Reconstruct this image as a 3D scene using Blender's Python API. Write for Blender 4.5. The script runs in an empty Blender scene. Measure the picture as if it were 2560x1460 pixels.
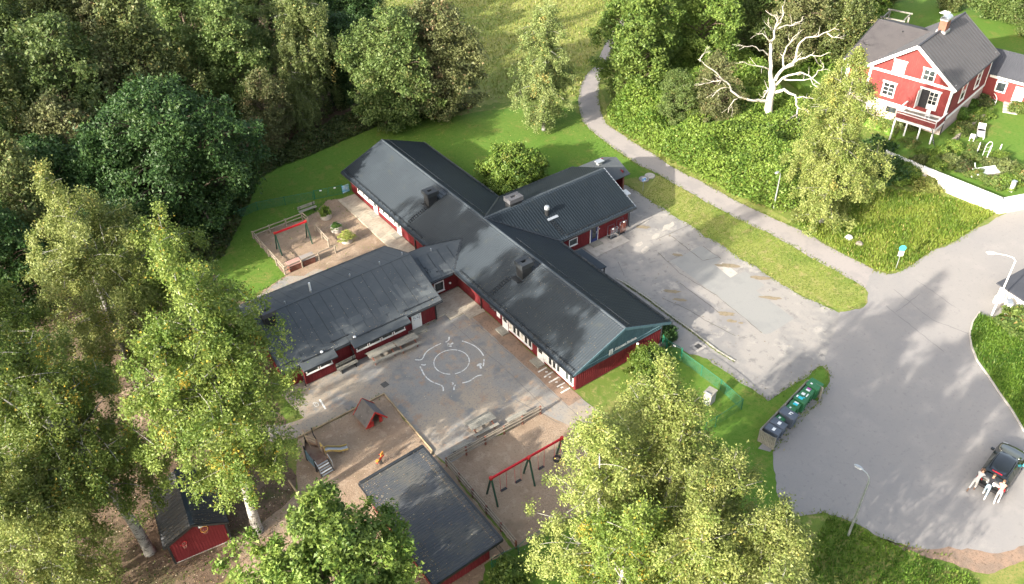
import bpy, bmesh, math, random
import numpy as np
from mathutils import Vector, Matrix

# ------------------------------------------------------------------ camera, sky, sun, exposure
S = bpy.context.scene
COL = S.collection
cam_data = bpy.data.cameras.new('camera')
cam = bpy.data.objects.new('camera', cam_data); COL.objects.link(cam)
PITCH, ROLL, YAW = math.radians(38.649), math.radians(-1.711), math.radians(34.978)
_fw = Vector((math.sin(YAW)*math.cos(PITCH), math.cos(YAW)*math.cos(PITCH), -math.sin(PITCH)))
_rt = Vector((math.cos(YAW), -math.sin(YAW), 0)); _up = _rt.cross(_fw)
_r = _rt*math.cos(ROLL)+_up*math.sin(ROLL); _u = -_rt*math.sin(ROLL)+_up*math.cos(ROLL)
cam.matrix_world = Matrix(((_r.x,_u.x,-_fw.x,-29.227),(_r.y,_u.y,-_fw.y,-34.115),(_r.z,_u.z,-_fw.z,46.318),(0,0,0,1)))
cam_data.sensor_width = 36; cam_data.lens = 29.50
cam_data.clip_start = 0.5; cam_data.clip_end = 2000
S.camera = cam

SUN_EL, SUN_AZ = math.radians(21.5), math.radians(263.8)
w = bpy.data.worlds.new('World'); S.world = w; w.use_nodes = True
nt = w.node_tree
sky = nt.nodes.new('ShaderNodeTexSky'); sky.sky_type = 'NISHITA'; sky.sun_disc = False
sky.sun_elevation = SUN_EL; sky.sun_rotation = SUN_AZ
bg = nt.nodes['Background']; bg.inputs['Strength'].default_value = 0.13
sky.dust_density = 4.0; sky.ozone_density = 0.5
hz = nt.nodes.new('ShaderNodeHueSaturation'); hz.inputs['Saturation'].default_value = 0.62   # thin high cloud greys the blue
nt.links.new(sky.outputs['Color'], hz.inputs['Color']); nt.links.new(hz.outputs['Color'], bg.inputs['Color'])
sd = bpy.data.lights.new('sun', 'SUN'); sd.energy = 3.5; sd.angle = math.radians(0.53); sd.color = (1.0, 0.93, 0.82)
sun = bpy.data.objects.new('sun', sd); COL.objects.link(sun)
_d = Vector((-math.sin(SUN_AZ)*math.cos(SUN_EL), -math.cos(SUN_AZ)*math.cos(SUN_EL), -math.sin(SUN_EL)))
sun.rotation_euler = _d.to_track_quat('-Z', 'Y').to_euler(); sun.location = (-60, -10, 60)
S.view_settings.view_transform = 'Standard'; S.view_settings.look = 'None'
S.view_settings.gamma = 1; S.view_settings.use_curve_mapping = False
S.view_settings.exposure = 2.08
S.render.engine = 'CYCLES'
S.cycles.max_bounces = 6; S.cycles.diffuse_bounces = 3; S.cycles.transparent_max_bounces = 8

# ------------------------------------------------------------------ materials
MATS = {}
def _mix(nt, fac, a, b):
    n = nt.nodes.new('ShaderNodeMix'); n.data_type = 'RGBA'
    for k, v in (('Factor', fac), ('A', a), ('B', b)):
        s = [i for i in n.inputs if i.name == k and (k == 'Factor' and i.type == 'VALUE' or k != 'Factor' and i.type == 'RGBA')][0]
        if isinstance(v, (int, float)): s.default_value = v
        elif isinstance(v, tuple): s.default_value = (*v[:3], 1)
        else: nt.links.new(v, s)
    return [o for o in n.outputs if o.type == 'RGBA'][0]
def _noise(nt, scale, detail=4, rough=0.6, vec=None, stretch=None, obj=False):
    if vec is None:
        if obj: vec = nt.nodes.new('ShaderNodeTexCoord').outputs['Object']
        else: vec = nt.nodes.new('ShaderNodeNewGeometry').outputs['Position']
    if stretch:
        m = nt.nodes.new('ShaderNodeMapping'); m.inputs['Scale'].default_value = stretch[:3]
        if len(stretch) > 3: m.inputs['Rotation'].default_value = (0, 0, stretch[3])
        nt.links.new(vec, m.inputs['Vector']); vec = m.outputs['Vector']
    n = nt.nodes.new('ShaderNodeTexNoise'); n.inputs['Scale'].default_value = scale
    n.inputs['Detail'].default_value = detail; n.inputs['Roughness'].default_value = rough
    nt.links.new(vec, n.inputs['Vector'])
    return n.outputs['Fac']
def _ramp(nt, fac, lo, hi):
    n = nt.nodes.new('ShaderNodeMapRange'); n.inputs['From Min'].default_value = lo; n.inputs['From Max'].default_value = hi
    n.interpolation_type = 'SMOOTHSTEP'
    nt.links.new(fac, n.inputs['Value']); return n.outputs['Result']
def material(name, base, rough=0.8, layers=(), bump=None, metal=0.0, spec=0.3, attr=None):
    """base colour with noise layers (scale, lo, hi, colour, stretch) and an optional noise bump (scale, strength, distance)"""
    if name in MATS: return MATS[name]
    m = bpy.data.materials.new(name); m.use_nodes = True; nt = m.node_tree
    b = nt.nodes['Principled BSDF']
    b.inputs['Roughness'].default_value = rough; b.inputs['Metallic'].default_value = metal
    b.inputs['Specular IOR Level'].default_value = spec
    c = tuple(base)
    for L in layers:
        f = _ramp(nt, _noise(nt, L[0], 5, 0.62, stretch=L[4] if len(L) > 4 else None), L[1], L[2])
        c = _mix(nt, f, c, L[3])
    if attr:
        a = nt.nodes.new('ShaderNodeAttribute'); a.attribute_name = 'tone'
        c = _mix(nt, a.outputs['Fac'], c, attr)
    if isinstance(c, tuple): b.inputs['Base Color'].default_value = (*c, 1)
    else: nt.links.new(c, b.inputs['Base Color'])
    if bump:
        bn = nt.nodes.new('ShaderNodeBump'); bn.inputs['Strength'].default_value = bump[1]; bn.inputs['Distance'].default_value = bump[2]
        nt.links.new(_noise(nt, bump[0], 6, 0.7), bn.inputs['Height']); nt.links.new(bn.outputs['Normal'], b.inputs['Normal'])
    MATS[name] = m; return m
def leaf_material(name, dark, light, accent, acc_at=0.9, trans=0.36):
    m = bpy.data.materials.new(name); m.use_nodes = True; nt = m.node_tree
    for n in list(nt.nodes): nt.nodes.remove(n)
    out = nt.nodes.new('ShaderNodeOutputMaterial')
    a = nt.nodes.new('ShaderNodeAttribute'); a.attribute_name = 'tone'
    oi = nt.nodes.new('ShaderNodeObjectInfo')
    c = _mix(nt, _ramp(nt, a.outputs['Fac'], 0.0, 0.85), dark, light)
    c = _mix(nt, _ramp(nt, a.outputs['Fac'], acc_at, acc_at+0.04), c, accent)
    hs = nt.nodes.new('ShaderNodeHueSaturation'); mr = nt.nodes.new('ShaderNodeMapRange')
    mr.inputs['To Min'].default_value = 0.8; mr.inputs['To Max'].default_value = 1.2
    nt.links.new(oi.outputs['Random'], mr.inputs['Value']); nt.links.new(mr.outputs['Result'], hs.inputs['Value'])
    nt.links.new(c, hs.inputs['Color'])
    p = nt.nodes.new('ShaderNodeBsdfPrincipled'); p.inputs['Roughness'].default_value = 0.55; p.inputs['Specular IOR Level'].default_value = 0.35
    t = nt.nodes.new('ShaderNodeBsdfTranslucent'); mx = nt.nodes.new('ShaderNodeMixShader'); mx.inputs[0].default_value = trans
    nt.links.new(hs.outputs['Color'], p.inputs['Base Color']); nt.links.new(hs.outputs['Color'], t.inputs['Color'])
    nt.links.new(p.outputs[0], mx.inputs[1]); nt.links.new(t.outputs[0], mx.inputs[2]); nt.links.new(mx.outputs[0], out.inputs['Surface'])
    MATS[name] = m; return m

M_GROUND = material('ground_grass', (0.11,0.155,0.024), 0.95, [(0.09,0.42,0.62,(0.18,0.175,0.05)), (0.35,0.45,0.62,(0.085,0.14,0.018)), (1.6,0.5,0.68,(0.22,0.20,0.07)), (7,0.45,0.7,(0.09,0.14,0.02))], (9,0.4,0.08))
M_LAWN = material('mown_lawn', (0.082,0.155,0.018), 0.95, [(0.12,0.42,0.62,(0.10,0.155,0.02)), (0.5,0.52,0.68,(0.15,0.16,0.035)), (1.4,0.5,0.66,(0.085,0.15,0.016),(1,.25,1)), (3.0,0.45,0.65,(0.06,0.135,0.01)), (12,0.45,0.7,(0.062,0.13,0.012))], (16,0.35,0.04))
M_MEADOW = material('meadow_grass', (0.17,0.205,0.042), 0.95, [(0.08,0.42,0.58,(0.22,0.225,0.06)), (0.3,0.5,0.66,(0.13,0.18,0.03)), (1.2,0.5,0.68,(0.27,0.235,0.09)), (5,0.5,0.7,(0.10,0.12,0.03))], (5,0.4,0.12))
M_SOIL = material('forest_soil', (0.10,0.068,0.046), 0.97, [(0.2,0.5,0.66,(0.06,0.07,0.022)), (0.7,0.45,0.62,(0.15,0.105,0.072)), (4,0.5,0.68,(0.06,0.036,0.022)), (14,0.55,0.7,(0.16,0.10,0.055))], (10,0.8,0.06))
M_SAND = material('play_sand', (0.27,0.198,0.137), 0.96, [(0.25,0.45,0.65,(0.23,0.16,0.11)), (1.3,0.5,0.68,(0.32,0.245,0.175)), (0.5,0.54,0.68,(0.21,0.155,0.105)), (6,0.55,0.72,(0.18,0.128,0.087)), (22,0.6,0.7,(0.12,0.085,0.055))], (7,0.9,0.09))
M_YARD = material('yard_asphalt', (0.225,0.214,0.195), 0.93, [(0.16,0.44,0.6,(0.29,0.242,0.185)), (0.6,0.5,0.66,(0.165,0.165,0.16)), (1.1,0.52,0.66,(0.29,0.225,0.165)), (0.8,0.56,0.7,(0.27,0.19,0.135)), (8,0.5,0.7,(0.165,0.16,0.15))], (30,0.4,0.02))
M_ROAD = material('road_asphalt', (0.235,0.22,0.205), 0.92, [(0.1,0.42,0.66,(0.215,0.204,0.195)), (0.5,0.5,0.72,(0.252,0.235,0.218)), (3,0.55,0.7,(0.20,0.187,0.178)), (40,0.55,0.7,(0.15,0.145,0.14))], (45,0.4,0.02))
M_PARK = material('parking_asphalt', (0.245,0.228,0.207), 0.93, [(0.22,0.45,0.6,(0.185,0.178,0.17)), (0.45,0.54,0.68,(0.30,0.278,0.246)), (1.4,0.55,0.68,(0.165,0.155,0.145)), (2.4,0.64,0.7,(0.15,0.12,0.075)), (30,0.55,0.7,(0.17,0.16,0.15))], (30,0.5,0.025))
M_PATH = material('path_asphalt', (0.26,0.235,0.218), 0.92, [(0.4,0.5,0.66,(0.225,0.206,0.195)), (5,0.55,0.7,(0.21,0.195,0.185))], (40,0.4,0.02))
M_PATCH = material('asphalt_patch', (0.215,0.213,0.20), 0.9, [(0.5,0.5,0.66,(0.195,0.194,0.184)), (9,0.55,0.7,(0.185,0.187,0.183))], (40,0.3,0.015))
M_DIRT = material('gravel_dirt', (0.25,0.17,0.12), 0.96, [(0.8,0.45,0.62,(0.19,0.14,0.105)), (6,0.5,0.7,(0.14,0.10,0.07))], (12,0.8,0.05))
M_PAINT = material('road_paint', (0.62,0.62,0.58), 0.8, [(5,0.5,0.62,(0.33,0.31,0.28)), (1.6,0.55,0.66,(0.40,0.37,0.32))])
M_CONC = material('concrete', (0.36,0.33,0.29), 0.9, [(2,0.5,0.66,(0.27,0.25,0.22)), (14,0.5,0.7,(0.30,0.28,0.25))], (20,0.4,0.02))
M_ROOF = material('roof_metal', (0.0145,0.0215,0.029), 0.58, [(0.25,0.45,0.62,(0.019,0.027,0.035)), (3,0.55,0.7,(0.011,0.017,0.023)), (0.9,0.6,0.72,(0.024,0.029,0.03))], None, 0.0, 0.28)
M_ROOFDK = material('roof_trim', (0.02,0.023,0.026), 0.5, [(2,0.5,0.7,(0.03,0.033,0.036))], None, 0, 0.4)
M_FELT = material('roofing_felt', (0.066,0.075,0.081), 0.92, [(0.35,0.45,0.62,(0.058,0.067,0.073)), (1.8,0.5,0.66,(0.074,0.082,0.086)), (20,0.5,0.7,(0.06,0.068,0.072))], (30,0.3,0.01))
M_FELT2 = material('felt_patch', (0.082,0.091,0.095), 0.88, [(1.5,0.5,0.66,(0.10,0.11,0.11))], (30,0.3,0.01))
M_TARP = material('shed_roof_sheet', (0.05,0.055,0.062), 0.55, [(0.5,0.45,0.62,(0.075,0.075,0.07)), (2.6,0.55,0.7,(0.035,0.04,0.045)), (18,0.62,0.7,(0.12,0.11,0.09))], None, 0, 0.4)
M_RED = material('falu_red_boards', (0.135,0.015,0.018), 0.88, [(0.6,0.45,0.65,(0.11,0.012,0.015)), (6,0.5,0.7,(0.16,0.024,0.024),(1,1,0.15)), (1.1,0.62,0.74,(0.125,0.032,0.03),(1,1,0.3))])
M_REDHOUSE = material('house_red_boards', (0.185,0.036,0.033), 0.92, [(0.5,0.45,0.65,(0.155,0.029,0.027)), (5,0.5,0.7,(0.205,0.045,0.04),(1,1,0.2))])
M_BLUE = material('blue_gable_boards', (0.06,0.115,0.135), 0.8, [(1.5,0.45,0.65,(0.05,0.095,0.115)), (6,0.55,0.7,(0.085,0.14,0.155),(1,1,0.15))])
M_WHITE = material('white_paint', (0.66,0.65,0.62), 0.7, [(1.2,0.5,0.7,(0.56,0.54,0.5))])
M_GLASS = material('window_glass', (0.02,0.024,0.026), 0.06, [(0.9,0.45,0.6,(0.05,0.06,0.06))], None, 0, 0.8)
M_BLIND = material('window_blind', (0.55,0.50,0.42), 0.7, [(1.3,0.45,0.6,(0.30,0.30,0.28))])
M_NAVY = material('navy_door', (0.02,0.03,0.11), 0.5, [(1.5,0.5,0.7,(0.026,0.036,0.12))])
M_DECK = material('deck_timber', (0.40,0.355,0.28), 0.85, [(0.8,0.45,0.65,(0.32,0.28,0.22)), (7,0.5,0.7,(0.20,0.165,0.12),(0.3,2,1))], (20,0.4,0.01))
M_GREYWOOD = material('weathered_wood', (0.25,0.235,0.195), 0.88, [(1.4,0.45,0.65,(0.19,0.18,0.15)), (9,0.5,0.7,(0.15,0.14,0.115)), (2.2,0.6,0.7,(0.20,0.21,0.16))], (20,0.5,0.01))
M_RAILWOOD = material('rail_wood', (0.30,0.255,0.195), 0.85, [(2,0.45,0.65,(0.235,0.20,0.155)), (9,0.5,0.7,(0.19,0.16,0.12))], (20,0.4,0.01))
M_POSTRED = material('post_redbrown', (0.17,0.065,0.045), 0.85, [(3,0.45,0.65,(0.20,0.10,0.07))])
M_LOG = material('log_timber', (0.34,0.26,0.155), 0.85, [(2,0.45,0.65,(0.26,0.19,0.115))], (16,0.5,0.01))
M_PLAYRED = material('playhouse_red', (0.36,0.022,0.02), 0.6, [(3,0.5,0.7,(0.42,0.06,0.045))])
M_SWINGRED = material('swing_red', (0.42,0.01,0.018), 0.4, [(2,0.5,0.7,(0.36,0.01,0.016))])
M_SWINGGREEN = material('swing_green', (0.012,0.05,0.032), 0.5, [(2,0.5,0.7,(0.02,0.065,0.045))])
M_RUBBER = material('black_rubber', (0.02,0.02,0.022), 0.7, [(3,0.5,0.7,(0.035,0.035,0.037))])
M_STEEL = material('galvanised_steel', (0.42,0.44,0.45), 0.42, [(3,0.45,0.65,(0.34,0.36,0.37))], None, 0.6, 0.5)
M_FENCEGREEN = material('fence_green', (0.012,0.13,0.075), 0.5, [(2,0.45,0.65,(0.015,0.10,0.06))])
M_BINGREEN = material('bin_green', (0.028,0.13,0.052), 0.45, [(2,0.45,0.65,(0.035,0.15,0.065))])
M_BINGREY = material('bin_grey', (0.085,0.10,0.125), 0.5, [(2,0.45,0.65,(0.07,0.085,0.105))])
M_LABELW = material('label_white', (0.72,0.72,0.70), 0.5, [(4,0.5,0.7,(0.6,0.6,0.58))])
M_LABELC = material('label_cyan', (0.03,0.42,0.52), 0.5, [(4,0.5,0.7,(0.05,0.48,0.56))])
M_LABELM = material('label_magenta', (0.35,0.05,0.28), 0.5, [(4,0.5,0.7,(0.28,0.05,0.25))])
M_SIGNBLUE = material('sign_blue', (0.015,0.16,0.45), 0.4, [(3,0.5,0.7,(0.02,0.18,0.48))])
M_CYANSIGNGLINT = material('cyan_sign_mirror_glint', (0.05,0.45,0.55), 0.4, [(3,0.5,0.7,(0.06,0.5,0.58))])
M_YELLOW = material('slide_yellow', (0.42,0.30,0.10), 0.5, [(2,0.45,0.65,(0.36,0.26,0.10))])
M_ORANGE = material('spring_orange', (0.55,0.22,0.04), 0.5, [(2,0.45,0.65,(0.5,0.28,0.05))])
M_SHIPBLUE = material('ship_blue', (0.07,0.12,0.155), 0.6, [(2,0.45,0.65,(0.05,0.09,0.12))])
M_SHIPWOOD = material('ship_wood', (0.22,0.15,0.105), 0.8, [(2,0.45,0.65,(0.16,0.09,0.065))])
M_BARK_BIRCH = material('birch_bark', (0.33,0.315,0.285), 0.88, [(2.2,0.52,0.62,(0.07,0.06,0.05),(1,1,3)), (8,0.5,0.7,(0.23,0.215,0.195)), (0.5,0.55,0.68,(0.11,0.095,0.085)), (5,0.56,0.64,(0.05,0.045,0.04),(1,1,2))], (20,0.5,0.01))
M_BARK = material('brown_bark', (0.12,0.09,0.065), 0.9, [(3,0.45,0.65,(0.07,0.052,0.038),(1,1,0.3))], (16,0.7,0.02))
M_DEADWOOD = material('bleached_wood', (0.43,0.395,0.33), 0.85, [(1.2,0.5,0.68,(0.38,0.35,0.30)), (6,0.54,0.68,(0.26,0.23,0.19))], (12,0.5,0.02))
M_BRICK = material('chimney_brick', (0.20,0.08,0.052), 0.9, [(4,0.45,0.65,(0.155,0.06,0.042)), (12,0.5,0.7,(0.24,0.12,0.085))])
M_HROOF = material('house_roof_metal', (0.085,0.078,0.076), 0.7, [(0.5,0.45,0.65,(0.072,0.067,0.066)), (5,0.55,0.7,(0.095,0.088,0.083))])
M_HTILE = material('house_roof_tile', (0.072,0.066,0.066), 0.75, [(0.8,0.45,0.65,(0.06,0.055,0.056)), (5,0.55,0.7,(0.085,0.077,0.075))])
M_HDARK = material('dark_roof_tile', (0.045,0.047,0.054), 0.7, [(0.8,0.45,0.65,(0.05,0.052,0.06))])
M_ZINC = material('zinc_cowl', (0.45,0.46,0.47), 0.35, [(2,0.45,0.65,(0.38,0.39,0.40))], None, 0.7, 0.5)
M_PLASTER = material('whitewashed_wall', (0.66,0.62,0.56), 0.85, [(0.8,0.5,0.68,(0.58,0.53,0.46)), (0.5,0.6,0.72,(0.52,0.46,0.38),(1,1,0.6))], (14,0.4,0.01))
M_STONE = material('field_stone', (0.20,0.175,0.14), 0.9, [(3,0.45,0.65,(0.13,0.115,0.085))], (6,0.8,0.05))
M_CARPAINT = material('car_black', (0.006,0.008,0.008), 0.12, [(1,0.5,0.7,(0.008,0.010,0.010))], None, 0, 0.8)
M_CARROOF = material('car_roof_dark', (0.012,0.016,0.024), 0.16, [(1,0.5,0.7,(0.014,0.019,0.028))], None, 0, 0.8)
M_REDLIGHT = material('tail_light_red', (0.45,0.01,0.02), 0.2, [(3,0.5,0.7,(0.38,0.01,0.02))], None, 0, 0.6)
M_BLACKIRON = material('black_iron', (0.018,0.019,0.02), 0.55, [(3,0.5,0.7,(0.03,0.03,0.032))])
M_SKIN = material('skin', (0.48,0.26,0.17), 0.6, [(6,0.5,0.7,(0.42,0.22,0.14))])
M_HAIR = material('brown_hair', (0.10,0.055,0.03), 0.6, [(9,0.5,0.7,(0.07,0.04,0.02))])
M_CLWHITE = material('cloth_white', (0.40,0.385,0.36), 0.9, [(4,0.5,0.7,(0.30,0.285,0.27))])
M_CLBLUE = material('cloth_pale_blue', (0.27,0.36,0.42), 0.9, [(4,0.5,0.7,(0.22,0.30,0.36))])
M_CLDARK = material('cloth_dark', (0.03,0.03,0.034), 0.9, [(4,0.5,0.7,(0.045,0.045,0.05))])
M_CLTAN = material('cloth_tan_stripe', (0.42,0.27,0.21), 0.9, [(18,0.45,0.6,(0.32,0.19,0.15),(0.2,0.2,1))])
M_SHOE = material('shoe_brown', (0.10,0.06,0.04), 0.7, [(6,0.5,0.7,(0.14,0.09,0.06))])
M_TERRA = material('terracotta', (0.40,0.17,0.09), 0.8, [(3,0.5,0.7,(0.34,0.14,0.08))])
M_FLOWER = material('pale_flower', (0.62,0.50,0.55), 0.8, [(3,0.5,0.7,(0.55,0.36,0.42))])
M_BLUEBANNER = material('banner_blue', (0.12,0.38,0.62), 0.7, [(1.6,0.4,0.6,(0.5,0.62,0.70),(1,1,4)), (4,0.5,0.7,(0.2,0.45,0.66))])
M_POSTER = material('printed_paper', (0.62,0.64,0.64), 0.7, [(2.2,0.5,0.6,(0.12,0.14,0.15),(3,3,3)), (1.6,0.58,0.66,(0.35,0.42,0.45))])

L_BIRCH = leaf_material('birch_leaves', (0.072,0.125,0.016), (0.195,0.245,0.052), (0.36,0.27,0.035), 0.93)
L_BIRCHY = leaf_material('birch_leaves_yellowing', (0.105,0.15,0.024), (0.27,0.295,0.09), (0.36,0.31,0.08), 0.94)
L_BIRCHG = leaf_material('birch_leaves_grey_green', (0.09,0.13,0.032), (0.21,0.245,0.085), (0.33,0.27,0.08), 0.93)
L_MAPLE = leaf_material('maple_leaves', (0.062,0.118,0.017), (0.175,0.24,0.048), (0.25,0.27,0.06), 0.96)
L_DARK = leaf_material('dark_leaves', (0.026,0.066,0.016), (0.06,0.12,0.028), (0.085,0.13,0.025), 0.95)
L_ALDER = leaf_material('alder_leaves', (0.066,0.112,0.024), (0.145,0.195,0.055), (0.24,0.21,0.07), 0.95)
L_ALDERB = leaf_material('alder_leaves_brown', (0.088,0.105,0.034), (0.17,0.18,0.07), (0.21,0.15,0.07), 0.9)
L_OLIVE = leaf_material('olive_leaves', (0.070,0.098,0.026), (0.165,0.195,0.062), (0.22,0.18,0.06), 0.94)
L_HEDGE = leaf_material('thicket_leaves', (0.07,0.135,0.017), (0.18,0.25,0.042), (0.26,0.24,0.06), 0.95)
L_BRUSH = leaf_material('brush_leaves', (0.035,0.055,0.016), (0.085,0.11,0.03), (0.14,0.09,0.045), 0.86)
L_GRASS = leaf_material('grass_blades', (0.10,0.165,0.018), (0.20,0.25,0.04), (0.34,0.29,0.09), 0.9)
L_GRASSG = leaf_material('lush_grass_blades', (0.045,0.10,0.010), (0.10,0.17,0.02), (0.16,0.19,0.04), 0.94)
L_HAY = leaf_material('dry_grass_blades', (0.17,0.215,0.04), (0.28,0.295,0.075), (0.42,0.35,0.13), 0.9)
L_BOX = leaf_material('boxwood_leaves', (0.035,0.085,0.012), (0.07,0.13,0.02), (0.09,0.15,0.03), 0.95)
L_GARDEN = leaf_material('garden_leaves', (0.06,0.105,0.02), (0.16,0.21,0.05), (0.42,0.20,0.10), 0.95)
L_LITTER = leaf_material('leaf_litter', (0.22,0.13,0.06), (0.38,0.28,0.15), (0.55,0.48,0.33), 0.8, 0.1)

# ------------------------------------------------------------------ mesh builder
class MB:
    """collects shapes; build() links them as ONE mesh object"""
    def __init__(s): s.v=[]; s.f=[]; s.m=[]; s.xf=None
    def add(s, vs, fs, m=0):
        k=len(s.v)
        s.v += [tuple(s.xf @ Vector(p)) for p in vs] if s.xf is not None else [tuple(p) for p in vs]
        s.f += [tuple(i+k for i in f) for f in fs]; s.m += [m]*len(fs); return s
    def box(s, c, d, rz=0, m=0, taper=1.0):
        x,y,z=d[0]/2,d[1]/2,d[2]/2; ca,sa=math.cos(rz),math.sin(rz); vs=[]
        for k,(a,b,e) in enumerate([(-x,-y,-z),(x,-y,-z),(x,y,-z),(-x,y,-z),(-x,-y,z),(x,-y,z),(x,y,z),(-x,y,z)]):
            if k>3: a*=taper; b*=taper
            vs.append((c[0]+a*ca-b*sa, c[1]+a*sa+b*ca, c[2]+e))
        return s.add(vs,[(3,2,1,0),(4,5,6,7),(0,1,5,4),(1,2,6,5),(2,3,7,6),(3,0,4,7)],m)
    def b2(s, x0,x1,y0,y1,z0,z1,m=0): return s.box(((x0+x1)/2,(y0+y1)/2,(z0+z1)/2),(x1-x0,y1-y0,z1-z0),0,m)
    def bar(s, p, q, wd, ht, m=0, upv=(0,0,1)):
        p=Vector(p); q=Vector(q); d=(q-p).normalized(); u=Vector(upv)
        if abs(d.dot(u))>0.98: u=Vector((1,0,0))
        a=d.cross(u).normalized()*wd/2; b=a.cross(d).normalized()*ht/2
        vs=[p-a-b,p+a-b,p+a+b,p-a+b,q-a-b,q+a-b,q+a+b,q-a+b]
        return s.add(vs,[(3,2,1,0),(4,5,6,7),(0,1,5,4),(1,2,6,5),(2,3,7,6),(3,0,4,7)],m)
    def tube(s, pts, rad, n=8, m=0, cap=True):
        pts=[Vector(p) for p in pts]
        if isinstance(rad,(int,float)): rad=[rad]*len(pts)
        vs=[]; fs=[]; prev=None
        for i,p in enumerate(pts):
            d=(pts[min(i+1,len(pts)-1)]-pts[max(i-1,0)]).normalized()
            u=prev if prev is not None else (Vector((0,0,1)) if abs(d.z)<0.9 else Vector((1,0,0)))
            a=d.cross(u); a=a.normalized() if a.length>1e-6 else Vector((1,0,0)); b=a.cross(d).normalized(); prev=b
            for k in range(n):
                t=2*math.pi*k/n; vs.append(p+a*(rad[i]*math.cos(t))+b*(rad[i]*math.sin(t)))
        for i in range(len(pts)-1):
            for k in range(n):
                fs.append((i*n+k,i*n+(k+1)%n,(i+1)*n+(k+1)%n,(i+1)*n+k))
        if cap: fs.append(tuple(range(n-1,-1,-1))); fs.append(tuple((len(pts)-1)*n+k for k in range(n)))
        return s.add(vs,fs,m)
    def cyl(s, c, r, h, n=16, m=0, r2=None): return s.tube([c,(c[0],c[1],c[2]+h)],[r,r if r2 is None else r2],n,m)
    def lathe(s, c, prof, n=20, m=0):
        vs=[];fs=[]
        for r,z in prof:
            for k in range(n):
                t=2*math.pi*k/n; vs.append((c[0]+r*math.cos(t),c[1]+r*math.sin(t),c[2]+z))
        for i in range(len(prof)-1):
            for k in range(n): fs.append((i*n+k,i*n+(k+1)%n,(i+1)*n+(k+1)%n,(i+1)*n+k))
        fs.append(tuple((len(prof)-1)*n+k for k in range(n))); fs.append(tuple(range(n-1,-1,-1)))
        return s.add(vs,fs,m)
    def prism(s, poly, z0, z1, m=0):
        n=len(poly); vs=[(x,y,z0) for x,y in poly]+[(x,y,z1) for x,y in poly]
        return s.add(vs,[tuple(range(n-1,-1,-1)),tuple(range(n,2*n))]+[(i,(i+1)%n,n+(i+1)%n,n+i) for i in range(n)],m)
    def slab(s, quad, t, m=0):
        """a plate: four corner points of its top, thickness t downwards along its normal"""
        q=[Vector(p) for p in quad]; n=(q[1]-q[0]).cross(q[3]-q[0]).normalized()
        if n.z<0: n=-n
        vs=q+[p-n*t for p in q]
        return s.add(vs,[(0,1,2,3),(7,6,5,4)]+[(i,i+4,(i+1)%4+4,(i+1)%4) for i in range(4)],m)
    def mesh(s, name, mats, smooth=False):
        me=bpy.data.meshes.new(name); me.from_pydata(s.v,[],s.f)
        for x in (mats if isinstance(mats,(list,tuple)) else [mats]): me.materials.append(x)
        if any(s.m): me.polygons.foreach_set('material_index',s.m)
        bm=bmesh.new(); bm.from_mesh(me); bmesh.ops.recalc_face_normals(bm,faces=bm.faces); bm.to_mesh(me); bm.free()
        if smooth: me.polygons.foreach_set('use_smooth',[True]*len(me.polygons))
        return me
    def build(s, name, mats, parent=None, loc=(0,0,0), rz=0, smooth=False):
        return link(name, s.mesh(name,mats,smooth), parent, loc, rz)
def link(name, me, parent=None, loc=(0,0,0), rz=0):
    o=bpy.data.objects.new(name, me); COL.objects.link(o); o.parent=parent; o.location=loc; o.rotation_euler=(0,0,rz); return o
def tag(o, label=None, cat=None, group=None, kind=None):
    for k,v in (('label',label),('category',cat),('group',group),('kind',kind)):
        if v: o[k]=v
    return o
def thing(name, loc, label, cat, group=None, rz=0):
    o=bpy.data.objects.new(name,None); COL.objects.link(o); o.empty_display_size=0.3
    o.location=loc if len(loc)==3 else (loc[0],loc[1],0); o.rotation_euler=(0,0,rz); return tag(o,label,cat,group)
def kids(o): return [c for c in bpy.data.objects if c.parent==o]
def copy_tree(root, loc, rz=0, label=None, scale=None):
    r=root.copy(); COL.objects.link(r); r.location=loc if len(loc)==3 else (loc[0],loc[1],0); r.rotation_euler=(0,0,rz)
    if label: r['label']=label
    if scale: r.scale=(scale,scale,scale) if isinstance(scale,(int,float)) else scale
    for c in root.children:
        d=c.copy(); COL.objects.link(d); d.parent=r
        for g in c.children:
            e=g.copy(); COL.objects.link(e); e.parent=d
    return r
def np_mesh(name, V, F, mats, tone=None, smooth=False):
    """mesh from numpy arrays; F is (n,4) or (n,3)"""
    V=np.asarray(V,np.float32); F=np.asarray(F,np.int32); me=bpy.data.meshes.new(name); n,k=F.shape
    me.vertices.add(len(V)); me.vertices.foreach_set('co',V.ravel())
    me.loops.add(n*k); me.loops.foreach_set('vertex_index',F.ravel())
    me.polygons.add(n); me.polygons.foreach_set('loop_start',np.arange(0,n*k,k,dtype=np.int32))
    if smooth: me.polygons.foreach_set('use_smooth',np.ones(n,bool))
    for x in (mats if isinstance(mats,(list,tuple)) else [mats]): me.materials.append(x)
    me.update(calc_edges=True)
    if tone is not None:
        a=me.attributes.new('tone','FLOAT','FACE'); a.data.foreach_set('value',np.asarray(tone,np.float32))
    return me

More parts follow.
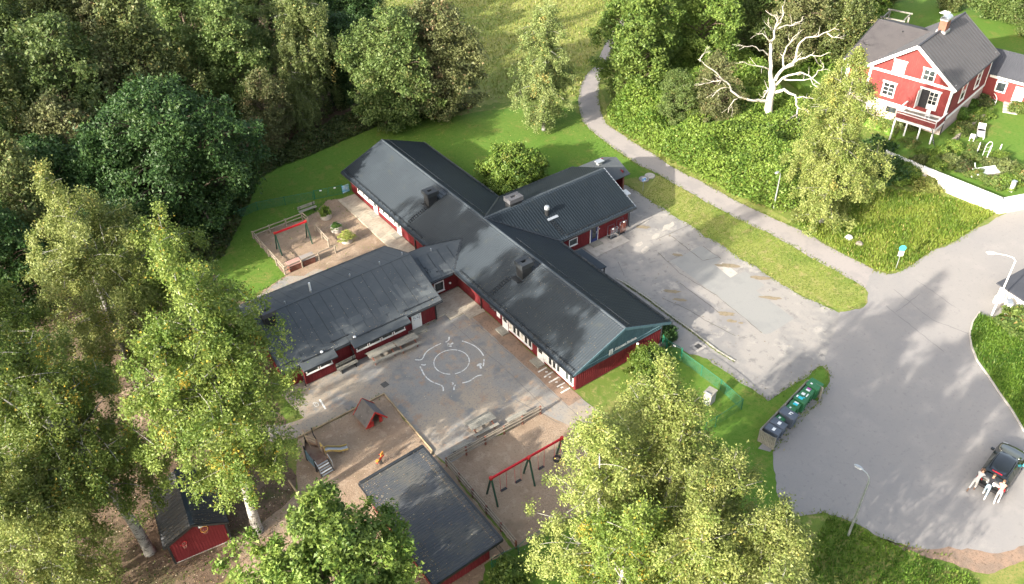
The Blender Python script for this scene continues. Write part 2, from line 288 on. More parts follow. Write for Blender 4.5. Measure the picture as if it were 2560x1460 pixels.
# ------------------------------------------------------------------ ground sheets
def jitter(poly, amp=0.15, step=0.35, seed=0, closed=True):
    """subdivide an outline and roughen it so that turf and tarmac meet unevenly"""
    rng=random.Random(seed); out=[]; n=len(poly)
    for i in range(n):
        a=poly[i]; b=poly[(i+1)%n]; L=math.hypot(b[0]-a[0],b[1]-a[1]); k=max(1,min(140,int(L/step)))
        nx,ny=-(b[1]-a[1])/max(L,1e-6),(b[0]-a[0])/max(L,1e-6); ph=rng.uniform(0,99)
        for j in range(k):
            t=j/k; s=t*L; e=amp*(0.5*math.sin(s*0.9+ph)+0.35*math.sin(s*2.3+2*ph)+rng.uniform(-.4,.4)) if j else 0
            out.append((a[0]+(b[0]-a[0])*t+nx*e, a[1]+(b[1]-a[1])*t+ny*e))
    return out
def smooth_poly(poly, it=2):
    for _ in range(it):
        q=[]; n=len(poly)
        for i in range(n):
            a=poly[i]; b=poly[(i+1)%n]
            q += [(a[0]*.75+b[0]*.25,a[1]*.75+b[1]*.25),(a[0]*.25+b[0]*.75,a[1]*.25+b[1]*.75)]
        poly=q
    return poly
def sheet(name, poly, z, mat, amp=0.12, seed=1, kind='structure', side=0.0, step=0.35):
    p=jitter(poly,amp,step,seed) if amp else list(poly)
    bm=bmesh.new(); vs=[bm.verts.new((x,y,z)) for x,y in p]; f=bm.faces.new(vs); f.normal_update()
    if f.normal.z<0: f.normal_flip()
    if side:
        r=bmesh.ops.extrude_face_region(bm,geom=[f]); 
        for v in [g for g in r['geom'] if isinstance(g,bmesh.types.BMVert)]: v.co.z=z
        for v in vs: v.co.z=z-side
    bmesh.ops.triangulate(bm,faces=[q for q in bm.faces if len(q.verts)>4])
    me=bpy.data.meshes.new(name); bm.to_mesh(me); bm.free(); me.materials.append(mat)
    o=link(name,me); o['kind']=kind; return o
def inpoly(P, poly):
    x,y=P[:,0],P[:,1]; r=np.zeros(len(P),bool); n=len(poly)
    for i in range(n):
        x1,y1=poly[i]; x2,y2=poly[(i+1)%n]
        c=((y1>y)!=(y2>y)); 
        with np.errstate(divide='ignore',invalid='ignore'): r^=c&(x<(x2-x1)*(y-y1)/(y2-y1+1e-12)+x1)
    return r
def scatter(poly, n, rng, holes=()):
    P=np.array(poly); lo,hi=P.min(0),P.max(0); out=[]; tot=0
    while tot<n:
        q=rng.uniform(lo,hi,(n*2,2)); q=q[inpoly(q,poly)]
        for h in holes: q=q[~inpoly(q,h)]
        out.append(q); tot+=len(q)
        if len(out)>12: break
    return np.concatenate(out)[:n]


# ================================================================== GROUND
sheet('ground', [(-700,-700),(900,-700),(900,900),(-700,900)], 0.0, M_GROUND, 0)
MEADOW=[(35.28,97.14),(25.03,77.64),(15.36,60.45),(11.76,50.30),(15.55,47.26),(20.62,46.19),(23.29,44.88),(26.88,43.97),(32.66,39.32),(35.28,42.03),(40.99,46.10),(52.40,55.05),(75,75),(90,140),(20,140)]
sheet('meadow', MEADOW, 0.004, M_MEADOW, 0.5, 3)
WOODFLOOR=[(-75,-45),(-30,-30),(-27.68,1.14),(-22.48,1.96),(-20.24,5.61),(-18.19,13.70),(-14.81,25.74),(-13.41,37.01),(-9.97,41.53),(-6.14,46.58),(-2.63,48.21),(0.63,47.92),(5.60,48.77),(9.37,48.92),(11.76,50.30),(15.36,60.45),(25.03,77.64),(22,140),(-80,140)]
sheet('forest_floor', WOODFLOOR, 0.006, M_SOIL, 0.35, 4)
sheet('hillside_floor', [(30.91,31.34),(30.57,25.54),(30.33,19.06),(30.34,13.34),(30.92,9.09),(31.63,6.18),(46,2),(50,8),(53,20),(60,30),(75,60),(60,80),(55.53,52.47),(37.61,40.16),(33.40,35.65)], 0.006, M_GROUND, 0.3, 5)
LAWN=[(-15.03,25.21),(-16.65,28.57),(-16.07,34.14),(-11.90,39.34),(-9.35,42.01),(-5.79,46.31),(-2.18,47.62),(1.07,47.80),(5.37,48.33),(9.41,48.51),(12.49,47.72),(18.20,45.14),(22.87,43.42),(25.96,41.90),(30.90,37.94),(30.39,36.04),(29.42,33.54),(28.48,29.94),(27.98,25.64),(27.63,22.37),(28.04,20.02),(24,22),(23,19),(19,15),(9,13),(1,13),(-14,14),(-13.47,27.13),(-14.25,27.08)]
sheet('lawn', LAWN, 0.010, M_LAWN, 0.25, 6)
sheet('shade_lawn', [(-13.85,-7.51),(-11.01,-8.12),(-7.44,-8.59),(-4.73,-8.64),(-0.79,-9.10),(3,-9),(3,-16),(-6,-22),(-20,-22)], 0.008, M_LAWN, 0.25, 7)
sheet('strip_lawn', [(23.98,17.95),(27.76,20.03),(28.02,18.38),(28.00,15.97),(28.05,12.18),(28.23,8.75),(28.71,5.42),(28.72,2.35),(28.76,-1.82),(28.74,-5.24),(27.26,-6.47),(24.68,-6.16),(23.85,-3.63),(23.43,-0.34),(23.55,4.54),(23.59,9.25),(23.76,13.24)], 0.008, M_MEADOW, 0.05, 27)
sheet('bin_lawn', [(10.29,-0.60),(10.52,-1.85),(11.28,-3.08),(11.34,-5.02),(11.46,-7.16),(11.51,-8.11),(11.49,-9.09),(13.03,-9.06),(14.89,-9.13),(17.79,-9.11),(17.46,-9.93),(16.42,-10.73),(13.93,-11.47),(10.80,-11.84),(7.78,-12.71),(4.26,-16.63),(-1,-17),(-3,-10),(3,-4),(8,0.4)], 0.012, M_LAWN, 0.06, 8)
PLAYSAND=[(-18.44,9.12),(-11.25,9.17),(-11.33,1.78),(-11.13,0.40),(-11.49,-7.90),(-13.58,-7.79),(-15,-9.5),(-20,-8.5),(-24,-6),(-27,-2),(-25.5,3),(-20.75,4.50)]
sheet('play_sand', PLAYSAND, 0.014, M_SAND, 0.1, 9)
sheet('swing_sand', [(-11.09,0.46),(-2.81,0.41),(-1.25,-3.26),(-2.08,-7.26),(-4.62,-8.52),(-8.14,-8.38),(-11.28,-8.06)], 0.014, M_SAND, 0.1, 10)
sheet('woodland_sand', [(-27.88,13.18),(-25.68,11.98),(-23.05,11.86),(-20.80,11.35),(-20.33,12.48),(-21.48,15.95),(-24.81,17.17),(-25.32,21.33),(-27.62,21.98),(-27.87,16.97)], 0.009, M_SAND, 0.3, 11)
YARD=[(0.55,17.4),(0.55,-0.6),(0.9,-3.2),(-1.2,-4.2),(-2.81,0.41),(-11.11,0.43),(-11.29,2.05),(-11.25,9.17),(-18.44,9.12),(-19.93,9.72),(-19.88,11.14),(-17.27,10.66),(-17.68,14.12),(-16.35,14.47),(-17,14.5),(-2,17)]
sheet('yard', YARD, 0.018, M_YARD, 0.05, 12)
sheet('yard_path', [(-26.95,15.68),(-26.45,16.79),(-24.92,15.93),(-23.32,14.40),(-21.59,12.45),(-19.45,11.56),(-18.66,10.46),(-19.93,9.72),(-22.04,11.33),(-24.16,13.76)], 0.011, M_YARD, 0.12, 13)
sheet('wall_gravel', [(0.58,13.2),(0.58,-0.4),(-0.75,-0.4),(-0.75,12.6)], 0.022, M_DIRT, 0.05, 14)
PLAYGRAVEL=[(-10.91,35.91),(-7.98,36.09),(-5.77,35.54),(-4.11,35.99),(-2.29,37.43),(-0.40,36.53),(0.5,36.2),(0.5,20.5),(-3,22.6),(-15.6,22.6),(-13.66,27.13),(-11.04,27.92)]
sheet('play_gravel', PLAYGRAVEL, 0.015, M_SAND, 0.12, 15)
sheet('rear_path', [(-14.41,26.70),(-10.86,27.78),(-9.70,26.87),(-8.34,27.20),(-7,24.3),(-15,23.2)], 0.019, M_YARD, 0.1, 16)
PARK=[(23.87,20.63),(23.93,18.19),(23.81,15.60),(23.71,13.19),(23.83,11.22),(23.54,9.20),(23.75,6.54),(23.50,4.50),(23.64,2.38),(23.38,-0.38),(23.49,-2.52),(23.81,-3.67),(24.15,-5.35),(24.45,-6.57),(17.55,-10.05),(17.79,-9.11),(14.89,-9.13),(13.03,-9.06),(11.49,-9.09),(11.51,-8.11),(11.46,-7.16),(11.34,-5.02),(11.28,-3.08),(10.52,-1.85),(10.29,-0.60),(9.2,0.3),(9.2,17),(19,17),(22,19.8)]
sheet('parking_lot', PARK, 0.018, M_PARK, 0.15, 17)
ROAD=[(24.35,-5.84),(25.96,-6.61),(27.26,-6.47),(28.38,-5.74),(28.73,-5.16),(30.48,-4.27),(31.49,-4.09),(31.96,-5.12),(33.04,-5.51),(34.85,-5.63),(36.88,-5.51),(38.14,-5.46),(41.12,-5.93),(43.19,-5.88),(44.93,-5.97),(47.48,-6.14),(49.11,-6.26),(52.64,-6.28),(62.72,-6.75),(57.50,-14.93),(39.08,-24.56),(23.87,-29.84),(13.53,-27.67),(11.22,-26.84),(10.27,-25.11),(8.88,-23.45),(8.24,-22.20),(7.69,-21.00),(7.29,-19.39),(6.61,-18.05),(4.78,-17.02),(5.21,-15.33),(7.78,-12.71),(10.80,-11.84),(13.93,-11.47),(16.42,-10.73),(17.54,-9.99),(17.91,-9.20)]
sheet('road', ROAD, 0.022, M_ROAD, 0.13, 18)
PATH=[(55.86,56.30),(48.49,51.46),(40.86,45.38),(37.87,43.78),(34.55,40.98),(31.77,37.78),(29.54,34.35),(28.79,31.78),(28.36,29.18),(27.92,25.12),(27.75,22.49),(28.12,20.17),(28.07,18.43),(28.06,16.03),(28.11,12.23),(28.28,8.80),(28.76,5.47),(28.77,2.39),(28.72,0.21),(28.81,-1.78),(28.82,-3.57),(28.76,-5.26),(31.62,-3.96),(31.64,-3.14),(31.43,-0.80),(31.38,1.26),(31.46,3.45),(31.23,5.61),(30.93,8.08),(30.57,10.86),(30.63,13.12),(30.57,15.35),(30.40,17.53),(30.35,20.76),(30.66,23.51),(30.72,26.36),(31.08,29.58),(31.29,32.05),(32.92,34.95),(35.35,38.30),(37.71,40.82),(43.49,45.74),(51.70,51.68)]
sheet('footpath', PATH, 0.020, M_PATH, 0.09, 19)
sheet('path_verge', [(37.52,40.68),(35.35,38.30),(32.92,34.95),(31.29,32.05),(31.08,29.58),(30.72,26.36),(30.66,23.51),(30.35,20.76),(30.40,17.53),(30.63,13.12),(30.93,8.08),(31.23,5.61),(32.06,5.31),(32.07,8.56),(31.79,13.59),(31.54,17.89),(31.59,21.54),(31.84,24.30),(32.12,27.88),(32.48,31.36),(33.30,33.71)], 0.012, M_MEADOW, 0.12, 20)
sheet('dirt_edge', [(7.78,-21.41),(9.08,-23.31),(10.68,-24.37),(12.34,-26.27),(14.48,-27.15),(19.18,-28.28),(17.81,-28.96),(13.42,-27.73),(11.64,-27.19),(10.77,-26.92),(9.87,-25.62),(9.02,-24.27),(8.14,-22.89)], 0.026, M_DIRT, 0.2, 21)
VERGE=[(33.24,-13.02),(32.23,-13.22),(30.29,-14.00),(29.14,-14.83),(27.94,-16.02),(26.92,-17.61),(25.98,-18.95),(24.96,-20.54),(23.75,-22.08),(21.71,-25.70),(27.31,-25.93),(36.09,-19.92),(37.22,-16.42),(36.68,-15.01),(35.78,-14.12),(34.75,-14.18),(33.52,-14.02)]
sheet('verge', VERGE, 0.07, M_LAWN, 0.05, 22, side=0.07)
# kerb stones round the verge and the parking lot's weedy kerb
def kerb(name, pts, wdt=0.12, ht=0.10, mat=M_CONC, seg=1.0):
    """kerb stones one by one"""
    k=tag(thing(name,(pts[0][0],pts[0][1],0),None,None),kind='structure'); first=None
    for a,b in zip(pts[:-1],pts[1:]):
        L=math.hypot(b[0]-a[0],b[1]-a[1]); n=max(1,round(L/seg)); ang=math.atan2(b[1]-a[1],b[0]-a[0])
        me=MB().box((0,0,ht/2),(L/n-0.012,wdt,ht)).mesh('kerb_stone',mat)
        for i in range(n):
            t=(i+.5)/n; link('kerb_stone',me,k,(a[0]+(b[0]-a[0])*t-pts[0][0],a[1]+(b[1]-a[1])*t-pts[0][1],0.012+0.006*((i*7)%3)),ang)
    return k
kerb('verge_kerb',[(33.48,-12.94),(31.82,-13.29),(30.26,-13.98),(29.03,-14.86),(27.83,-16.05),(26.81,-17.64),(25.88,-18.97),(24.86,-20.57),(23.60,-22.16)])
kerb('lot_kerb',[(12.48,9.16),(12.69,7.97),(12.80,5.25),(12.71,2.47),(12.74,-0.07),(12.61,-2.86),(12.80,-4.65)],0.12,0.07)
# tarmac repairs in the parking lot
sheet('asphalt_patch', [(18.14,8.11),(22.13,8.05),(22.12,5.57),(20.86,5.08),(20.61,3.01),(22.36,2.85),(22.21,0.46),(20.99,0.40),(20.60,-4.07),(17.59,-4.11),(17.10,-3.86),(17.79,2.09)], 0.026, M_PATCH, 0.03, 23)
sheet('pale_patch', [(20.90,4.97),(21.82,5.10),(21.63,3.04),(20.65,3.05)], 0.024, M_CONC, 0.03, 24)
sheet('repair_strip', [(16.59,5.17),(17.16,5.24),(16.61,0.67),(15.69,0.44),(15.58,0.93)], 0.024, M_ROAD, 0.03, 25)
def cracks(name, lines, mat, wdt, z):
    b=MB(); rng=random.Random(5)
    for ln in lines:
        for a,c in zip(ln[:-1],ln[1:]):
            L=math.hypot(c[0]-a[0],c[1]-a[1]); n=max(2,int(L/0.4)); nx,ny=-(c[1]-a[1])/L,(c[0]-a[0])/L; prev=None
            for i in range(n+1):
                t=i/n; e=rng.uniform(-.04,.04); ww=wdt*rng.uniform(.4,1.3)
                p=(a[0]+(c[0]-a[0])*t+nx*e, a[1]+(c[1]-a[1])*t+ny*e)
                q=[(p[0]-nx*ww/2,p[1]-ny*ww/2,z),(p[0]+nx*ww/2,p[1]+ny*ww/2,z)]
                if prev: b.add([prev[0],q[0],q[1],prev[1]],[(0,1,2,3)])
                prev=q
    o=b.build(name,mat); o['kind']='structure'; return o
M_CRACK=material('crack_tar',(0.12,0.112,0.10),0.95,[(3,0.5,0.7,(0.15,0.13,0.09))])
cracks('lot_cracks',[[(18.19,9.74),(17.53,6.22),(17.79,2.09),(17.12,-3.63)],[(21.08,10.95),(20.55,6.32),(22.20,5.75)],[(22.23,7.89),(22.07,5.53)],[(13.82,4.68),(14.50,1.89),(14.55,0.40),(15.09,-2.57)],[(16.53,5.21),(16.25,0.41)],[(23.83,11.22),(19.48,11.36)],[(13.32,9.03),(14.30,10.94)]],M_CRACK,0.07,0.032)
M_CRACKY=material('yard_crack',(0.13,0.125,0.115),0.95,[(3,0.5,0.7,(0.16,0.15,0.135))])
cracks('yard_cracks',[[(-1.0,14.5),(-0.9,10),(-0.85,2),(-0.8,-3)],[(-2.6,13.5),(-2.2,6),(-2.3,0)],[(-3.53,2.52),(-2.39,-1.42)]],M_CRACKY,0.035,0.026)
cracks('road_joints',[[(30.50,-6.81),(29.49,-11.11),(30.29,-14.00)],[(28.05,-8.69),(31.77,-8.50)],[(28.07,-7.70),(26.73,-13.93)],[(33.24,-7.14),(32.46,-11.43)]],material('joint_grey',(0.15,0.145,0.14),0.95,[(3,0.5,0.7,(0.18,0.17,0.165))]),0.06,0.030)
def blob(c,rx,ry,seed,rot=0):
    rng=random.Random(seed); return [(c[0]+(rx*math.cos(t)*math.cos(rot)-ry*math.sin(t)*math.sin(rot))*k, c[1]+(rx*math.cos(t)*math.sin(rot)+ry*math.sin(t)*math.cos(rot))*k) for t,k in [(2*math.pi*i/16,rng.uniform(.7,1.2)) for i in range(16)]]
M_SILT=material('silt',(0.205,0.165,0.11),0.95,[(4,0.45,0.65,(0.155,0.13,0.085))])
b=MB()
for i,(c,rx,ry) in enumerate([((19.97,13.71),.7,.28),((16.58,-0.18),.75,.3),((16.23,-1.09),.4,.22),((16.67,-1.75),.25,.12),((19.38,8.33),.5,.25),((21.77,4.37),1.1,.3),((22.68,1.41),.9,.3),((21.18,-1.01),1.2,.25),((15.13,4.79),.8,.25),((14.85,3.53),.7,.2)]):
    p=blob(c,rx,ry,i,-0.8); b.add([(x,y,.034) for x,y in p],[tuple(range(16))])
tag(b.build('silt_stains',M_SILT),kind='structure')
M_PUDDLE=material('pale_stain',(0.33,0.30,0.26),0.9,[(2,0.45,0.65,(0.27,0.25,0.22))])
b=MB()
for i,(c,rx,ry) in enumerate([((21.94,12.26),1.0,.35),((19.94,11.84),.7,.25),((20.74,14.25),.6,.25),((17.74,11.80),.55,.25),((17.53,10.82),.7,.35)]):
    p=blob(c,rx,ry,i+40,0.2); b.add([(x,y,.03) for x,y in p],[tuple(range(16))])
tag(b.build('pale_stains',M_PUDDLE),kind='structure')
sheet('door_pad', [(13.2,14.6),(17.4,14.6),(17.4,12.75),(13.2,12.75)], 0.075, M_CONC, 0.0, 26, side=0.06)

# painted play roundabout, hopping stripes and start lines: flat paint
def stroke(b, pts, wdt, z=0.03):
    for i,(a,c) in enumerate(zip(pts[:-1],pts[1:])):
        d=(c[0]-a[0],c[1]-a[1]); L=max(1e-6,math.hypot(*d)); nx,ny=-d[1]/L*wdt/2,d[0]/L*wdt/2
        b.add([(a[0]-nx,a[1]-ny,z),(c[0]-nx,c[1]-ny,z),(c[0]+nx,c[1]+ny,z),(a[0]+nx,a[1]+ny,z)],[(0,1,2,3)])
def sm(pts):
    q=[pts[0]]
    for a,c,e in zip(pts[:-2],pts[1:-1],pts[2:]): q += [((a[0]+3*c[0])/4,(a[1]+3*c[1])/4),((3*c[0]+e[0])/4,(3*c[1]+e[1])/4)]
    return q+[pts[-1]]
b=MB()
CC=(-5.15,9.04); RI=1.42
stroke(b,[(CC[0]+RI*math.cos(t),CC[1]+RI*math.sin(t)) for t in [math.radians(-112+345*i/60) for i in range(61)]],0.075)
for pts in ([(-3.11,10.61),(-2.80,10.07),(-2.58,9.34),(-2.59,8.57),(-2.71,8.06)],[(-2.92,7.69),(-3.14,7.38),(-3.42,7.08)],[(-3.69,11.68),(-3.85,11.43),(-4.09,11.30),(-4.27,11.32)],[(-4.66,11.43),(-5.32,11.44),(-6.04,11.33),(-6.45,11.10),(-6.82,10.73),(-7.07,10.75),(-7.38,11.05)],
    [(-7.46,10.11),(-7.52,9.76),(-7.70,9.10),(-7.68,8.35),(-7.55,7.91),(-7.34,7.54),(-7.21,7.22),(-7.26,6.92),(-7.44,6.68)],[(-6.30,6.68),(-6.52,6.57),(-6.73,6.25)],[(-6.45,7.02),(-6.30,6.96),(-6.52,6.80)],[(-5.78,6.51),(-5.24,6.31),(-4.44,6.49),(-4.04,6.29)],[(-7.26,10.25),(-7.06,9.98),(-6.96,10.08)]):
    stroke(b,sm(sm(pts)),0.10)
for pts in ([(-3.82,10.85),(-4.40,10.80)],[(-4.11,11.07),(-4.40,10.80)],[(-4.40,10.80),(-4.14,10.60)],[(-3.70,6.95),(-3.52,7.50)],[(-3.80,7.37),(-3.52,7.50)],[(-3.39,7.29),(-3.52,7.50)]):
    stroke(b,pts,0.16)
tag(b.build('painted_roundabout',M_PAINT),kind='structure')
b=MB()
for a,c in (((-0.37,3.88),(0.51,3.89)),((-0.35,3.14),(0.58,3.21)),((-0.41,2.46),(0.62,2.45)),((-0.21,1.70),(0.58,1.70)),((-0.37,1.01),(0.54,1.02)),((-0.05,2.91),(0.12,2.88)),((-0.01,2.15),(0.19,2.11)),((-0.02,1.45),(0.18,1.40)),((0.08,3.54),(0.26,3.46)),
    ((-15.49,11.69),(-15.57,10.49)),((-9.44,26.15),(-9.37,25.13))): stroke(b,[a,c],0.13)
for c,r in (((-15.93,11.34),.16),((-15.99,11.55),.09)):
    stroke(b,[(c[0]+r*math.cos(t*math.pi/8),c[1]+r*1.3*math.sin(t*math.pi/8)) for t in range(17)],0.04)
tag(b.build('painted_lines',M_PAINT),kind='structure')


# ================================================================== PRESCHOOL BUILDING (one thing: main range, rear wing, felt-roofed annex)
HE, HR, MW, ML = 2.40, 4.43, 10.0, 37.66
SL = (HR-HE)/(MW/2)
def roof_sheet(o, u, v, ribs, rows, amp=0.042, step=0.04, mat=None, name='roof_slope', parent=None):
    """profiled metal tile sheet: ribs across, a small step at every tile course"""
    o,u,v=(np.array(a,float) for a in (o,u,v)); n=np.cross(u,v); n/=np.linalg.norm(n); n=n if n[2]>0 else -n
    k=4; nx=ribs*k+1; s=np.linspace(0,1,nx); prof=amp*np.tile([0,0.85,1,0.85],ribs+1)[:nx]
    ts=[];hs=[]
    for r in range(rows): ts+=[r/rows,(r+1)/rows-1e-4]; hs+=[step,0]
    ts=np.array(ts);hs=np.array(hs); ny=len(ts)
    V=o+s[None,:,None]*u+ts[:,None,None]*v+(prof[None,:,None]+hs[:,None,None])*n
    idx=np.arange(nx*ny).reshape(ny,nx); F=np.stack([idx[:-1,:-1],idx[:-1,1:],idx[1:,1:],idx[1:,:-1]],-1).reshape(-1,4)
    # underside plate so the sheet has thickness
    V=V.reshape(-1,3); base=len(V); C4=np.array([o-n*.06,o+u-n*.06,o+u+v-n*.06,o+v-n*.06]); V=np.concatenate([V,C4])
    F=np.concatenate([F,[[base,base+1,base+2,base+3],[base,base+1,nx-1,0],[base+3,base+2,nx*ny-1,nx*(ny-1)],[base,0,nx*(ny-1),base+3],[base+1,nx-1,nx*ny-1,base+2]]])
    return link(name,np_mesh(name,V,F,mat or M_ROOF),parent)
school=thing('preschool_building',(0,0,0),'long low red boarded preschool with slate grey metal roofs and a felt roofed annex','building')
roof_sheet((0,0,HE),(0,ML,0),(MW/2,0,HR-HE),170,15,parent=school)
roof_sheet((MW,ML,HE),(0,-ML,0),(-MW/2,0,HR-HE),170,15,parent=school)
WY0,WYR,WY1,WX1=14.1,18.88,23.66,19.25
roof_sheet((5.0,WY0,HE),(WX1-5.0,0,0),(0,WYR-WY0,HR+.03-HE),52,14,amp=0.055,parent=school)
roof_sheet((WX1,WY1,HE),(-(WX1-5.0),0,0),(0,WYR-WY1,HR+.03-HE),62,14,parent=school)
# low extension behind the wing, felt roofed
def plate(name, quad, t, mat, parent=school): return MB().slab(quad,t).build(name,mat,parent)
EX0,EX1,EY0,EYR,EY1=18.6,23.05,19.1,21.3,23.45
plate('extension_roof_slope',[(EX0,EY0,2.35),(EX1,EY0,2.35),(EX1,EYR,3.28),(EX0,EYR,3.28)],.12,M_FELT)
plate('extension_roof_slope',[(EX0,EYR,3.285),(EX1,EYR,3.285),(EX1,EY1,2.35),(EX0,EY1,2.35)],.12,M_FELT)
# link roof
plate('link_roof_slope',[(-3.2,16.3,2.3),(2.9,16.3,2.3),(2.9,18.75,3.42),(-3.2,18.75,3.42)],.12,M_FELT)
plate('link_roof_slope',[(-3.2,18.75,3.425),(2.9,18.75,3.425),(2.9,21.2,2.3),(-3.2,21.2,2.3)],.12,M_FELT)
# annex: felt laid in one metre strips
AX0,AX1,AY0,AYR,AY1,AE,AR=-17.2,-2.85,13.8,18.75,23.6,2.2,4.15
ASL=(AR-AE)/(AYR-AY0)
plate('annex_roof_deck',[(AX0,AY0,AE-.02),(AX1,AY0,AE-.02),(AX1,AYR,AR-.02),(AX0,AYR,AR-.02)],.16,M_ROOFDK)
plate('annex_roof_deck',[(AX0,AYR,AR-.025),(AX1,AYR,AR-.025),(AX1,AY1,AE-.02),(AX0,AY1,AE-.02)],.16,M_ROOFDK)
NST=15; SW=(AX1-AX0)/NST
def strip_mesh(y0,z0,y1,z1,name):
    b=MB(); nrm=Vector((0,-(z1-z0),(y1-y0))).normalized() if y1>y0 else Vector((0,(z1-z0),(y0-y1))).normalized()
    def q(x,y,z,h): return (x,y+nrm.y*h,z+nrm.z*h)
    b.slab([q(0,y0,z0,.012),q(SW-.03,y0,z0,.022),q(SW-.03,y1,z1,.022),q(0,y1,z1,.012)],.014); return b.mesh(name,M_FELT)
mf=strip_mesh(AY0,AE,AYR-.03,AR,'felt_strip'); mb_=strip_mesh(AY1,AE,AYR+.03,AR,'felt_strip')
for i in range(NST):
    link('felt_strip',mf,school,(AX0+i*SW+.015,0,0.002*(i%3))); link('felt_strip',mb_,school,(AX0+i*SW+.015,0,0.002*((i+1)%3)))
MB().bar((AX0,AYR,AR+.02),(AX1,AYR,AR+.02),.22,.035).build('ridge_strip',M_FELT,school)
def onA(x,y,h=.03): return (x,y,AE+(y-AY0)*ASL+h)
for x,y,a,c in ((-11.9,15.05,1.1,.9),(-10.6,15.0,1.1,.6),(-9.3,14.95,.6,.9),(-12.6,14.4,.9,.6),(-6.2,15.3,.8,1.4),(-4.2,14.7,1.1,.9),(-8.0,14.7,.8,.7)):
    MB().slab([onA(x,y),onA(x+a,y),onA(x+a,y+c),onA(x,y+c)],.008).build('felt_patch',M_FELT2,school)
for x,y,a,c in ((-.9,16.55,.75,.8),(-2.1,16.55,.9,.7)):
    MB().slab([(x,y,2.33+.457*(y-16.3)),(x+a,y,2.33+.457*(y-16.3)),(x+a,y+c,2.33+.457*(y+c-16.3)),(x,y+c,2.33+.457*(y+c-16.3))],.008).build('felt_patch',M_FELT2,school)
# dark felt seams on the link
for x in (-2.2,-1.2,-.2,.8): MB().bar((x,16.35,2.335),(x,18.7,3.44),.035,.012).build('felt_seam',M_ROOFDK,school)
# bay window roofs, steps in the annex eave
for x0,x1 in ((-15.75,-12.85),(-11.4,-6.25)):
    plate('bay_roof',[(x0,13.15,1.98),(x1,13.15,1.98),(x1,14.3,2.42),(x0,14.3,2.42)],.09,M_FELT)
    MB().b2(x0,x1,13.125,13.147,1.86,1.99).build('bay_fascia',M_ROOFDK,school)
for p,q in (((AX0+.3,14.25),(-15.9,14.25)),((-12.8,14.35),(-11.2,14.35)),((-6.3,14.2),(AX1-.3,14.2)),((-11.2,13.85),(-6.4,13.85)),((-15.6,13.85),(-13.0,13.85))):
    b=MB(); z0=AE+(p[1]-AY0)*ASL+.10
    if p[1]<14: z0=2.36
    b.tube([(p[0],p[1],z0),(q[0],q[1],z0)],.035,6)
    x=p[0]+.2
    while x<q[0]: b.box((x,p[1]+.06,z0-.04),(.10,.16,.10)); x+=1.25
    b.build('snow_guard',M_ROOFDK,school)

def wall(name, b, mat=M_RED): return b.build(name,mat,school)
def boards(b, p, q, z0, z1, nrm, pitch=0.2, top=None, m=0):
    """vertical battens proud of a wall from p to q"""
    L=math.hypot(q[0]-p[0],q[1]-p[1]); n=int(L/pitch)
    for i in range(n+1):
        t=min(1,(i+.5)*pitch/L); x=p[0]+(q[0]-p[0])*t; y=p[1]+(q[1]-p[1])*t; zt=top(t) if top else z1
        if zt-z0<.05: continue
        b.box((x+nrm[0]*.012,y+nrm[1]*.012,(z0+zt)/2),(.05 if nrm[1] else .026,.05 if nrm[0] else .026,zt-z0),0,m)
# main walls
b=MB().b2(.6,.75,.5,37.15,.12,2.5); boards(b,(.6,.5),(.6,37.15),.12,2.5,(-1,0)); wall('wall',b)
b=MB().b2(9.25,9.4,.5,37.15,.12,2.5); boards(b,(9.4,.5),(9.4,37.15),.12,2.5,(1,0)); wall('wall',b)
b=MB().b2(.75,9.25,.5,.65,.12,1.82); boards(b,(.6,.5),(9.4,.5),.12,1.82,(0,-1)); wall('wall',b)
b=MB().b2(.75,9.25,37.0,37.15,.12,2.5); boards(b,(.6,37.15),(9.4,37.15),.12,2.5,(0,1)); wall('wall',b)
MB().b2(.68,9.32,.58,37.07,0,.12).build('plinth',M_CONC,school)
def gable(y0,y1,name,mat,zb):
    b=MB(); P=[(.6,zb),(9.4,zb),(9.4,2.52),(5,4.31),(.6,2.52)]
    b.add([(x,y0,z) for x,z in P]+[(x,y1,z) for x,z in P],[(0,1,2,3,4),(9,8,7,6,5)]+[(i,(i+1)%5,(i+1)%5+5,i+5) for i in range(5)])
    boards(b,(.6,y0),(9.4,y0),zb,0,(0,-1),top=lambda t: 2.50+(1.78*(1-abs(2*t-1)))); return b.build(name,mat,school)
gable(.44,.64,'gable_boards',M_BLUE,1.83)
b=MB(); P=[(.6,2.4),(9.4,2.4),(9.4,2.5),(5,4.31),(.6,2.5)]
b.add([(x,37.01,z) for x,z in P]+[(x,37.16,z) for x,z in P],[(0,1,2,3,4),(9,8,7,6,5)]+[(i,(i+1)%5,(i+1)%5+5,i+5) for i in range(5)]); b.build('gable_boards',M_RED,school)
MB().b2(.5,9.5,.395,.425,2.14,2.19).build('gable_moulding',material('moulding_blue',(0.16,0.26,0.29),0.7,[(2,.5,.7,(0.13,0.22,0.25))]),school)
MB().b2(.5,9.5,.40,.44,1.80,1.86).build('gable_moulding',M_BLUE,school)
for s in (0,1):
    x0,x1=(0,5) if s==0 else (10,5)
    b=MB().bar((x0,-.01,HE-.06),(x1,-.01,HR-.06),.04,.24); b.build('barge_board',M_BLUE,school)
    b=MB().bar((x0,ML+.01,HE-.06),(x1,ML+.01,HR-.06),.04,.2); b.build('barge_board',M_ROOFDK,school)
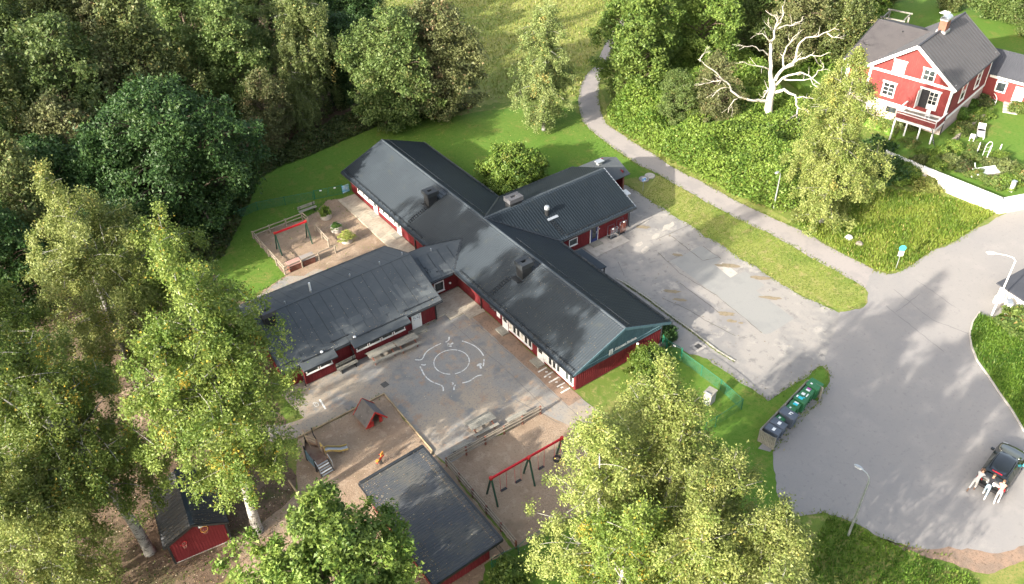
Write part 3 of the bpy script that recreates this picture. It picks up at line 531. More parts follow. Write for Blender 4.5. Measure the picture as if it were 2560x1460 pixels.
# school name and crest on the gable
def text_obj(s, size, name, mat, parent, loc, rot, depth=0.015):
    cu=bpy.data.curves.new(name,'FONT'); cu.body=s; cu.size=size; cu.extrude=depth; cu.align_x='LEFT'; cu.resolution_u=3
    o=bpy.data.objects.new('tmp',cu); COL.objects.link(o); dg=bpy.context.evaluated_depsgraph_get(); dg.update()
    me=bpy.data.meshes.new_from_object(o.evaluated_get(dg)); bpy.data.objects.remove(o)
    me.materials.clear(); me.materials.append(mat)
    r=link(name,me,parent,loc); r.rotation_euler=rot; return r
sg=text_obj('Kvarnens förskola',0.29,'sign_lettering',M_LABELW,school,(4.42,.37,2.27),(math.pi/2,0,0))
wd=max(v.co.x for v in sg.data.vertices); sg.scale=(2.22/wd,1.05,1)
MB().b2(4.38,6.7,.375,.395,2.215,2.235).build('sign_rail',M_LABELW,school)
cr=MB().b2(3.82,4.2,.36,.395,2.03,2.55).build('crest_board',M_LABELW,school)
b=MB()
for x,z,wx,wz in ((3.92,2.16,.06,.05),(4.0,2.22,.05,.08),(4.08,2.26,.06,.05),(3.98,2.12,.12,.04),(4.1,2.14,.05,.1),(3.9,2.3,.04,.05),(4.02,2.34,.1,.02),(4.02,2.42,.1,.02),(3.93,2.46,.05,.05)):
    b.box((x,.352,z),(wx,.01,wz))
b.build('crest_mark',M_ROOFDK,cr)
def wall_lamp(p, d):
    l=MB().box((p[0]+d[0]*.06,p[1]+d[1]*.06,p[2]+.08),(.06+abs(d[0])*.1,.06+abs(d[1])*.1,.04)).build('wall_lamp',M_BLACKIRON,school)
    MB().lathe((p[0]+d[0]*.13,p[1]+d[1]*.13,p[2]-.12),[(.05,0),(.10,.06),(.10,.14),(.04,.19)],10).build('lamp_globe',M_LABELW,l)
wall_lamp((6.85,.5,1.62),(0,-1)); wall_lamp((-.25,16.9,.95),(0,-1)); wall_lamp((-.35,20.6,1.95),(0,1))

# windows and doors: frame > pane. side: wall axis and outward sign
def window(ax, val, out, a0, a1, z0, z1, fr=M_WHITE, glass=M_GLASS, fw=.07, rail=None, name='window'):
    b=MB()
    def bx(u0,u1,w0,w1,d0,d1,bb):
        lo,hi=sorted((val+out*d0,val+out*d1))
        if ax=='x': bb.b2(lo,hi,u0,u1,w0,w1)
        else: bb.b2(u0,u1,lo,hi,w0,w1)
    bx(a0,a0+fw,z0,z1,0,.065,b); bx(a1-fw,a1,z0,z1,0,.065,b); bx(a0+fw,a1-fw,z1-fw,z1,0,.065,b); bx(a0+fw,a1-fw,z0,z0+fw,0,.065,b)
    if rail: bx(a0+fw,a1-fw,rail-.03,rail+.03,0,.06,b)
    o=b.build(name,fr,school)
    p=MB(); bx(a0+fw,a1-fw,z0+fw,z1-fw,.028,.045,p); p.build('pane',glass,o)
    s=MB(); bx(a0-.03,a1+.03,z0-.05,z0-.002,0,.12,s); s.build('sill',fr,o)
    return o
def door(ax, val, out, a0, a1, z1, leaf=M_WHITE, glass=M_GLASS, fr=M_WHITE, g0=.9):
    b=MB()
    def bx(u0,u1,w0,w1,d0,d1,bb):
        lo,hi=sorted((val+out*d0,val+out*d1))
        if ax=='x': bb.b2(lo,hi,u0,u1,w0,w1)
        else: bb.b2(u0,u1,lo,hi,w0,w1)
    bx(a0,a0+.08,.1,z1,0,.07,b); bx(a1-.08,a1,.1,z1,0,.07,b); bx(a0+.08,a1-.08,z1-.08,z1,0,.07,b)
    bx(a0+.08,a1-.08,.1,z1-.08,.02,.05,b)
    o=b.build('door',leaf,school)
    if fr is not leaf:
        f=MB(); bx(a0-.06,a0,.1,z1+.05,0,.08,f); bx(a1,a1+.06,.1,z1+.05,0,.08,f); bx(a0,a1,z1,z1+.05,0,.08,f); f.build('door_frame',fr,o)
    p=MB(); bx(a0+.18,a1-.18,g0,z1-.2,.05,.062,p); p.build('pane',glass,o)
    h=MB(); bx(a1-.2,a1-.16,1.0,1.25,.05,.1,h); h.build('door_handle',M_STEEL,o)
    s=MB(); bx(a0-.15,a1+.15,.02,.14,0,.75,s); s.build('door_step',M_GREYWOOD,o); return o
# left wall, near half
window('x',.6,-1,10.85,11.85,1.0,1.75,M_RED,material('notice_board',(0.03,0.033,0.036),0.5,[(2.4,.55,.6,(0.55,0.56,0.55),(3,3,3))]),.04,name='notice_board')
MB().b2(.55,.575,10.3,10.78,.75,1.55).build('paper_notice',M_LABELW,school)
door('x',.6,-1,9.17,9.95,1.98)
for i in range(6): window('x',.6,-1,8.55-i*.525-.03,9.02-i*.525,.52,1.62,glass=M_GLASS if i%3 else M_BLIND)
door('x',.6,-1,4.35,5.15,1.98)
for i in range(7): window('x',.6,-1,3.82-i*.52-.03,4.28-i*.52,.52,1.62,glass=M_GLASS if i%4 else M_BLIND)
# left wall, far half
for i in range(6): window('x',.6,-1,35.02-i*.54,35.52-i*.54,.85,1.75,glass=M_BLIND if i%2 else M_GLASS)
door('x',.6,-1,31.4,32.22,1.98)
for i in range(6): window('x',.6,-1,30.35-i*.54,30.85-i*.54,.85,1.75,glass=M_BLIND if i%2==0 else M_GLASS)
door('x',.6,-1,26.7,27.5,1.98)
for y in (3,7,11): window('x',9.4,1,y,y+1.4,.9,1.8)
for y in (26,30,34): window('x',9.4,1,y,y+1.4,.9,1.8)
MB().b2(.47,.595,24.0,24.12,0,2.35).build('corner_post',M_BLACKIRON,school)
# entrance canopy on the right wall
plate('entrance_canopy',[(9.3,9.2,2.05),(9.3,12.6,2.05),(11.3,12.6,1.9),(11.3,9.2,1.9)],.08,M_ROOF)
for y in (9.35,12.45): MB().b2(11.1,11.2,y-.05,y+.05,0,1.85).build('canopy_post',M_BLACKIRON,school)
door('x',9.4,1,10.4,11.3,1.98,leaf=M_NAVY)
# wing walls
b=MB().b2(9.4,18.8,14.7,14.85,.12,2.5); boards(b,(9.4,14.7),(18.8,14.7),.12,2.5,(0,-1)); wall('wall',b)
b=MB().b2(9.4,18.8,22.95,23.1,.12,2.5); boards(b,(9.4,23.1),(18.8,23.1),.12,2.5,(0,1)); wall('wall',b)
b=MB(); P=[(14.7,.1),(23.1,.1),(23.1,2.5),(WYR,4.32),(14.7,2.5)]
b.add([(18.65,y,z) for y,z in P]+[(18.8,y,z) for y,z in P],[(0,1,2,3,4),(9,8,7,6,5)]+[(i,(i+1)%5,(i+1)%5+5,i+5) for i in range(5)])
boards(b,(18.8,14.7),(18.8,23.1),.12,0,(1,0),top=lambda t: 2.5+1.76*(1-abs(2*t-1))); wall('wall',b)
for s in (0,1):
    y0=WY0 if s==0 else WY1
    MB().bar((WX1+.01,y0,HE-.06),(WX1+.01,WYR,HR-.03),.04,.2,upv=(0,0,1)).build('barge_board',M_ROOFDK,school)
window('y',14.7,-1,11.5,12.5,.82,1.55)
door('y',14.7,-1,14.1,14.95,2.05,leaf=M_NAVY,g0=.5)
MB().b2(15.15,15.2,14.62,14.69,1.3,1.4).build('door_bell',M_LABELW,school)
# extension walls
b=MB().b2(18.82,22.5,22.85,23.0,.1,2.35); wall('wall',b); b=MB().b2(22.35,22.5,19.5,22.85,.1,2.7); boards(b,(22.5,19.5),(22.5,22.85),.1,2.4,(1,0)); wall('wall',b)
b=MB().b2(18.82,22.35,20.3,20.45,.1,2.7); wall('wall',b)
door('y',20.3,-1,20.6,21.6,2.05,leaf=M_NAVY,g0=.5)
MB().b2(22.3,22.45,19.3,19.45,0,2.35).build('porch_post',M_POSTRED,school)
# annex walls
b=MB().b2(-16.8,-3.35,14.25,14.4,.12,2.3); boards(b,(-16.8,14.25),(-3.35,14.25),.12,2.3,(0,-1)); wall('wall',b)
b=MB().b2(-16.8,-3.35,23.0,23.15,.12,2.3); wall('wall',b)
for x in (-16.8,-3.5):
    b=MB(); P=[(14.4,.1),(23.0,.1),(23.0,2.25),(AYR,3.95),(14.4,2.25)]
    b.add([(x,y,z) for y,z in P]+[(x+.15,y,z) for y,z in P],[(0,1,2,3,4),(9,8,7,6,5)]+[(i,(i+1)%5,(i+1)%5+5,i+5) for i in range(5)])
    xx=x if x<-10 else x+.15; boards(b,(xx,14.4),(xx,23.0),.12,0,(-1 if x<-10 else 1,0),top=lambda t: 2.2+1.7*(1-abs(2*t-1))); wall('wall',b)
MB().b2(-16.7,-3.45,14.3,23.1,0,.12).build('plinth',M_CONC,school)
for x in (AX0,AX1):
    for s in (AY0,AY1): MB().bar((x,s,AE-.05),(x,AYR,AR-.05),.05,.2).build('barge_board',M_ROOFDK,school)
for x in (-16.83,-3.33): MB().b2(x-.06,x+.06,14.19,14.245,.05,2.2).build('corner_board',M_BLACKIRON,school)
# bays
for x0,x1,n in ((-15.6,-13.0,2),(-11.25,-6.4,4)):
    b=MB().b2(x0,x1,13.72,14.24,.1,1.9); boards(b,(x0,13.72),(x1,13.72),.1,1.05,(0,-1)); wall('bay_wall',b)
    wN=(x1-x0-.3)/n
    for i in range(n): window('y',13.72,-1,x0+.15+i*wN+.03,x0+.15+(i+1)*wN-.07,1.08,1.72)
door('y',14.25,-1,-5.68,-4.75,2.1,g0=1.0,glass=M_POSTER)
# link walls
b=MB().b2(-3.3,.6,16.9,17.05,.1,2.45); boards(b,(-3.3,16.9),(.6,16.9),.1,2.4,(0,-1)); wall('wall',b)
b=MB().b2(-3.3,.6,20.5,20.65,.1,2.45); wall('wall',b)
window('y',16.9,-1,-1.82,-.82,.45,1.48,fw=.09)

# gutters, downpipes, snow guards
def gutter(p, q, mat=M_ROOFDK): MB().bar(p,q,.13,.11).build('gutter',mat,school)
gutter((-.06,-.05,HE-.08),(-.06,16.2,HE-.08)); gutter((-.06,21.3,HE-.08),(-.06,ML,HE-.08)); gutter((10.06,-.05,HE-.08),(10.06,14.0,HE-.08)); gutter((10.06,23.8,HE-.08),(10.06,ML,HE-.08))
gutter((10.2,WY0-.06,HE-.08),(WX1,WY0-.06,HE-.08)); gutter((10.2,WY1+.06,HE-.08),(WX1,WY1+.06,HE-.08)); gutter((AX0,AY1+.06,AE-.1),(AX1,AY1+.06,AE-.1)); gutter((-2.8,21.27,2.2),(-.2,21.27,2.2))
gutter((AX0,AY0-.06,AE-.1),(-15.8,AY0-.06,AE-.1)); gutter((-12.8,AY0-.06,AE-.1),(-11.45,AY0-.06,AE-.1)); gutter((-6.2,AY0-.06,AE-.1),(AX1,AY0-.06,AE-.1)); gutter((-2.8,16.22,2.2),(-.2,16.22,2.2))
for x,y,x2,y2,zt in ((.5,13.05,.5,13.05,2.3),(-15.72,14.1,-15.72,13.66,1.7),(-11.38,14.1,-11.38,13.66,1.7),(18.9,14.62,18.9,14.62,2.3),(9.48,.42,9.48,.42,2.3)):
    b=MB().tube([(x,y,zt+.02),(x,y,zt-.15),(x2,y2,zt-.4),(x2,y2,.15),(x2,y2-.15,.08)],.05,8); b.build('downpipe',M_BLACKIRON,school)
def snow_guard(p, q, nrm, pitch=1.0, tall=.2, bars=1, sp=.07):
    """a rail on brackets along a slope"""
    b=MB(); p=Vector(p);q=Vector(q);n=Vector(nrm).normalized(); L=(q-p).length; k=int(L/pitch); d=(q-p)/L
    for i in range(bars): b.tube([p+n*(tall-i*sp),q+n*(tall-i*sp)],.016,5)
    for i in range(k+1):
        c=p+d*min(L,i*pitch+.15); s=Vector((n.x,n.y,0)); s=s.normalized() if s.length>1e-4 else Vector((0,0,1))
        b.bar(c+s*.16-Vector((0,0,.16*(SL if s.x or s.y else 0))),c+n*(tall+.02),.03,.03,upv=d); b.bar(c-s*.10+Vector((0,0,.10*SL)),c+n*(tall),.03,.03,upv=d)
    b.build('snow_guard',M_ROOFDK,school)
nL=(-SL,0,1); nR=(SL,0,1); nF=(0,-SL*1.04,1)
for a,c in ((.2,7.2),(7.6,14.8),(19.2,26),(26.4,31.5),(31.9,37.5)): snow_guard((5.55,a,HR-.55*SL),(5.55,c,HR-.55*SL),nR,1.05,.16)
for a,c in ((.2,13.7),(24.1,37.5)): snow_guard((9.75,a,HE+.25*SL),(9.75,c,HE+.25*SL),nR,.9,.22,3)
for a,c in ((.2,8),(8,15.8),(22,30),(30,37.5)): snow_guard((.28,a,HE+.28*SL),(.28,c,HE+.28*SL),nL,.8,.2,2)
snow_guard((10.8,WY0+.28,HE+.28*.43),(WX1-.1,WY0+.28,HE+.28*.43),nF,.8,.2,3)
snow_guard((10.5,WY1-.3,HE+.3*.43),(WX1-.1,WY1-.3,HE+.3*.43),(0,SL,1),1.0,.16)
snow_guard((AX0+.3,AY1-.35,AE+.35*ASL),(AX1-.3,AY1-.35,AE+.35*ASL),(0,SL,1),1.6,.09)
# ridge tiles, one by one
rt=MB().tube([(0,-.2,0),(0,.2,0)],[.10,.115],8).mesh('ridge_tile',material('ridge_metal',(0.05,0.06,0.068),0.45,[(3,.5,.7,(0.042,0.05,0.058))]))
for i in range(94): link('ridge_tile',rt,school,(5,.2+i*.4,HR+.005))
for i in range(35): link('ridge_tile',rt,school,(5.25+i*.4,WYR,HR+.035),math.pi/2)
# verge caps
for a,c in (((WX1-.04,WY0,HE+.04),(WX1-.04,WYR,HR+.08)),((.0,.05,HE+.03),(5,.05,HR+.04)),((10,.05,HE+.03),(5,.05,HR+.04)),((0,ML-.05,HE+.03),(5,ML-.05,HR+.04)),((10,ML-.05,HE+.03),(5,ML-.05,HR+.04)),((12.15,WY0+.3,HE+.13),(10.3,WYR-.1,HR))):
    if a[0]!=12.15: MB().bar(a,c,.10,.03).build('verge_cap',M_STEEL if a[0]==WX1-.04 else MATS['ridge_metal'],school)
# valley flashings
for a,c in (((0,16.3,2.45),(2.5,18.75,3.5)),((0,21.2,2.45),(2.5,18.75,3.5)),((10,14.1,2.5),(5.1,18.85,4.5)),((10,23.66,2.5),(5.1,18.9,4.5))):
    MB().bar(a,c,.16,.03).build('valley_flashing',M_ROOFDK,school)
# chimneys: ventilation stacks with hoods
def stack(x,y,zb,zt,wx=.95,wy=.85,capw=.28,mat=M_BLACKIRON,capm=M_ROOFDK,rz=0):
    c=MB().box((x,y,(zb+zt)/2),(wx,wy,zt-zb)).build('chimney',mat,school)
    b=MB(); X,Y=wx+capw,wy+capw; t=.09
    b.box((x,y-Y/2+Y*.19,zt+.22),(X,Y*.38,.40),0,0,.96); b.box((x,y+Y/2-Y*.19,zt+.22),(X,Y*.38,.40),0,0,.96)
    b.box((x-X/2+X*.16,y,zt+.21),(X*.30,Y*.235,.38)); b.box((x+X/2-X*.16,y,zt+.21),(X*.30,Y*.235,.38))
    b.build('chimney_hood',capm,c)
    MB().box((x,y,zt+.10),(X*.36,Y*.22,.05)).build('flue_mouth',M_RUBBER,c)
stack(3.45,10.75,3.2,4.75); stack(3.2,25.1,3.1,4.65); stack(8.55,19.2,4.0,4.85,1.3,.8,.25,capm=material('grey_hood',(0.075,0.075,0.08),0.7,[(2,.5,.7,(0.06,0.06,0.064))])); stack(-16.05,17.9,3.7,4.75,.9,.8,.25,capm=MATS['grey_hood'])
for y in (10.75,25.1): MB().slab([(3.95,y-.5,HE+3.95*SL+.07),(4.75,y-.5,HE+4.75*SL+.07),(4.75,y+.5,HE+4.75*SL+.07),(3.95,y+.5,HE+3.95*SL+.07)],.02).build('chimney_flashing',M_ROOFDK if y<20 else MATS['ridge_metal'],school)
for y in (10.75,25.1):
    b=MB(); zz=HE+2.65*SL
    for k in range(5): b.bar((2.45+k*.1,y-.55,zz+.16),(2.45+k*.1,y+.55,zz+.16),.05,.03)
    b.bar((2.4,y-.4,zz+.12),(2.9,y-.4,zz+.12),.04,.06); b.bar((2.4,y+.4,zz+.12),(2.9,y+.4,zz+.12),.04,.06); b.build('roof_walkway',M_BLACKIRON,school)
fl=MB().cyl((10.6,16.85,3.4),.2,.85,14).build('chimney',M_BLACKIRON,school); MB().lathe((10.6,16.85,4.25),[(.25,0),(.25,.2),(.2,.32),(.08,.36)],14).build('chimney_hood',M_STEEL,fl)
MB().slab([(10.3,16.2,3.42),(11.5,16.2,3.42),(11.5,16.5,3.5),(10.3,16.5,3.5)],.05).build('roof_walkway',M_STEEL,school)
MB().box((20.75,21.3,3.62),(.85,.6,.08)).build('roof_hatch',M_STEEL,school); MB().box((20.75,21.3,3.42),(.5,.4,.34)).build('hatch_kerb',M_STEEL,school)
# roof ladders: a rung is a small bracket step
def rungs(p, q, nrm, n):
    p=Vector(p);q=Vector(q); d=(q-p); side=Vector(nrm).cross(d).normalized()
    me=MB().bar(-side*.22,side*.22,.07,.05).add([tuple(side*a+Vector(nrm).normalized()*b) for a,b in ((-.22,-.02),(-.14,-.02),(-.14,.14),(-.22,.14))],[(0,1,2,3)]).add([tuple(side*a+Vector(nrm).normalized()*b) for a,b in ((.22,-.02),(.14,-.02),(.14,.14),(.22,.14))],[(0,1,2,3)]).mesh('ladder_rung',M_BLACKIRON)
    for i in range(n): link('ladder_rung',me,school,tuple(p+d*(i+.5)/n+Vector(nrm).normalized()*.09))
rungs((.5,11.45,HE+.5*SL),(2.5,11.45,HE+2.5*SL),nL,9); rungs((.5,24.9,HE+.5*SL),(2.5,24.9,HE+2.5*SL),nL,9)
rungs((10.75,WY0+.45,HE+.45*.43),(10.6,WY0+2.1,HE+2.1*.43),nF,8)
# vent pipes on the felt ridges
for x,h in ((-14.2,.14),(-11.9,.14),(-8.4,.16),(-5.6,.16),(-3.4,.16)): MB().cyl((x,19.05,AR-.2),.055,h+.25,10).build('vent_pipe',M_STEEL,school)
MB().cyl((-11.75,19.6,AR-.3),.08,.85,10).build('vent_pipe',M_LABELW,school); MB().cyl((-.7,18.85,3.38),.06,.3,10).build('vent_pipe',M_STEEL,school)
for x,y,z in ((-10.95,13.9,2.42),(-13.8,13.9,2.42)): MB().lathe((x,y,z-.04),[(.12,0),(.12,.06),(.05,.13)],10).build('roof_vent',M_LABELW,school)
# litter on the link roof and rain marks are in the material; dark twigs here
b=MB()
for i,(x,y) in enumerate(((-2.3,18.0),(-2.1,17.6),(-1.9,17.1),(-2.15,17.2),(-2.0,17.35),(-1.3,16.9),(-.9,16.8))):
    z=2.36+.457*(y-16.3); b.box((x,y,z),(.10,.22 if i%2 else .08,.04),i)
b.build('roof_debris',M_ROOFDK,school)

# timber decks: boards one by one
def deck(label, x0, x1, y0, y1, along, hole=None, pitch=.145):
    d=thing('timber_deck',(x0,y0,0),label,'deck')
    n=int(((y1-y0) if along=='x' else (x1-x0))/pitch)
    cache={}
    for i in range(n):
        a0,a1=(x0,x1) if along=='x' else (y0,y1); c=(y0 if along=='x' else x0)+(i+.5)*pitch
        if hole: a0,a1=hole(c,a0,a1)
        if a1-a0<.2: continue
        key=round(a1-a0,2)
        if key not in cache: cache[key]=MB().box((0,0,.06),((a1-a0),pitch-.03,.12) if along=='x' else (pitch-.03,(a1-a0),.12)).mesh('deck_board',M_DECK)
        link('deck_board',cache[key],d,((a0+a1)/2-x0,c-y0,.004*(i%3)) if along=='x' else (c-x0,(a0+a1)/2-y0,.004*(i%3)))
    return d
deck('long pale timber walkway along the red wall beside the small play yard',-1.35,.55,20.7,36.6,'x')
deck('stepped timber deck in the corner between annex and main wing',-3.2,.55,12.55,16.85,'x',lambda y,a,c: (a,c) if y>14.3 else ((-1.05,c) if y<13.4 else (-2.4,c)))


# ================================================================== SHEDS AND PLAY YARD
# mono-pitch store shed with a corrugated roof
st=thing('store_shed',(-17.5,-8.5,0),'long red store shed with a leaf strewn black corrugated mono pitch roof','shed')
def shed_roof():
    o=np.array([0,0,2.3]);u=np.array([0,9.35,0]);v=np.array([4.95,0,.28])
    ribs=47; k=6; nx=ribs*k+1; s=np.linspace(0,1,nx); prof=.028*(1+np.cos(2*np.pi*s*ribs)); n=np.array([-.056,0,1.])
    ts=np.array([0,.5,1]); V=o+s[None,:,None]*u+ts[:,None,None]*v+prof[None,:,None]*n
    idx=np.arange(nx*3).reshape(3,nx); F=np.stack([idx[:-1,:-1],idx[1:,:-1],idx[1:,1:],idx[:-1,1:]],-1).reshape(-1,4)
    return np_mesh('corrugated_roof',V.reshape(-1,3),F,M_TARP)
link('corrugated_roof',shed_roof(),st)
MB().slab([(0.02,.02,2.26),(4.93,.02,2.54),(4.93,9.33,2.54),(0.02,9.33,2.26)],.1).build('roof_deck',M_ROOFDK,st)
for p,q in (((0,-.03,2.25),(4.95,-.03,2.53)),((0,9.38,2.25),(4.95,9.38,2.53)),((-.03,0,2.24),(-.03,9.35,2.24)),((4.98,0,2.53),(4.98,9.35,2.53))):
    MB().bar(p,q,.04,.18).build('fascia_board',M_BLACKIRON,st)
MB().bar((0.05,9.30,2.40),(4.95,9.30,2.68),.22,.02).build('verge_cap',M_ROOFDK,st); MB().bar((4.9,0,2.66),(4.9,9.35,2.66),.16,.02).build('verge_cap',M_ROOFDK,st)
def shed_wall(p,q,z1,nrm):
    b=MB(); b.bar((p[0],p[1],z1/2),(q[0],q[1],z1/2),.1,z1)
    L=math.hypot(q[0]-p[0],q[1]-p[1])
    for i in range(int(L/.18)+1):
        t=min(1,i*.18/L); b.box((p[0]+(q[0]-p[0])*t+nrm[0]*.06,p[1]+(q[1]-p[1])*t+nrm[1]*.06,z1/2),(.04,.04,z1))
    return b.build('wall',M_RED,st)
shed_wall((.5,.9),(4.4,.9),2.2,(0,-1)); shed_wall((.5,8.8),(4.4,8.8),2.2,(0,1)); shed_wall((.5,.9),(.5,8.8),2.2,(-1,0)); shed_wall((4.4,.9),(4.4,8.8),2.2,(1,0))
# leaf specks caught on the corrugations: geometry, too many to count
def litter(name, n, fn, size, parent, seed, z=.0):
    rng=np.random.default_rng(seed); P=fn(rng,n); a=rng.uniform(0,2*np.pi,n); s=size*rng.uniform(.5,1.5,n)
    dx=np.stack([np.cos(a)*s,np.sin(a)*s,0*a],-1); dy=np.stack([-np.sin(a)*s*.6,np.cos(a)*s*.6,0*a],-1)
    V=np.stack([P-dx,P+dy,P+dx,P-dy],1).reshape(-1,3); F=np.arange(4*n).reshape(n,4)
    o=link(name,np_mesh(name,V,F,L_LITTER,rng.uniform(0,1,n)),parent); o['kind']='stuff'; return o
litter('leaf_litter',520,lambda r,n:(lambda x,y:np.stack([x,y,2.37+x/4.95*.28],-1))(np.concatenate([r.uniform(0.1,4.9,n//2),r.uniform(.05,.9,n-n//2)]),r.uniform(.1,9.2,n)),.032,st,1)
litter('moss_line',260,lambda r,n:(lambda x,y:np.stack([x,y,2.375+x/4.95*.28],-1))(r.normal(4.45,.05,n),r.uniform(.1,9.2,n)),.03,st,2)
# cycle rail along the shed's right side
cr=thing('metal_railing',(-12.35,-8.3,0),'thin black metal railing running along the store shed wall','railing')
for z in (.95,.35): MB().tube([(0,0,z),(0,4.6,z)],.018,6).build('rail',M_BLACKIRON,cr)
rb=MB().tube([(0,0,.35),(0,0,.95)],.010,5).mesh('baluster',M_BLACKIRON)
for i in range(32): link('baluster',rb,cr,(0,.12+i*.142,0))
for y in (0,2.3,4.6): MB().tube([(0,y,0),(0,y,.98)],.022,6).build('rail_post',M_STEEL,cr)
MB().tube([(-1.0,0,.95),(0,0,.95)],.018,6).build('rail',M_BLACKIRON,cr)
b=MB()
for i in range(9): b.bar((-1.0+.11*i,-.3,.05),(-1.0+.11*i,.1,.5),.04,.03)
b.build('side_ramp',M_FENCEGREEN,cr)

# small gabled shed with basketball hoops
ss=thing('gabled_shed',(-27.46,3.85,0),'small red shed with a black tiled gable roof and basketball hoops on its end','shed',rz=math.radians(-7.6)*-1-math.radians(15.2))
HW,SLN,zE,zR=1.98,5.0,2.15,3.2
def sroof(sgn):
    o=np.array([sgn*HW,-.35,zE]);u=np.array([0,SLN,0]);v=np.array([-sgn*HW,0,zR-zE]); n=np.cross(u,v); n/=np.linalg.norm(n); n=n if n[2]>0 else -n
    ribs=18;k=6;nx=ribs*k+1;s=np.linspace(0,1,nx);prof=.03*(1+np.cos(2*np.pi*s*ribs)); rows=6; ts=[];hs=[]
    for r in range(rows): ts+=[r/rows,(r+1)/rows-1e-4];hs+=[.03,0]
    ts=np.array(ts);hs=np.array(hs);ny=len(ts)
    V=o+s[None,:,None]*u+ts[:,None,None]*v+(prof[None,:,None]+hs[:,None,None])*n
    idx=np.arange(nx*ny).reshape(ny,nx);F=np.stack([idx[:-1,:-1],idx[:-1,1:],idx[1:,1:],idx[1:,:-1]],-1).reshape(-1,4)
    return np_mesh('tiled_slope',V.reshape(-1,3),F,M_SHEDTILE)
M_SHEDTILE=material('shed_tile',(0.028,0.030,0.033),0.6,[(1.5,.5,.68,(0.045,0.044,0.042)),(9,.58,.7,(0.06,0.05,0.035))])
for s in (-1,1):
    link('tiled_slope',sroof(s),ss)
    MB().slab([(s*HW,-.35,zE-.02),(0,-.35,zR-.02),(0,SLN-.35,zR-.02),(s*HW,SLN-.35,zE-.02)],.06).build('roof_deck',M_ROOFDK,ss)
    MB().bar((s*HW,-.36,zE-.04),(0,-.36,zR-.04),.04,.16).build('barge_board',M_BLACKIRON,ss); MB().bar((s*HW,SLN-.34,zE-.04),(0,SLN-.34,zR-.04),.04,.16).build('barge_board',M_BLACKIRON,ss)
    MB().bar((s*HW,-.3,zE-.06),(s*HW,SLN-.4,zE-.06),.12,.1).build('gutter',M_BLACKIRON,ss)
    MB().b2(s*1.78-.06,s*1.78+.06,-.06,.06,0,2.15).build('corner_post',M_BLACKIRON,ss)
MB().bar((0,-.35,zR+.07),(0,SLN-.35,zR+.07),.26,.05).build('ridge_cap',M_ROOF,ss)
b=MB(); P=[(-1.7,.05),(1.7,.05),(1.7,2.25),(0,3.1),(-1.7,2.25)]
for y in (0,SLN-.75):
    b=MB(); b.add([(x,y,z) for x,z in P]+[(x,y+.1,z) for x,z in P],[(0,1,2,3,4),(9,8,7,6,5)]+[(i,(i+1)%5,(i+1)%5+5,i+5) for i in range(5)])
    for i in range(19): x=-1.65+i*.183; b.box((x,-.012 if y==0 else y+.11,(2.2+.85*(1-abs(x)/1.7))/2),(.05,.03,2.2+.85*(1-abs(x)/1.7)-.1))
    b.build('wall',M_RED,ss)
for x in (-1.65,1.65):
    b=MB().b2(x-.05,x+.05,.1,SLN-.75,.05,2.2); b.build('wall',M_RED,ss)
MB().b2(-1.75,1.75,-.03,0,0,.06).build('plinth',M_CONC,ss)
litter('leaf_litter',420,lambda r,n:(lambda x,y:np.stack([x,y,zR-(zR-zE)*np.abs(x)/HW+.085],-1))(r.uniform(-1.9,1.9,n),r.uniform(-.3,4.6,n)),.026,ss,3)
def hoop(x,z,r,lab,board,at=(0,-.02)):
    h=thing('basketball_hoop',(0,0,0),lab,'hoop'); h.parent=None
    mw=Matrix.Translation(ss.location) @ Matrix.Rotation(ss.rotation_euler.z,4,'Z'); p=mw@Vector((x,-.05,z)); h.location=p; h.rotation_euler=(0,0,ss.rotation_euler.z)
    if board:
        MB().b2(-.3,.3,-.04,.0,-.05,.38).build('backboard',M_LABELW,h)
        b=MB()
        for a,c in (((-.14,-.05,.06),(.14,-.05,.06)),((-.14,-.05,.26),(.14,-.05,.26)),((-.14,-.05,.06),(-.14,-.05,.26)),((.14,-.05,.06),(.14,-.05,.26))): b.bar(a,c,.02,.03)
        b.build('target_box',M_BLACKIRON,h)
    b=MB(); b.tube([(r*math.cos(t),-.08-r+r*math.sin(t),0) for t in [2*math.pi*i/20 for i in range(21)]],.018,6,cap=False); b.tube([(0,-.08,0),(0,.0,.0)],.02,5); b.build('rim',M_SWINGRED if not board else M_ORANGE,h)
    b=MB()
    for i in range(12):
        t=2*math.pi*i/12; t2=t+.26
        b.tube([(r*math.cos(t),-.08-r+r*math.sin(t),0),(r*.6*math.cos(t2),-.08-r+r*.6*math.sin(t2),-.22),(r*.5*math.cos(t),-.08-r+r*.5*math.sin(t),-.38)],.006,4)
    b.build('net',M_CLTAN,h)
hoop(.55,2.45,.225,'orange basketball hoop with white backboard high on the small gabled shed',True)
hoop(-.85,1.85,.17,'small plain red hoop low on the small gabled shed wall',False)

# timber edging round the sand
def edging(pts,label):
    e=thing('sand_edging',(*pts[0],0),label,'edging')
    for a,c in zip(pts[:-1],pts[1:]):
        L=math.hypot(c[0]-a[0],c[1]-a[1]); n=max(1,round(L/2.4))
        for i in range(n):
            p=(a[0]+(c[0]-a[0])*i/n-pts[0][0],a[1]+(c[1]-a[1])*i/n-pts[0][1],.09); q=(a[0]+(c[0]-a[0])*(i+.99)/n-pts[0][0],a[1]+(c[1]-a[1])*(i+.99)/n-pts[0][1],.09)
            MB().tube([p,q],.065,8).build('log',M_LOG,e)
    return e
edging([(-18.58,9.08),(-11.25,9.17),(-11.29,2.05),(-11.69,1.74)],'pale log edging along the yard side of the big sand area')
edging([(-20.68,5.82),(-20.64,4.16)],'short log edging at the tree side of the big sand area')

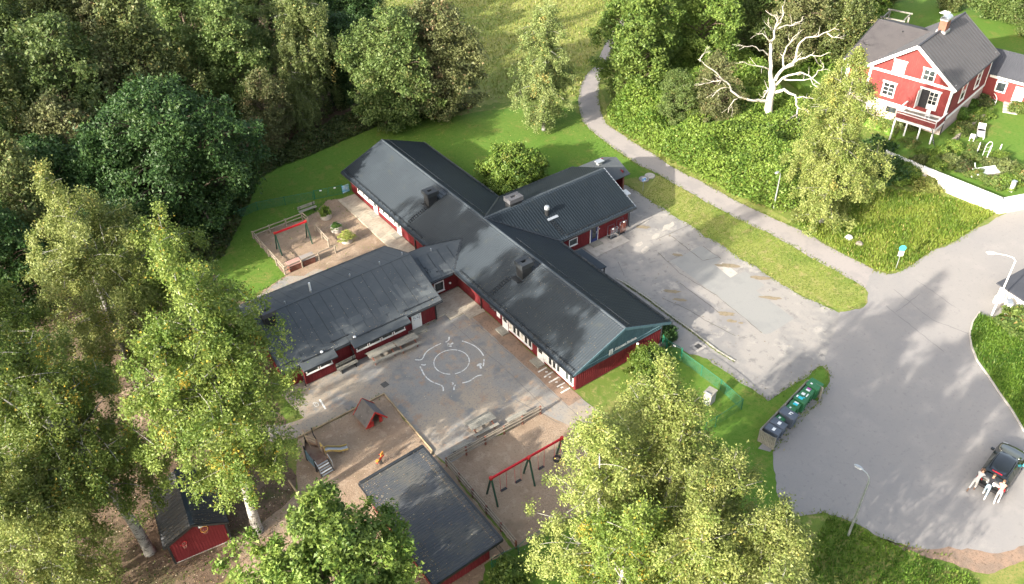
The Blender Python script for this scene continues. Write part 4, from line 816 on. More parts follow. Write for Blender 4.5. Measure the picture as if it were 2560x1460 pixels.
# playhouse
ph=thing('playhouse',(-13.95,6.72,0),'little red playhouse with grey gable roof and open front on the sand','playhouse',rz=math.radians(3))
W2,D2=.62,1.25
b=MB().b2(0,.5,-.02,.03,.05,.62); b.build('front_panel',M_PLAYRED,ph); MB().b2(1.0,1.24,-.02,.03,.05,.62).build('front_panel',M_PLAYRED,ph)
MB().b2(.02,.5,-.04,.2,.62,.65).build('counter',M_GREYWOOD,ph)
for x in (0,1.2): MB().b2(x,x+.04,.03,D2,.05,.7).build('side_panel',M_PLAYRED,ph)
b=MB(); P=[(0,.05),(1.24,.05),(1.24,.75),(.62,1.55),(0,.75)]; b.add([(x,D2,z) for x,z in P]+[(x,D2+.04,z) for x,z in P],[(0,1,2,3,4),(9,8,7,6,5)]+[(i,(i+1)%5,(i+1)%5+5,i+5) for i in range(5)]); b.build('back_panel',M_PLAYRED,ph)
M_PHROOF=material('playhouse_roof',(0.115,0.105,0.10),0.8,[(2,.45,.65,(0.085,0.078,0.076)),(8,.6,.7,(0.22,0.21,0.2))])
for s in (-1,1):
    MB().slab([(W2+s*.88,-.28,.5),(W2,-.28,1.62),(W2,D2+.3,1.62),(W2+s*.88,D2+.3,.5)],.035).build('roof',M_PHROOF,ph)
    for y in (-.3,D2+.31): MB().bar((W2+s*.90,y,.46),(W2,y,1.60),.035,.11).build('barge_board',M_PLAYRED,ph)
for x in (0,1.2): MB().b2(x,x+.05,0,.05,0,.8).build('post',M_LOG,ph)

# play ship with slide
sh=thing('play_ship',(-18.7,4.65,0),'wooden play ship with steps, blue side and a yellow slide on the sand','play equipment',rz=math.radians(4))
MB().b2(.05,.95,.75,2.05,.62,.68).build('platform',M_SHIPWOOD,sh)
b=MB().add([(.05,2.05,.62),(.95,2.05,.62),(.5,2.95,.72),(.05,2.05,.68),(.95,2.05,.68),(.5,2.95,.78)],[(2,1,0),(3,4,5),(0,1,4,3),(1,2,5,4),(2,0,3,5)]); b.build('bow_deck',M_SHIPWOOD,sh)
for i in range(5): MB().box((.5,.08+.15*i,.1+.12*i),(.86,.11,.03)).build('step',M_LABELW if i%2 else M_STEEL,sh)
for x in (.04,.96): MB().bar((x,0,.03),(x,.78,.66),.04,.16).build('stringer',M_BLACKIRON,sh)
b=MB()
for i in range(8): b.box((-.01,.85+i*.17,.72),(.035,.15,.75+.03*i))
b.build('blue_side',M_SHIPBLUE,sh)
for p,q in (((-.01,2.2,.6),(.48,2.98,.8)),((1.01,2.2,.6),(.52,2.98,.8))): MB().bar(p,q,.035,.55).build('bow_plank',M_SHIPWOOD,sh)
for x,y,h in ((0,.75,1.25),(0,2.1,1.5),(1,.75,1.2),(1,2.1,1.55),(.5,2.95,1.5),(1,1.35,1.35)): MB().b2(x-.045,x+.045,y-.045,y+.045,0,h).build('post',M_BLACKIRON if x<.9 else M_SHIPWOOD,sh)
MB().tube([(1,2.1,1.5),(.95,2.3,1.9),(1.0,2.5,2.35)],.045,6).build('mast',M_BLACKIRON,sh); MB().box((1.12,2.5,2.2),(.3,.05,.18)).build('pennant',M_LOG,sh)
for z in (1.15,1.45): MB().tube([(0,2.1,z),(.25,2.6,z+.05),(.5,2.95,z+.02),(.75,2.6,z+.05),(1,2.1,z)],.03,6).build('bow_rail',M_LOG,sh)
MB().tube([(.5,2.1,1.0),(.45,2.5,1.6),(.5,2.9,2.1)],.025,6).build('rope',M_LOG,sh)
for a in (0,1): MB().tube([(a,.1,.35),(a,.1,.9),(a,.6,1.15),(a,.75,1.15)],.02,6).build('handrail',M_STEEL,sh)
b=MB().box((1.12,1.62,.98),(.06,.62,.55)); b.build('slide_panel',M_YELLOW,sh); MB().box((1.12,1.28,.85),(.05,.1,.5)).build('slide_panel',M_YELLOW,sh)
SLD=[(1.15,1.5,.72),(1.45,1.45,.70),(2.25,1.25,.22),(2.75,1.12,.17)]
b=MB()
for a,c in zip(SLD[:-1],SLD[1:]):
    d=Vector((c[0]-a[0],c[1]-a[1],0)).normalized(); n=Vector((-d.y,d.x,0))*.2
    b.slab([tuple(Vector(a)-n),tuple(Vector(c)-n),tuple(Vector(c)+n),tuple(Vector(a)+n)],.02)
b.build('slide_chute',M_STEEL,sh)
for s in (-1,1):
    b=MB()
    for a,c in zip(SLD[:-1],SLD[1:]):
        d=Vector((SLD[-1][0]-SLD[0][0],SLD[-1][1]-SLD[0][1],0)).normalized(); n=Vector((-d.y,d.x,0))*.22*s
        b.bar(tuple(Vector(a)+n+Vector((0,0,.06))),tuple(Vector(c)+n+Vector((0,0,.06))),.04,.16)
    b.build('slide_side',M_YELLOW,sh)
MB().b2(2.3,2.36,1.05,1.35,0,.16).build('slide_foot',M_STEEL,sh)

# spring rider
sp=thing('spring_rider',(-14.79,3.27),'small red and yellow spring rider half hidden by the store shed','play equipment',rz=.5)
b=MB(); b.tube([(.1*math.cos(t),.1*math.sin(t),.03+t*.016) for t in [i*.5 for i in range(50)]],.018,5); b.build('spring',M_BLACKIRON,sp)
b=MB().slab([(-.45,-.06,.62),(.4,-.06,.62),(.4,.06,.62),(-.45,.06,.62)],.1); b.build('rider_body',M_PLAYRED,sp)
MB().box((.25,0,.78),(.3,.08,.34)).build('rider_head',M_ORANGE,sp); MB().box((-.35,0,.72),(.22,.2,.06)).build('rider_seat',M_ORANGE,sp); MB().tube([(.15,-.22,.78),(.15,.22,.78)],.018,6).build('handle',M_PLAYRED,sp)

# swings
def swing(name,label,tops,feet,z,seats,loc):
    s=thing(name,(*loc,0),label,'swing set'); L=lambda p,zz:(p[0]-loc[0],p[1]-loc[1],zz)
    T=[L(t,z) for t in tops]; MB().bar(T[0],T[-1],.10,.16).build('crossbeam',M_SWINGRED,s)
    for t,(f1,f2) in zip(T,feet):
        for f in (f1,f2): MB().bar((t[0],t[1],z+.1),L(f,0),.10,.10).build('leg',M_SWINGGREEN,s)
        MB().box((t[0],t[1],z+.03),(.2,.2,.2)).build('bracket',M_PLAYRED,s)
    d=Vector(T[-1])-Vector(T[0]); L0=d.length; d.normalize()
    for pos,kind in seats:
        c=Vector(T[0])+d*pos; st_=MB()
        if kind=='flat': st_.bar(tuple(c+d*-.24+Vector((0,0,-z+.45))),tuple(c+d*.24+Vector((0,0,-z+.45))),.18,.05)
        else:
            st_.tube([tuple(c+d*(.24*math.cos(t))+Vector((0,0,-z+.42))+d.cross(Vector((0,0,1)))*(.24*math.sin(t))) for t in [2*math.pi*i/14 for i in range(15)]],.09,8,cap=False)
        so=st_.build('swing_seat',M_RUBBER,s)
        for e in (-.24,.24): MB().tube([tuple(c+d*(e*1.15)),tuple(c+d*e+Vector((0,0,-z+.47)))],.012,5).build('chain',M_SWINGRED,so)
    return s
def midp(a,c): return ((a[0]+c[0])/2,(a[1]+c[1])/2)
F1=((-10.31,-3.39),(-10.33,-4.70)); F2=((-7.27,-3.48),(-7.31,-4.82)); F3=((-4.35,-3.51),(-4.51,-4.79))
swing('swing_set','long red beamed swing set on green legs with four swings',[midp(*F1),midp(*F2),midp(*F3)],[F1,F2,F3],2.3,[(.95,'flat'),(2.15,'flat'),(4.1,'flat'),(5.5,'tyre')],midp(*F1))
G1=((-9.95,32.38),(-9.99,31.05)); G2=((-6.82,32.41),(-6.86,31.06))
swing('swing_set','short red swing frame on green legs with its swings taken off',[midp(*G1),midp(*G2)],[G1,G2],2.2,[],midp(*G1))

# rail fences: posts and two rails
def rail_fence(label, runs, post_mat, rails=(.78,.42), gap=1.7, dbl=False, cap=False):
    o=runs[0][0]; f=thing('rail_fence',(*o,0),label,'fence'); done=set()
    for run in runs:
        for a,c in zip(run[:-1],run[1:]):
            L=math.hypot(c[0]-a[0],c[1]-a[1]); n=max(1,round(L/gap)); d=((c[0]-a[0])/L,(c[1]-a[1])/L)
            for i in range(n+1):
                p=(round(a[0]+(c[0]-a[0])*i/n-o[0],2),round(a[1]+(c[1]-a[1])*i/n-o[1],2))
                if p not in done: done.add(p); MB().box((p[0],p[1],.44),(.11,.11,.88),math.atan2(d[1],d[0])).build('post',post_mat,f)
            for z in rails:
                for e in ((-.075,.075) if dbl else (.075,)):
                    for i in range(0,n,2):
                        j=min(n,i+2)
                        p=(a[0]+(c[0]-a[0])*i/n-o[0]-d[1]*e,a[1]+(c[1]-a[1])*i/n-o[1]+d[0]*e,z); q=(a[0]+(c[0]-a[0])*(j-.01)/n-o[0]-d[1]*e,a[1]+(c[1]-a[1])*(j-.01)/n-o[1]+d[0]*e,z)
                        MB().bar(p,q,.045,.10).build('rail',M_RAILWOOD,f)
            if cap:
                p=(a[0]-o[0],a[1]-o[1],.90);q=(c[0]-o[0],c[1]-o[1],.90); MB().bar(p,q,.13,.035).build('top_rail',M_RAILWOOD,f)
    return f
rail_fence('double railed wooden fence with red posts round the long swing set',[[(-2.95,0.22),(-11.18,0.31),(-11.28,-8.06)]],M_POSTRED,(.78,.45),1.75,True)
rail_fence('two railed wooden fence round the small play yard with the short swing frame',[[(-5.81,35.48),(-11.03,35.41),(-10.99,28.03),(-5.74,28.28)],[(-5.81,35.48),(-5.70,34.22)],[(-5.69,32.71),(-5.77,29.62)]],M_RAILWOOD,(.82,.45),2.0)

# tables and benches of grey planks
def planks(parent, name, x0,x1,y0,y1,z,n,t=.04,mat=None):
    wv=(y1-y0)/n; me=MB().box((0,0,0),(x1-x0,wv-.015,t)).mesh(name,mat or M_GREYWOOD)
    for i in range(n): link(name,me,parent,((x0+x1)/2,y0+(i+.5)*wv,z+.003*(i%2)))
def picnic(loc,label,L=2.2,rz=0,seats=True):
    t=thing('picnic_table',loc,label,'table','picnic tables in the yard',rz)
    planks(t,'table_plank',-L/2,L/2,-.38,.38,.74,5)
    if seats:
        for s in (-1,1): planks(t,'seat_plank',-L/2,L/2,s*.68-.13,s*.68+.13,.45,2)
    for x in (-L/2+.3,L/2-.3):
        b=MB()
        for s in (-1,1): b.bar((x,s*.12,.72),(x,s*.62,.02),.045,.10)
        b.bar((x,-.78,.40),(x,.78,.40),.045,.10); b.bar((x,-.36,.69),(x,.36,.69),.045,.08); b.build('trestle',M_POSTRED,t)
    return t
picnic((-9.3,13.0),'picnic table under the wide window bay, left of the pair beside the annex',2.35,math.radians(-1))
picnic((-7.05,12.85),'picnic table nearest the white annex door, half lit by a sun fleck',1.95,math.radians(-1))
tb=picnic((-7.2,1.75),'wide picnic table with pale streaks standing by the swing fence',2.1,math.radians(-2))
def bench(loc,label,L=1.7,rz=0,back=True,group=None):
    b_=thing('bench',loc,label,'bench',group,rz)
    planks(b_,'seat_plank',-L/2,L/2,-.2,.18,.45,2)
    if back:
        for z in (.66,.84): MB().bar((-L/2,.24,z),(L/2,.26,z),.035,.13).build('back_plank',M_GREYWOOD,b_)
    for x in (-L/2+.25,L/2-.25):
        b=MB().b2(x-.03,x+.03,-.2,.2,0,.43)
        if back: b.bar((x,.2,.4),(x,.27,.92),.06,.05)
        b.build('bench_leg',M_BLACKIRON,b_)
    return b_
bench((-9.53,0.93),'bench left of the wide picnic table at the swing fence',1.7,math.radians(-2),False)
bench((-4.71,0.85),'bench right of the wide picnic table at the swing fence',1.7,math.radians(-2),False)
bench((-4.79,36.34),'weathered bench with back on the lawn edge at the small play yard',1.9,math.radians(-1))
bench((-12.15,13.35),'low plank bench against the annex wall between the two window bays',1.75,math.radians(2))
# two storage boxes by the small play yard fence
def sbox(loc,L,label,lidm,rz=0):
    s=thing('storage_box',loc,label,'storage box','lidded boxes at the play yard fence',rz)
    bm_=MB().box((0,0,.33),(L,.62,.66)); 
    for i in range(5): bm_.b2(-L/2,L/2,-.335,-.31,.03+i*.13,.15+i*.13)
    bm_.build('box_body',M_POSTRED,s)
    MB().slab([(-L/2-.05,-.38,.68),(L/2+.05,-.38,.68),(L/2+.05,.36,.82),(-L/2-.05,.36,.82)],.05).build('lid',lidm,s)
sbox((-9.85,28.45),1.2,'lidded storage box with faded pink lid inside the play yard fence',material('pink_lid',(0.34,0.20,0.165),0.8,[(2,.5,.7,(0.28,0.17,0.14))]))
sbox((-8.49,28.49),1.2,'lidded storage box with grey lid inside the play yard fence',material('grey_lid',(0.22,0.195,0.175),0.8,[(2,.5,.7,(0.18,0.16,0.145))]))

M_MANHOLE=material('cast_iron_grate',(0.07,0.066,0.06),0.7,[(5,.5,.7,(0.10,0.092,0.08))])
g=tag(MB().box((0,0,.03),(.52,.52,.03)).build('drain_cover',M_MANHOLE,None,(*(-10.70,10.05),0),.1),'square iron drain cover in the yard tarmac','drain cover')
for (p,lab,r) in (((27.08,20.26),'round pale concrete well cover on the grass beyond the parking sign',.55),((26.15,20.16),'round grey concrete well cover right behind the parking sign',.55)):
    t=thing('well_cover',p,lab,'well cover'); MB().lathe((0,0,0),[(r,0),(r,.12),(r-.06,.16)],22).build('cover_ring',M_CONC if 'pale' in lab else material('grey_conc',(0.24,0.225,0.205),.9,[(3,.5,.7,(.19,.18,.165))]),t); MB().lathe((0,0,.16),[(.3,0),(.3,.02)],18).build('cover_lid',M_CONC,t)
dg=thing('drain_cover',(11.73,-1.64),'square sunken drain grate in its concrete collar near the green gate','drain cover',rz=0)
MB().box((0,0,.035),(1.0,.9,.02)).build('collar',M_CONC,dg); MB().box((.02,0,.05),(.5,.45,.02)).build('grate',M_MANHOLE,dg)


# ================================================================== GREEN MESH FENCES
def mesh_fence(label, pts, h=1.05, posts=None, gap=2.4, dense=.055):
    o=pts[0]; f=thing('mesh_fence',(*o,0),label,'fence')
    for a,c in zip(pts[:-1],pts[1:]):
        L=math.hypot(c[0]-a[0],c[1]-a[1]); n=max(1,round(L/gap)); A=np.array([a[0]-o[0],a[1]-o[1],0]); D=np.array([(c[0]-a[0])/L,(c[1]-a[1])/L,0]); N=np.array([-D[1],D[0],0])
        for i in range(n+1):
            if i==n and c!=pts[-1]: continue
            p=A+D*L*i/n; MB().tube([(p[0],p[1],0),(p[0],p[1],h+.05)],.028,7).build('fence_post',M_FENCEGREEN,f)
        q=A+D*L; MB().tube([(A[0],A[1],h-.02),(q[0],q[1],h-.02)],.018,6).build('top_rail',M_FENCEGREEN,f)
        V=[];F=[];r=.0024
        def quad(p0,p1,sd):
            k=len(V); V.extend([p0-sd*r,p1-sd*r,p1+sd*r,p0+sd*r]); F.append((k,k+1,k+2,k+3))
        Z=np.array([0,0,1.]); nd=int((L+h)/dense)
        for i in range(nd):
            for sg in (1,-1):
                u0=i*dense; s0,z0=(min(u0,L),max(0,u0-L)); s1,z1=(max(0,u0-h),min(h,u0))
                if sg<0: s0,s1=L-s0,L-s1
                p0=A+D*s0+Z*(z0+.03); p1=A+D*s1+Z*(z1-.02)
                if np.linalg.norm(p1-p0)>.05: quad(p0,p1,N*.5+np.cross(N,(p1-p0)/np.linalg.norm(p1-p0)))
        o_=link('wire_mesh',np_mesh('wire_mesh',V,F,M_FENCEGREEN),f); o_['kind']='stuff'
    return f
FT=0
mesh_fence('low green wire fence across the lawn behind the small play yard',[(-11.20,39.52),(-8.68,39.95),(-6.03,39.11),(-3.31,38.23)],1.0)
def gate(label,a,c,h=1.1,leaves=1):
    g=thing('garden_gate',(*a,0),label,'gate'); L=math.hypot(c[0]-a[0],c[1]-a[1]); g.rotation_euler=(0,0,math.atan2(c[1]-a[1],c[0]-a[0]))
    for x in (0,L): MB().tube([(x,0,0),(x,0,h+.1)],.04,8).build('gate_post',M_FENCEGREEN,g)
    w=L/leaves
    for k in range(leaves):
        b=MB()
        for p,q in (((k*w+.06,0,.08),(k*w+w-.06,0,.08)),((k*w+.06,0,h),(k*w+w-.06,0,h)),((k*w+.06,0,.08),(k*w+.06,0,h)),((k*w+w-.06,0,.08),(k*w+w-.06,0,h))): b.bar(p,q,.035,.035,upv=(0,1,0))
        lf=b.build('gate_leaf',M_FENCEGREEN,g); b=MB()
        n=int(w/.05)
        for i in range(1,n): b.bar((k*w+.06+i*(w-.12)/n,0,.1),(k*w+.06+i*(w-.12)/n,0,h-.02),.005,.005,upv=(0,1,0))
        for i in range(1,6): b.bar((k*w+.08,0,.1+i*h/6),(k*w+w-.08,0,.1+i*h/6),.005,.005,upv=(0,1,0))
        m=b.build('wire_mesh',M_FENCEGREEN,lf); m['kind']='stuff'
        MB().box((k*w+w/2,-.03,h-.12),(.22,.02,.12)).build('gate_plate',M_LABELW,lf)
    return g
gate('green double gate in the low wire fence beside the walkway',(-3.17,38.22),(-0.37,37.40),1.05,2)
bn=thing('blue_banner',(-0.03,37.23),'pale blue striped banner hanging on the fence by the walkway','banner',rz=math.radians(1))
MB().box((0,0,.62),(.78,.03,.85)).build('cloth',M_BLUEBANNER,bn)
for x in (-.33,.33): MB().tube([(x,0,1.03),(x,0.02,1.12)],.015,5).build('tie',M_FENCEGREEN,bn)
mesh_fence('short green wire fence from the banner to the building corner',[(-0.37,37.30),(1.01,36.81)],1.05,gap=2)
gate('tall green gate beside the red gable end of the school',(9.19,-0.53),(9.42,-2.01),1.35,1)
mesh_fence('green wire fence linking the school gable to the tall gate',[(9.42,.1),(9.19,-0.53)],1.3)
mesh_fence('green wire fence enclosing the grass corner near the bins',[(9.42,-2.01),(9.46,-4.15),(9.48,-6.13),(9.24,-8.47),(6.45,-8.49),(5.40,-8.47)],1.1)
mesh_fence('low green wire fence closing the swing sand from the lower lawn',[(-13.28,-8.23),(-11.44,-8.53),(-10.56,-8.38),(-7.81,-8.63)],1.0)

# ================================================================== BIN STORE
BA,BB=(7.84,-11.23),(14.54,-10.05)
bs_ang=math.atan2(BB[1]-BA[1],BB[0]-BA[0])
bs=thing('bin_store',(*BA,0),'weathered grey slatted bin shelter open to the road','bin shelter',rz=bs_ang)
BL=math.hypot(BB[0]-BA[0],BB[1]-BA[1]); BD=1.25
sl=MB().box((0,0,.62),(.105,.022,1.2)).mesh('slat',M_GREYWOOD); slb=MB().box((0,0,.62),(.022,.105,1.2)).mesh('slat',M_GREYWOOD)
for i in range(int(BL/.125)): link('slat',sl,bs,(.06+i*.125,0,.012*(i%3)))
for x in (0,BL):
    for i in range(9): link('slat',slb,bs,(x,-.09-i*.13,.012*(i%2)))
for p,q in (((0,-.03,1.1),(BL,-.03,1.1)),((0,-.03,.3),(BL,-.03,.3)),((.03,0,1.1),(.03,-BD,1.1)),((BL-.03,0,1.1),(BL-.03,-BD,1.1)),((.03,0,.3),(.03,-BD,.3)),((BL-.03,0,.3),(BL-.03,-BD,.3))): MB().bar(p,q,.05,.09).build('bin_rail',M_GREYWOOD,bs)
for x in (0.04,BL/2,BL-.04): MB().b2(x-.05,x+.05,-.12,-.03,0,1.22).build('post',M_GREYWOOD,bs)
for x in (0.04,BL-.04): MB().b2(x-.05,x+.05,-BD-.05,-BD+.05,0,1.22).build('post',M_GREYWOOD,bs)
sheet('bin_hardstanding',[(7.32,-11.76),(7.76,-12.47),(14.38,-11.40),(14.10,-10.41)],.03,M_ROAD,.03,31)
def bin_(x,y,L,D,H,mat,label,marks=(),rz=0,tilt=1.0):
    """wheeled bin: tapered body, overhanging lid sloping to the road, wheels, printed labels"""
    mw=Matrix.Translation((*BA,0))@Matrix.Rotation(bs_ang,4,'Z'); p=mw@Vector((x,y,0))
    t=thing('waste_bin',(p.x,p.y,0),label,'bin','bins in the slatted shelter',bs_ang+rz)
    b=MB(); z0,z1=.08,H-.12; k=.86
    b.add([(-L/2*k,-D/2*k,z0),(L/2*k,-D/2*k,z0),(L/2*k,D/2*k,z0),(-L/2*k,D/2*k,z0),(-L/2,-D/2,z1),(L/2,-D/2,z1),(L/2,D/2,z1),(-L/2,D/2,z1)],[(3,2,1,0),(4,5,6,7),(0,1,5,4),(1,2,6,5),(2,3,7,6),(3,0,4,7)])
    for zz in (.35,.6): b.b2(-L/2*.94-.012,L/2*.94+.012,-D/2*.94-.012,D/2*.94+.012,H*zz-.02,H*zz+.02)
    b.build('bin_body',mat,t)
    b=MB(); o=.04
    b.add([(-L/2-o,-D/2-o,z1),(L/2+o,-D/2-o,z1),(L/2+o,D/2+o,z1+.05),(-L/2-o,D/2+o,z1+.05),(-L/2-o*.2,-D/2+.03,z1+.07),(L/2+o*.2,-D/2+.03,z1+.07),(L/2+o*.2,D/2,z1+.13),(-L/2-o*.2,D/2,z1+.13)],[(3,2,1,0),(4,5,6,7),(0,1,5,4),(1,2,6,5),(2,3,7,6),(3,0,4,7)])
    lid=b.build('lid',mat,t)
    MB().tube([(-L/2*.8,D/2+.06,z1+.02),(L/2*.8,D/2+.06,z1+.02)],.02,6).build('handle',mat,t)
    for sx in (-1,1):
        w=MB().tube([(sx*L/2*.7-.03,-D/2*.75,.08),(sx*L/2*.7+.03,-D/2*.75,.08)],.085,10); w.build('wheel',M_RUBBER,t)
        if L>.9: MB().tube([(sx*L/2*.7-.03,D/2*.7,.08),(sx*L/2*.7+.03,D/2*.7,.08)],.085,10).build('wheel',M_RUBBER,t)
    for mx,my,ml,mw_,mm in marks:
        MB().box((mx*L,my*D,z1+.105+my*.06),(ml*L,mw_*D,.012)).build('printed_label',mm,lid)
    return t
bx=.45
def nxt(w): 
    global bx; c=bx+w/2; bx+=w+.06; return c
bin_(nxt(.68),-.62,.62,1.05,1.12,M_BINGREY,'dark grey lidded bin at the near end of the shelter, paper label on top',[(0,-.05,.5,.2,M_LABELW)],.05)
bin_(nxt(.68),-.62,.62,1.05,1.15,M_BINGREY,'dark grey bin second from the near end, square label on its lid',[(0,-.05,.5,.22,M_LABELW)],.02)
bin_(nxt(.45),-.42,.44,.55,1.0,M_BINGREEN,'small green bin squeezed between the grey bins',[(0,.1,.4,.25,M_LABELW)],-.1)
bin_(nxt(.78),-.68,.72,1.15,1.2,M_BINGREY,'biggest dark grey bin, white arrow mark on its lid',[(.05,-.05,.42,.06,M_LABELW),(.22,-.14,.1,.16,M_LABELW),(-.05,-.12,.1,.12,M_LABELW)],-.02)
bin_(nxt(.48),-.5,.46,.62,1.05,M_BINGREEN,'small green bin with faint mark next to the biggest grey bin',[(0,.1,.3,.2,M_LABELW)],.06)
bin_(nxt(.52),-.52,.5,.66,1.1,M_BINGREEN,'green bin with a white and cyan label covering its lid',[(-.12,0,.45,.6,M_LABELC),(.24,0,.3,.6,M_LABELW)],.03)
bin_(nxt(.64),-.6,.6,.85,1.22,M_BINGREEN,'larger green bin with a round cyan patch on a white label',[(0,.05,.42,.42,M_LABELC),(0,.36,.4,.12,M_LABELW),(.34,-.15,.12,.2,M_LABELC)],.0)
bin_(nxt(.56),-.55,.52,.72,1.12,M_BINGREEN,'green bin with a white label strip across its lid front',[(-.1,.12,.5,.35,M_LABELW),(.0,-.28,.7,.12,M_LABELW)],.05)
bin_(nxt(.56),-.55,.52,.72,1.12,M_BINGREEN,'green bin with a white and purple label',[(-.2,.05,.32,.45,M_LABELW),(.16,.05,.34,.45,M_LABELM)],.03)
bin_(nxt(.8),-.62,.85,.95,1.25,M_BINGREEN,'wide green bin at the far end, small white mark on its lid',[(-.2,.2,.16,.16,M_LABELW)],.0)

# ================================================================== LAMPS AND SIGNS
def lamp(loc,label,H,arm,rz,headm=M_STEEL,polem=M_STEEL,head=(.62,.26),box=None):
    l=thing('street_lamp',loc,label,'street lamp',rz=rz)
    MB().tube([(0,0,0),(0,0,1.2),(0,0,H-.5)],[.085,.075,.05],10).build('pole',polem,l)
    ap=[(0,0,H-.5)]+[(arm*(1-math.cos(t)),0,H-.5+.5*math.sin(t)) for t in (.5,1.0,1.57)]; MB().tube(ap,.035,8).build('arm',polem,l)
    hd=MB(); hx=arm
    hd.lathe((0,0,0),[(.02,-.09),(.8,-.03),(1,.02),(.75,.09),(.02,.12)],16); hd.v=[(hx+head[0]*.42+x*head[0]*.5,y*head[1]*.5,H+z*.8) for x,y,z in hd.v]
    h=hd.build('lamp_head',headm,l); MB().box((hx+head[0]*.45,0,H-.06),(head[0]*.6,head[1]*.6,.03)).build('lens',M_LABELW,h)
    MB().box((0.0,-.085,.9),(.10,.02,.4)).build('access_door',polem,l)
    if box: MB().b2(-.28,.28,-.2,-.09,box,box+.75).build('notice_plate',M_WHITE,l)
    return l
lamp((6.36,-20.07),'tall street lamp with a curved steel pole on the verge by the turning area',6.0,.55,math.radians(96))
lamp((33.88,-13.77),'tall white street lamp carrying a white plate at the right edge of the road',6.2,1.6,math.radians(131),M_WHITE,M_WHITE,(.8,.3),box=1.25)
lamp((32.51,8.21),'short path lamp standing in front of the green thicket',4.2,.25,math.radians(170),M_STEEL,M_STEEL,(.55,.3))
t=thing('road_sign',(33.27,-5.09),'roadside sign pole with a round blue disc above a white plate','sign',rz=math.radians(-40))
MB().tube([(0,0,0),(0,0,2.55)],.032,8).build('sign_pole',M_STEEL,t)
b=MB().tube([(0,-.045,2.3),(0,-.02,2.3)],.30,20); b.build('sign_disc',M_CYANSIGNGLINT,t)
MB().box((0,-.035,1.72),(.46,.02,.52)).build('sign_plate',M_LABELW,t); MB().box((0,-.05,1.78),(.30,.01,.22)).build('sign_mark',M_STEEL,t)
t=thing('parking_sign',(24.48,18.55),'small blue wheelchair parking sign on a thin post at the grass edge','sign',rz=math.radians(-20))
MB().tube([(0,0,0),(0,0,1.62)],.024,8).build('sign_pole',M_STEEL,t)
sp_=MB().box((0,-.035,1.42),(.42,.02,.42)).build('sign_plate',M_LABELW,t); MB().box((0,-.048,1.42),(.37,.012,.37)).build('sign_face',M_SIGNBLUE,sp_)
b=MB()
ring=[(.02+.085*math.cos(a),-.058,1.35+.085*math.sin(a)) for a in [math.radians(130+i*20) for i in range(13)]]
b.tube(ring,.013,5); b.tube([(-.03,-.058,1.52),(-.015,-.058,1.40),(.07,-.058,1.40),(.11,-.058,1.30)],.015,5); b.lathe((-.035,-.058,1.545),[(.025,-.02),(.03,0),(.02,.022)],8)
b.build('wheelchair_symbol',M_LABELW,sp_)
t=thing('power_cabinet',(35.10,-14.26),'narrow white roadside cabinet beside the tall white lamp','cabinet',rz=math.radians(35))
MB().box((0,0,.6),(.7,.35,1.2)).build('cabinet_body',M_WHITE,t); MB().box((0,0,1.23),(.76,.42,.06)).build('cabinet_cap',M_STEEL,t); MB().box((0,0,.05),(.76,.42,.1)).build('cabinet_plinth',M_CONC,t); MB().box((.1,-.185,.65),(.05,.02,.15)).build('handle',M_STEEL,t)
ns=thing('white_outbuilding',(35.83,-16.76),'white rendered outbuilding with a dark roof cut by the right picture edge','outbuilding',rz=math.radians(-5))
MB().b2(0,5,0,4,0,1.3).build('wall',M_PLASTER,ns); MB().slab([(-.3,-.25,1.35),(5.3,-.25,1.35),(5.3,4.3,1.7),(-.3,4.3,1.7)],.12).build('roof',M_HDARK,ns); MB().b2(-.03,.0,1.2,2.1,.1,1.2).build('door',M_WHITE,ns)
cb=thing('concrete_chest',(7.91,-6.47),'pale concrete service box with mossy lid under the birches','cabinet',rz=math.radians(12))
MB().box((0,0,.55),(.75,.6,1.1)).build('box_body',M_CONC,cb); MB().box((0,0,1.13),(.86,.72,.08)).build('lid',M_GREYWOOD,cb); MB().box((-.36,.0,.6),(.06,.5,1.3)).build('side_board',M_STEEL,cb)

# ================================================================== ROLL CAGES at the wing
def cage(loc,label,lean,hh,sheetl=True):
    c=thing('roll_cage',loc,label,'trolley',rz=math.radians(-3))
    b=MB()
    for x in (0,.75): b.tube([(x,0,.12),(x,.0,hh)],.02,6); b.tube([(x,.5,.12),(x,.5,hh)],.02,6)
    for z in (.15,hh): b.tube([(0,0,z),(.75,0,z)],.018,6); b.tube([(0,.5,z),(.75,.5,z)],.018,6)
    b.build('frame',M_BINGREY,c)
    for i in range(6): MB().tube([(.08+i*.12-lean,-.02,.35),(.08+i*.12+lean,-.02,hh-.15)],.012,5).build('cage_bar',M_BINGREY if lean else M_POSTRED,c)
    for z in (.45,.7,.95): MB().tube([(0,.25,z),(.75,.25,z)],.012,5).build('cage_bar',M_POSTRED,c)
    MB().box((.375,.25,.16),(.75,.5,.03)).build('shelf',M_BLACKIRON,c)
    for x in (.05,.7):
        for y in (.05,.45): MB().tube([(x-.02,y,.06),(x+.02,y,.06)],.06,8).build('castor',M_RUBBER,c)
    MB().box((.2 if lean else .45,-.03,hh-.1),(.18,.02,.14)).build('note_sheet',M_LABELW,c)
cage((16.05,13.95),'wire roll cage with slanting bars parked at the wing wall',.18,1.35)
cage((17.15,13.95),'taller wire roll cage holding red trays at the wing wall corner',0,1.6)
t=thing('grit_bin',(21.9,18.5),'pale grit bin beside the porch post of the rear wing','bin'); MB().box((0,0,.35),(.8,.6,.7),0,0,1.1).build('bin_body',M_CLTAN if False else M_CONC,t); MB().slab([(-.48,-.38,.75),(.48,-.38,.75),(.48,.38,.9),(-.48,.38,.9)],.06).build('lid',M_LABELW,t)

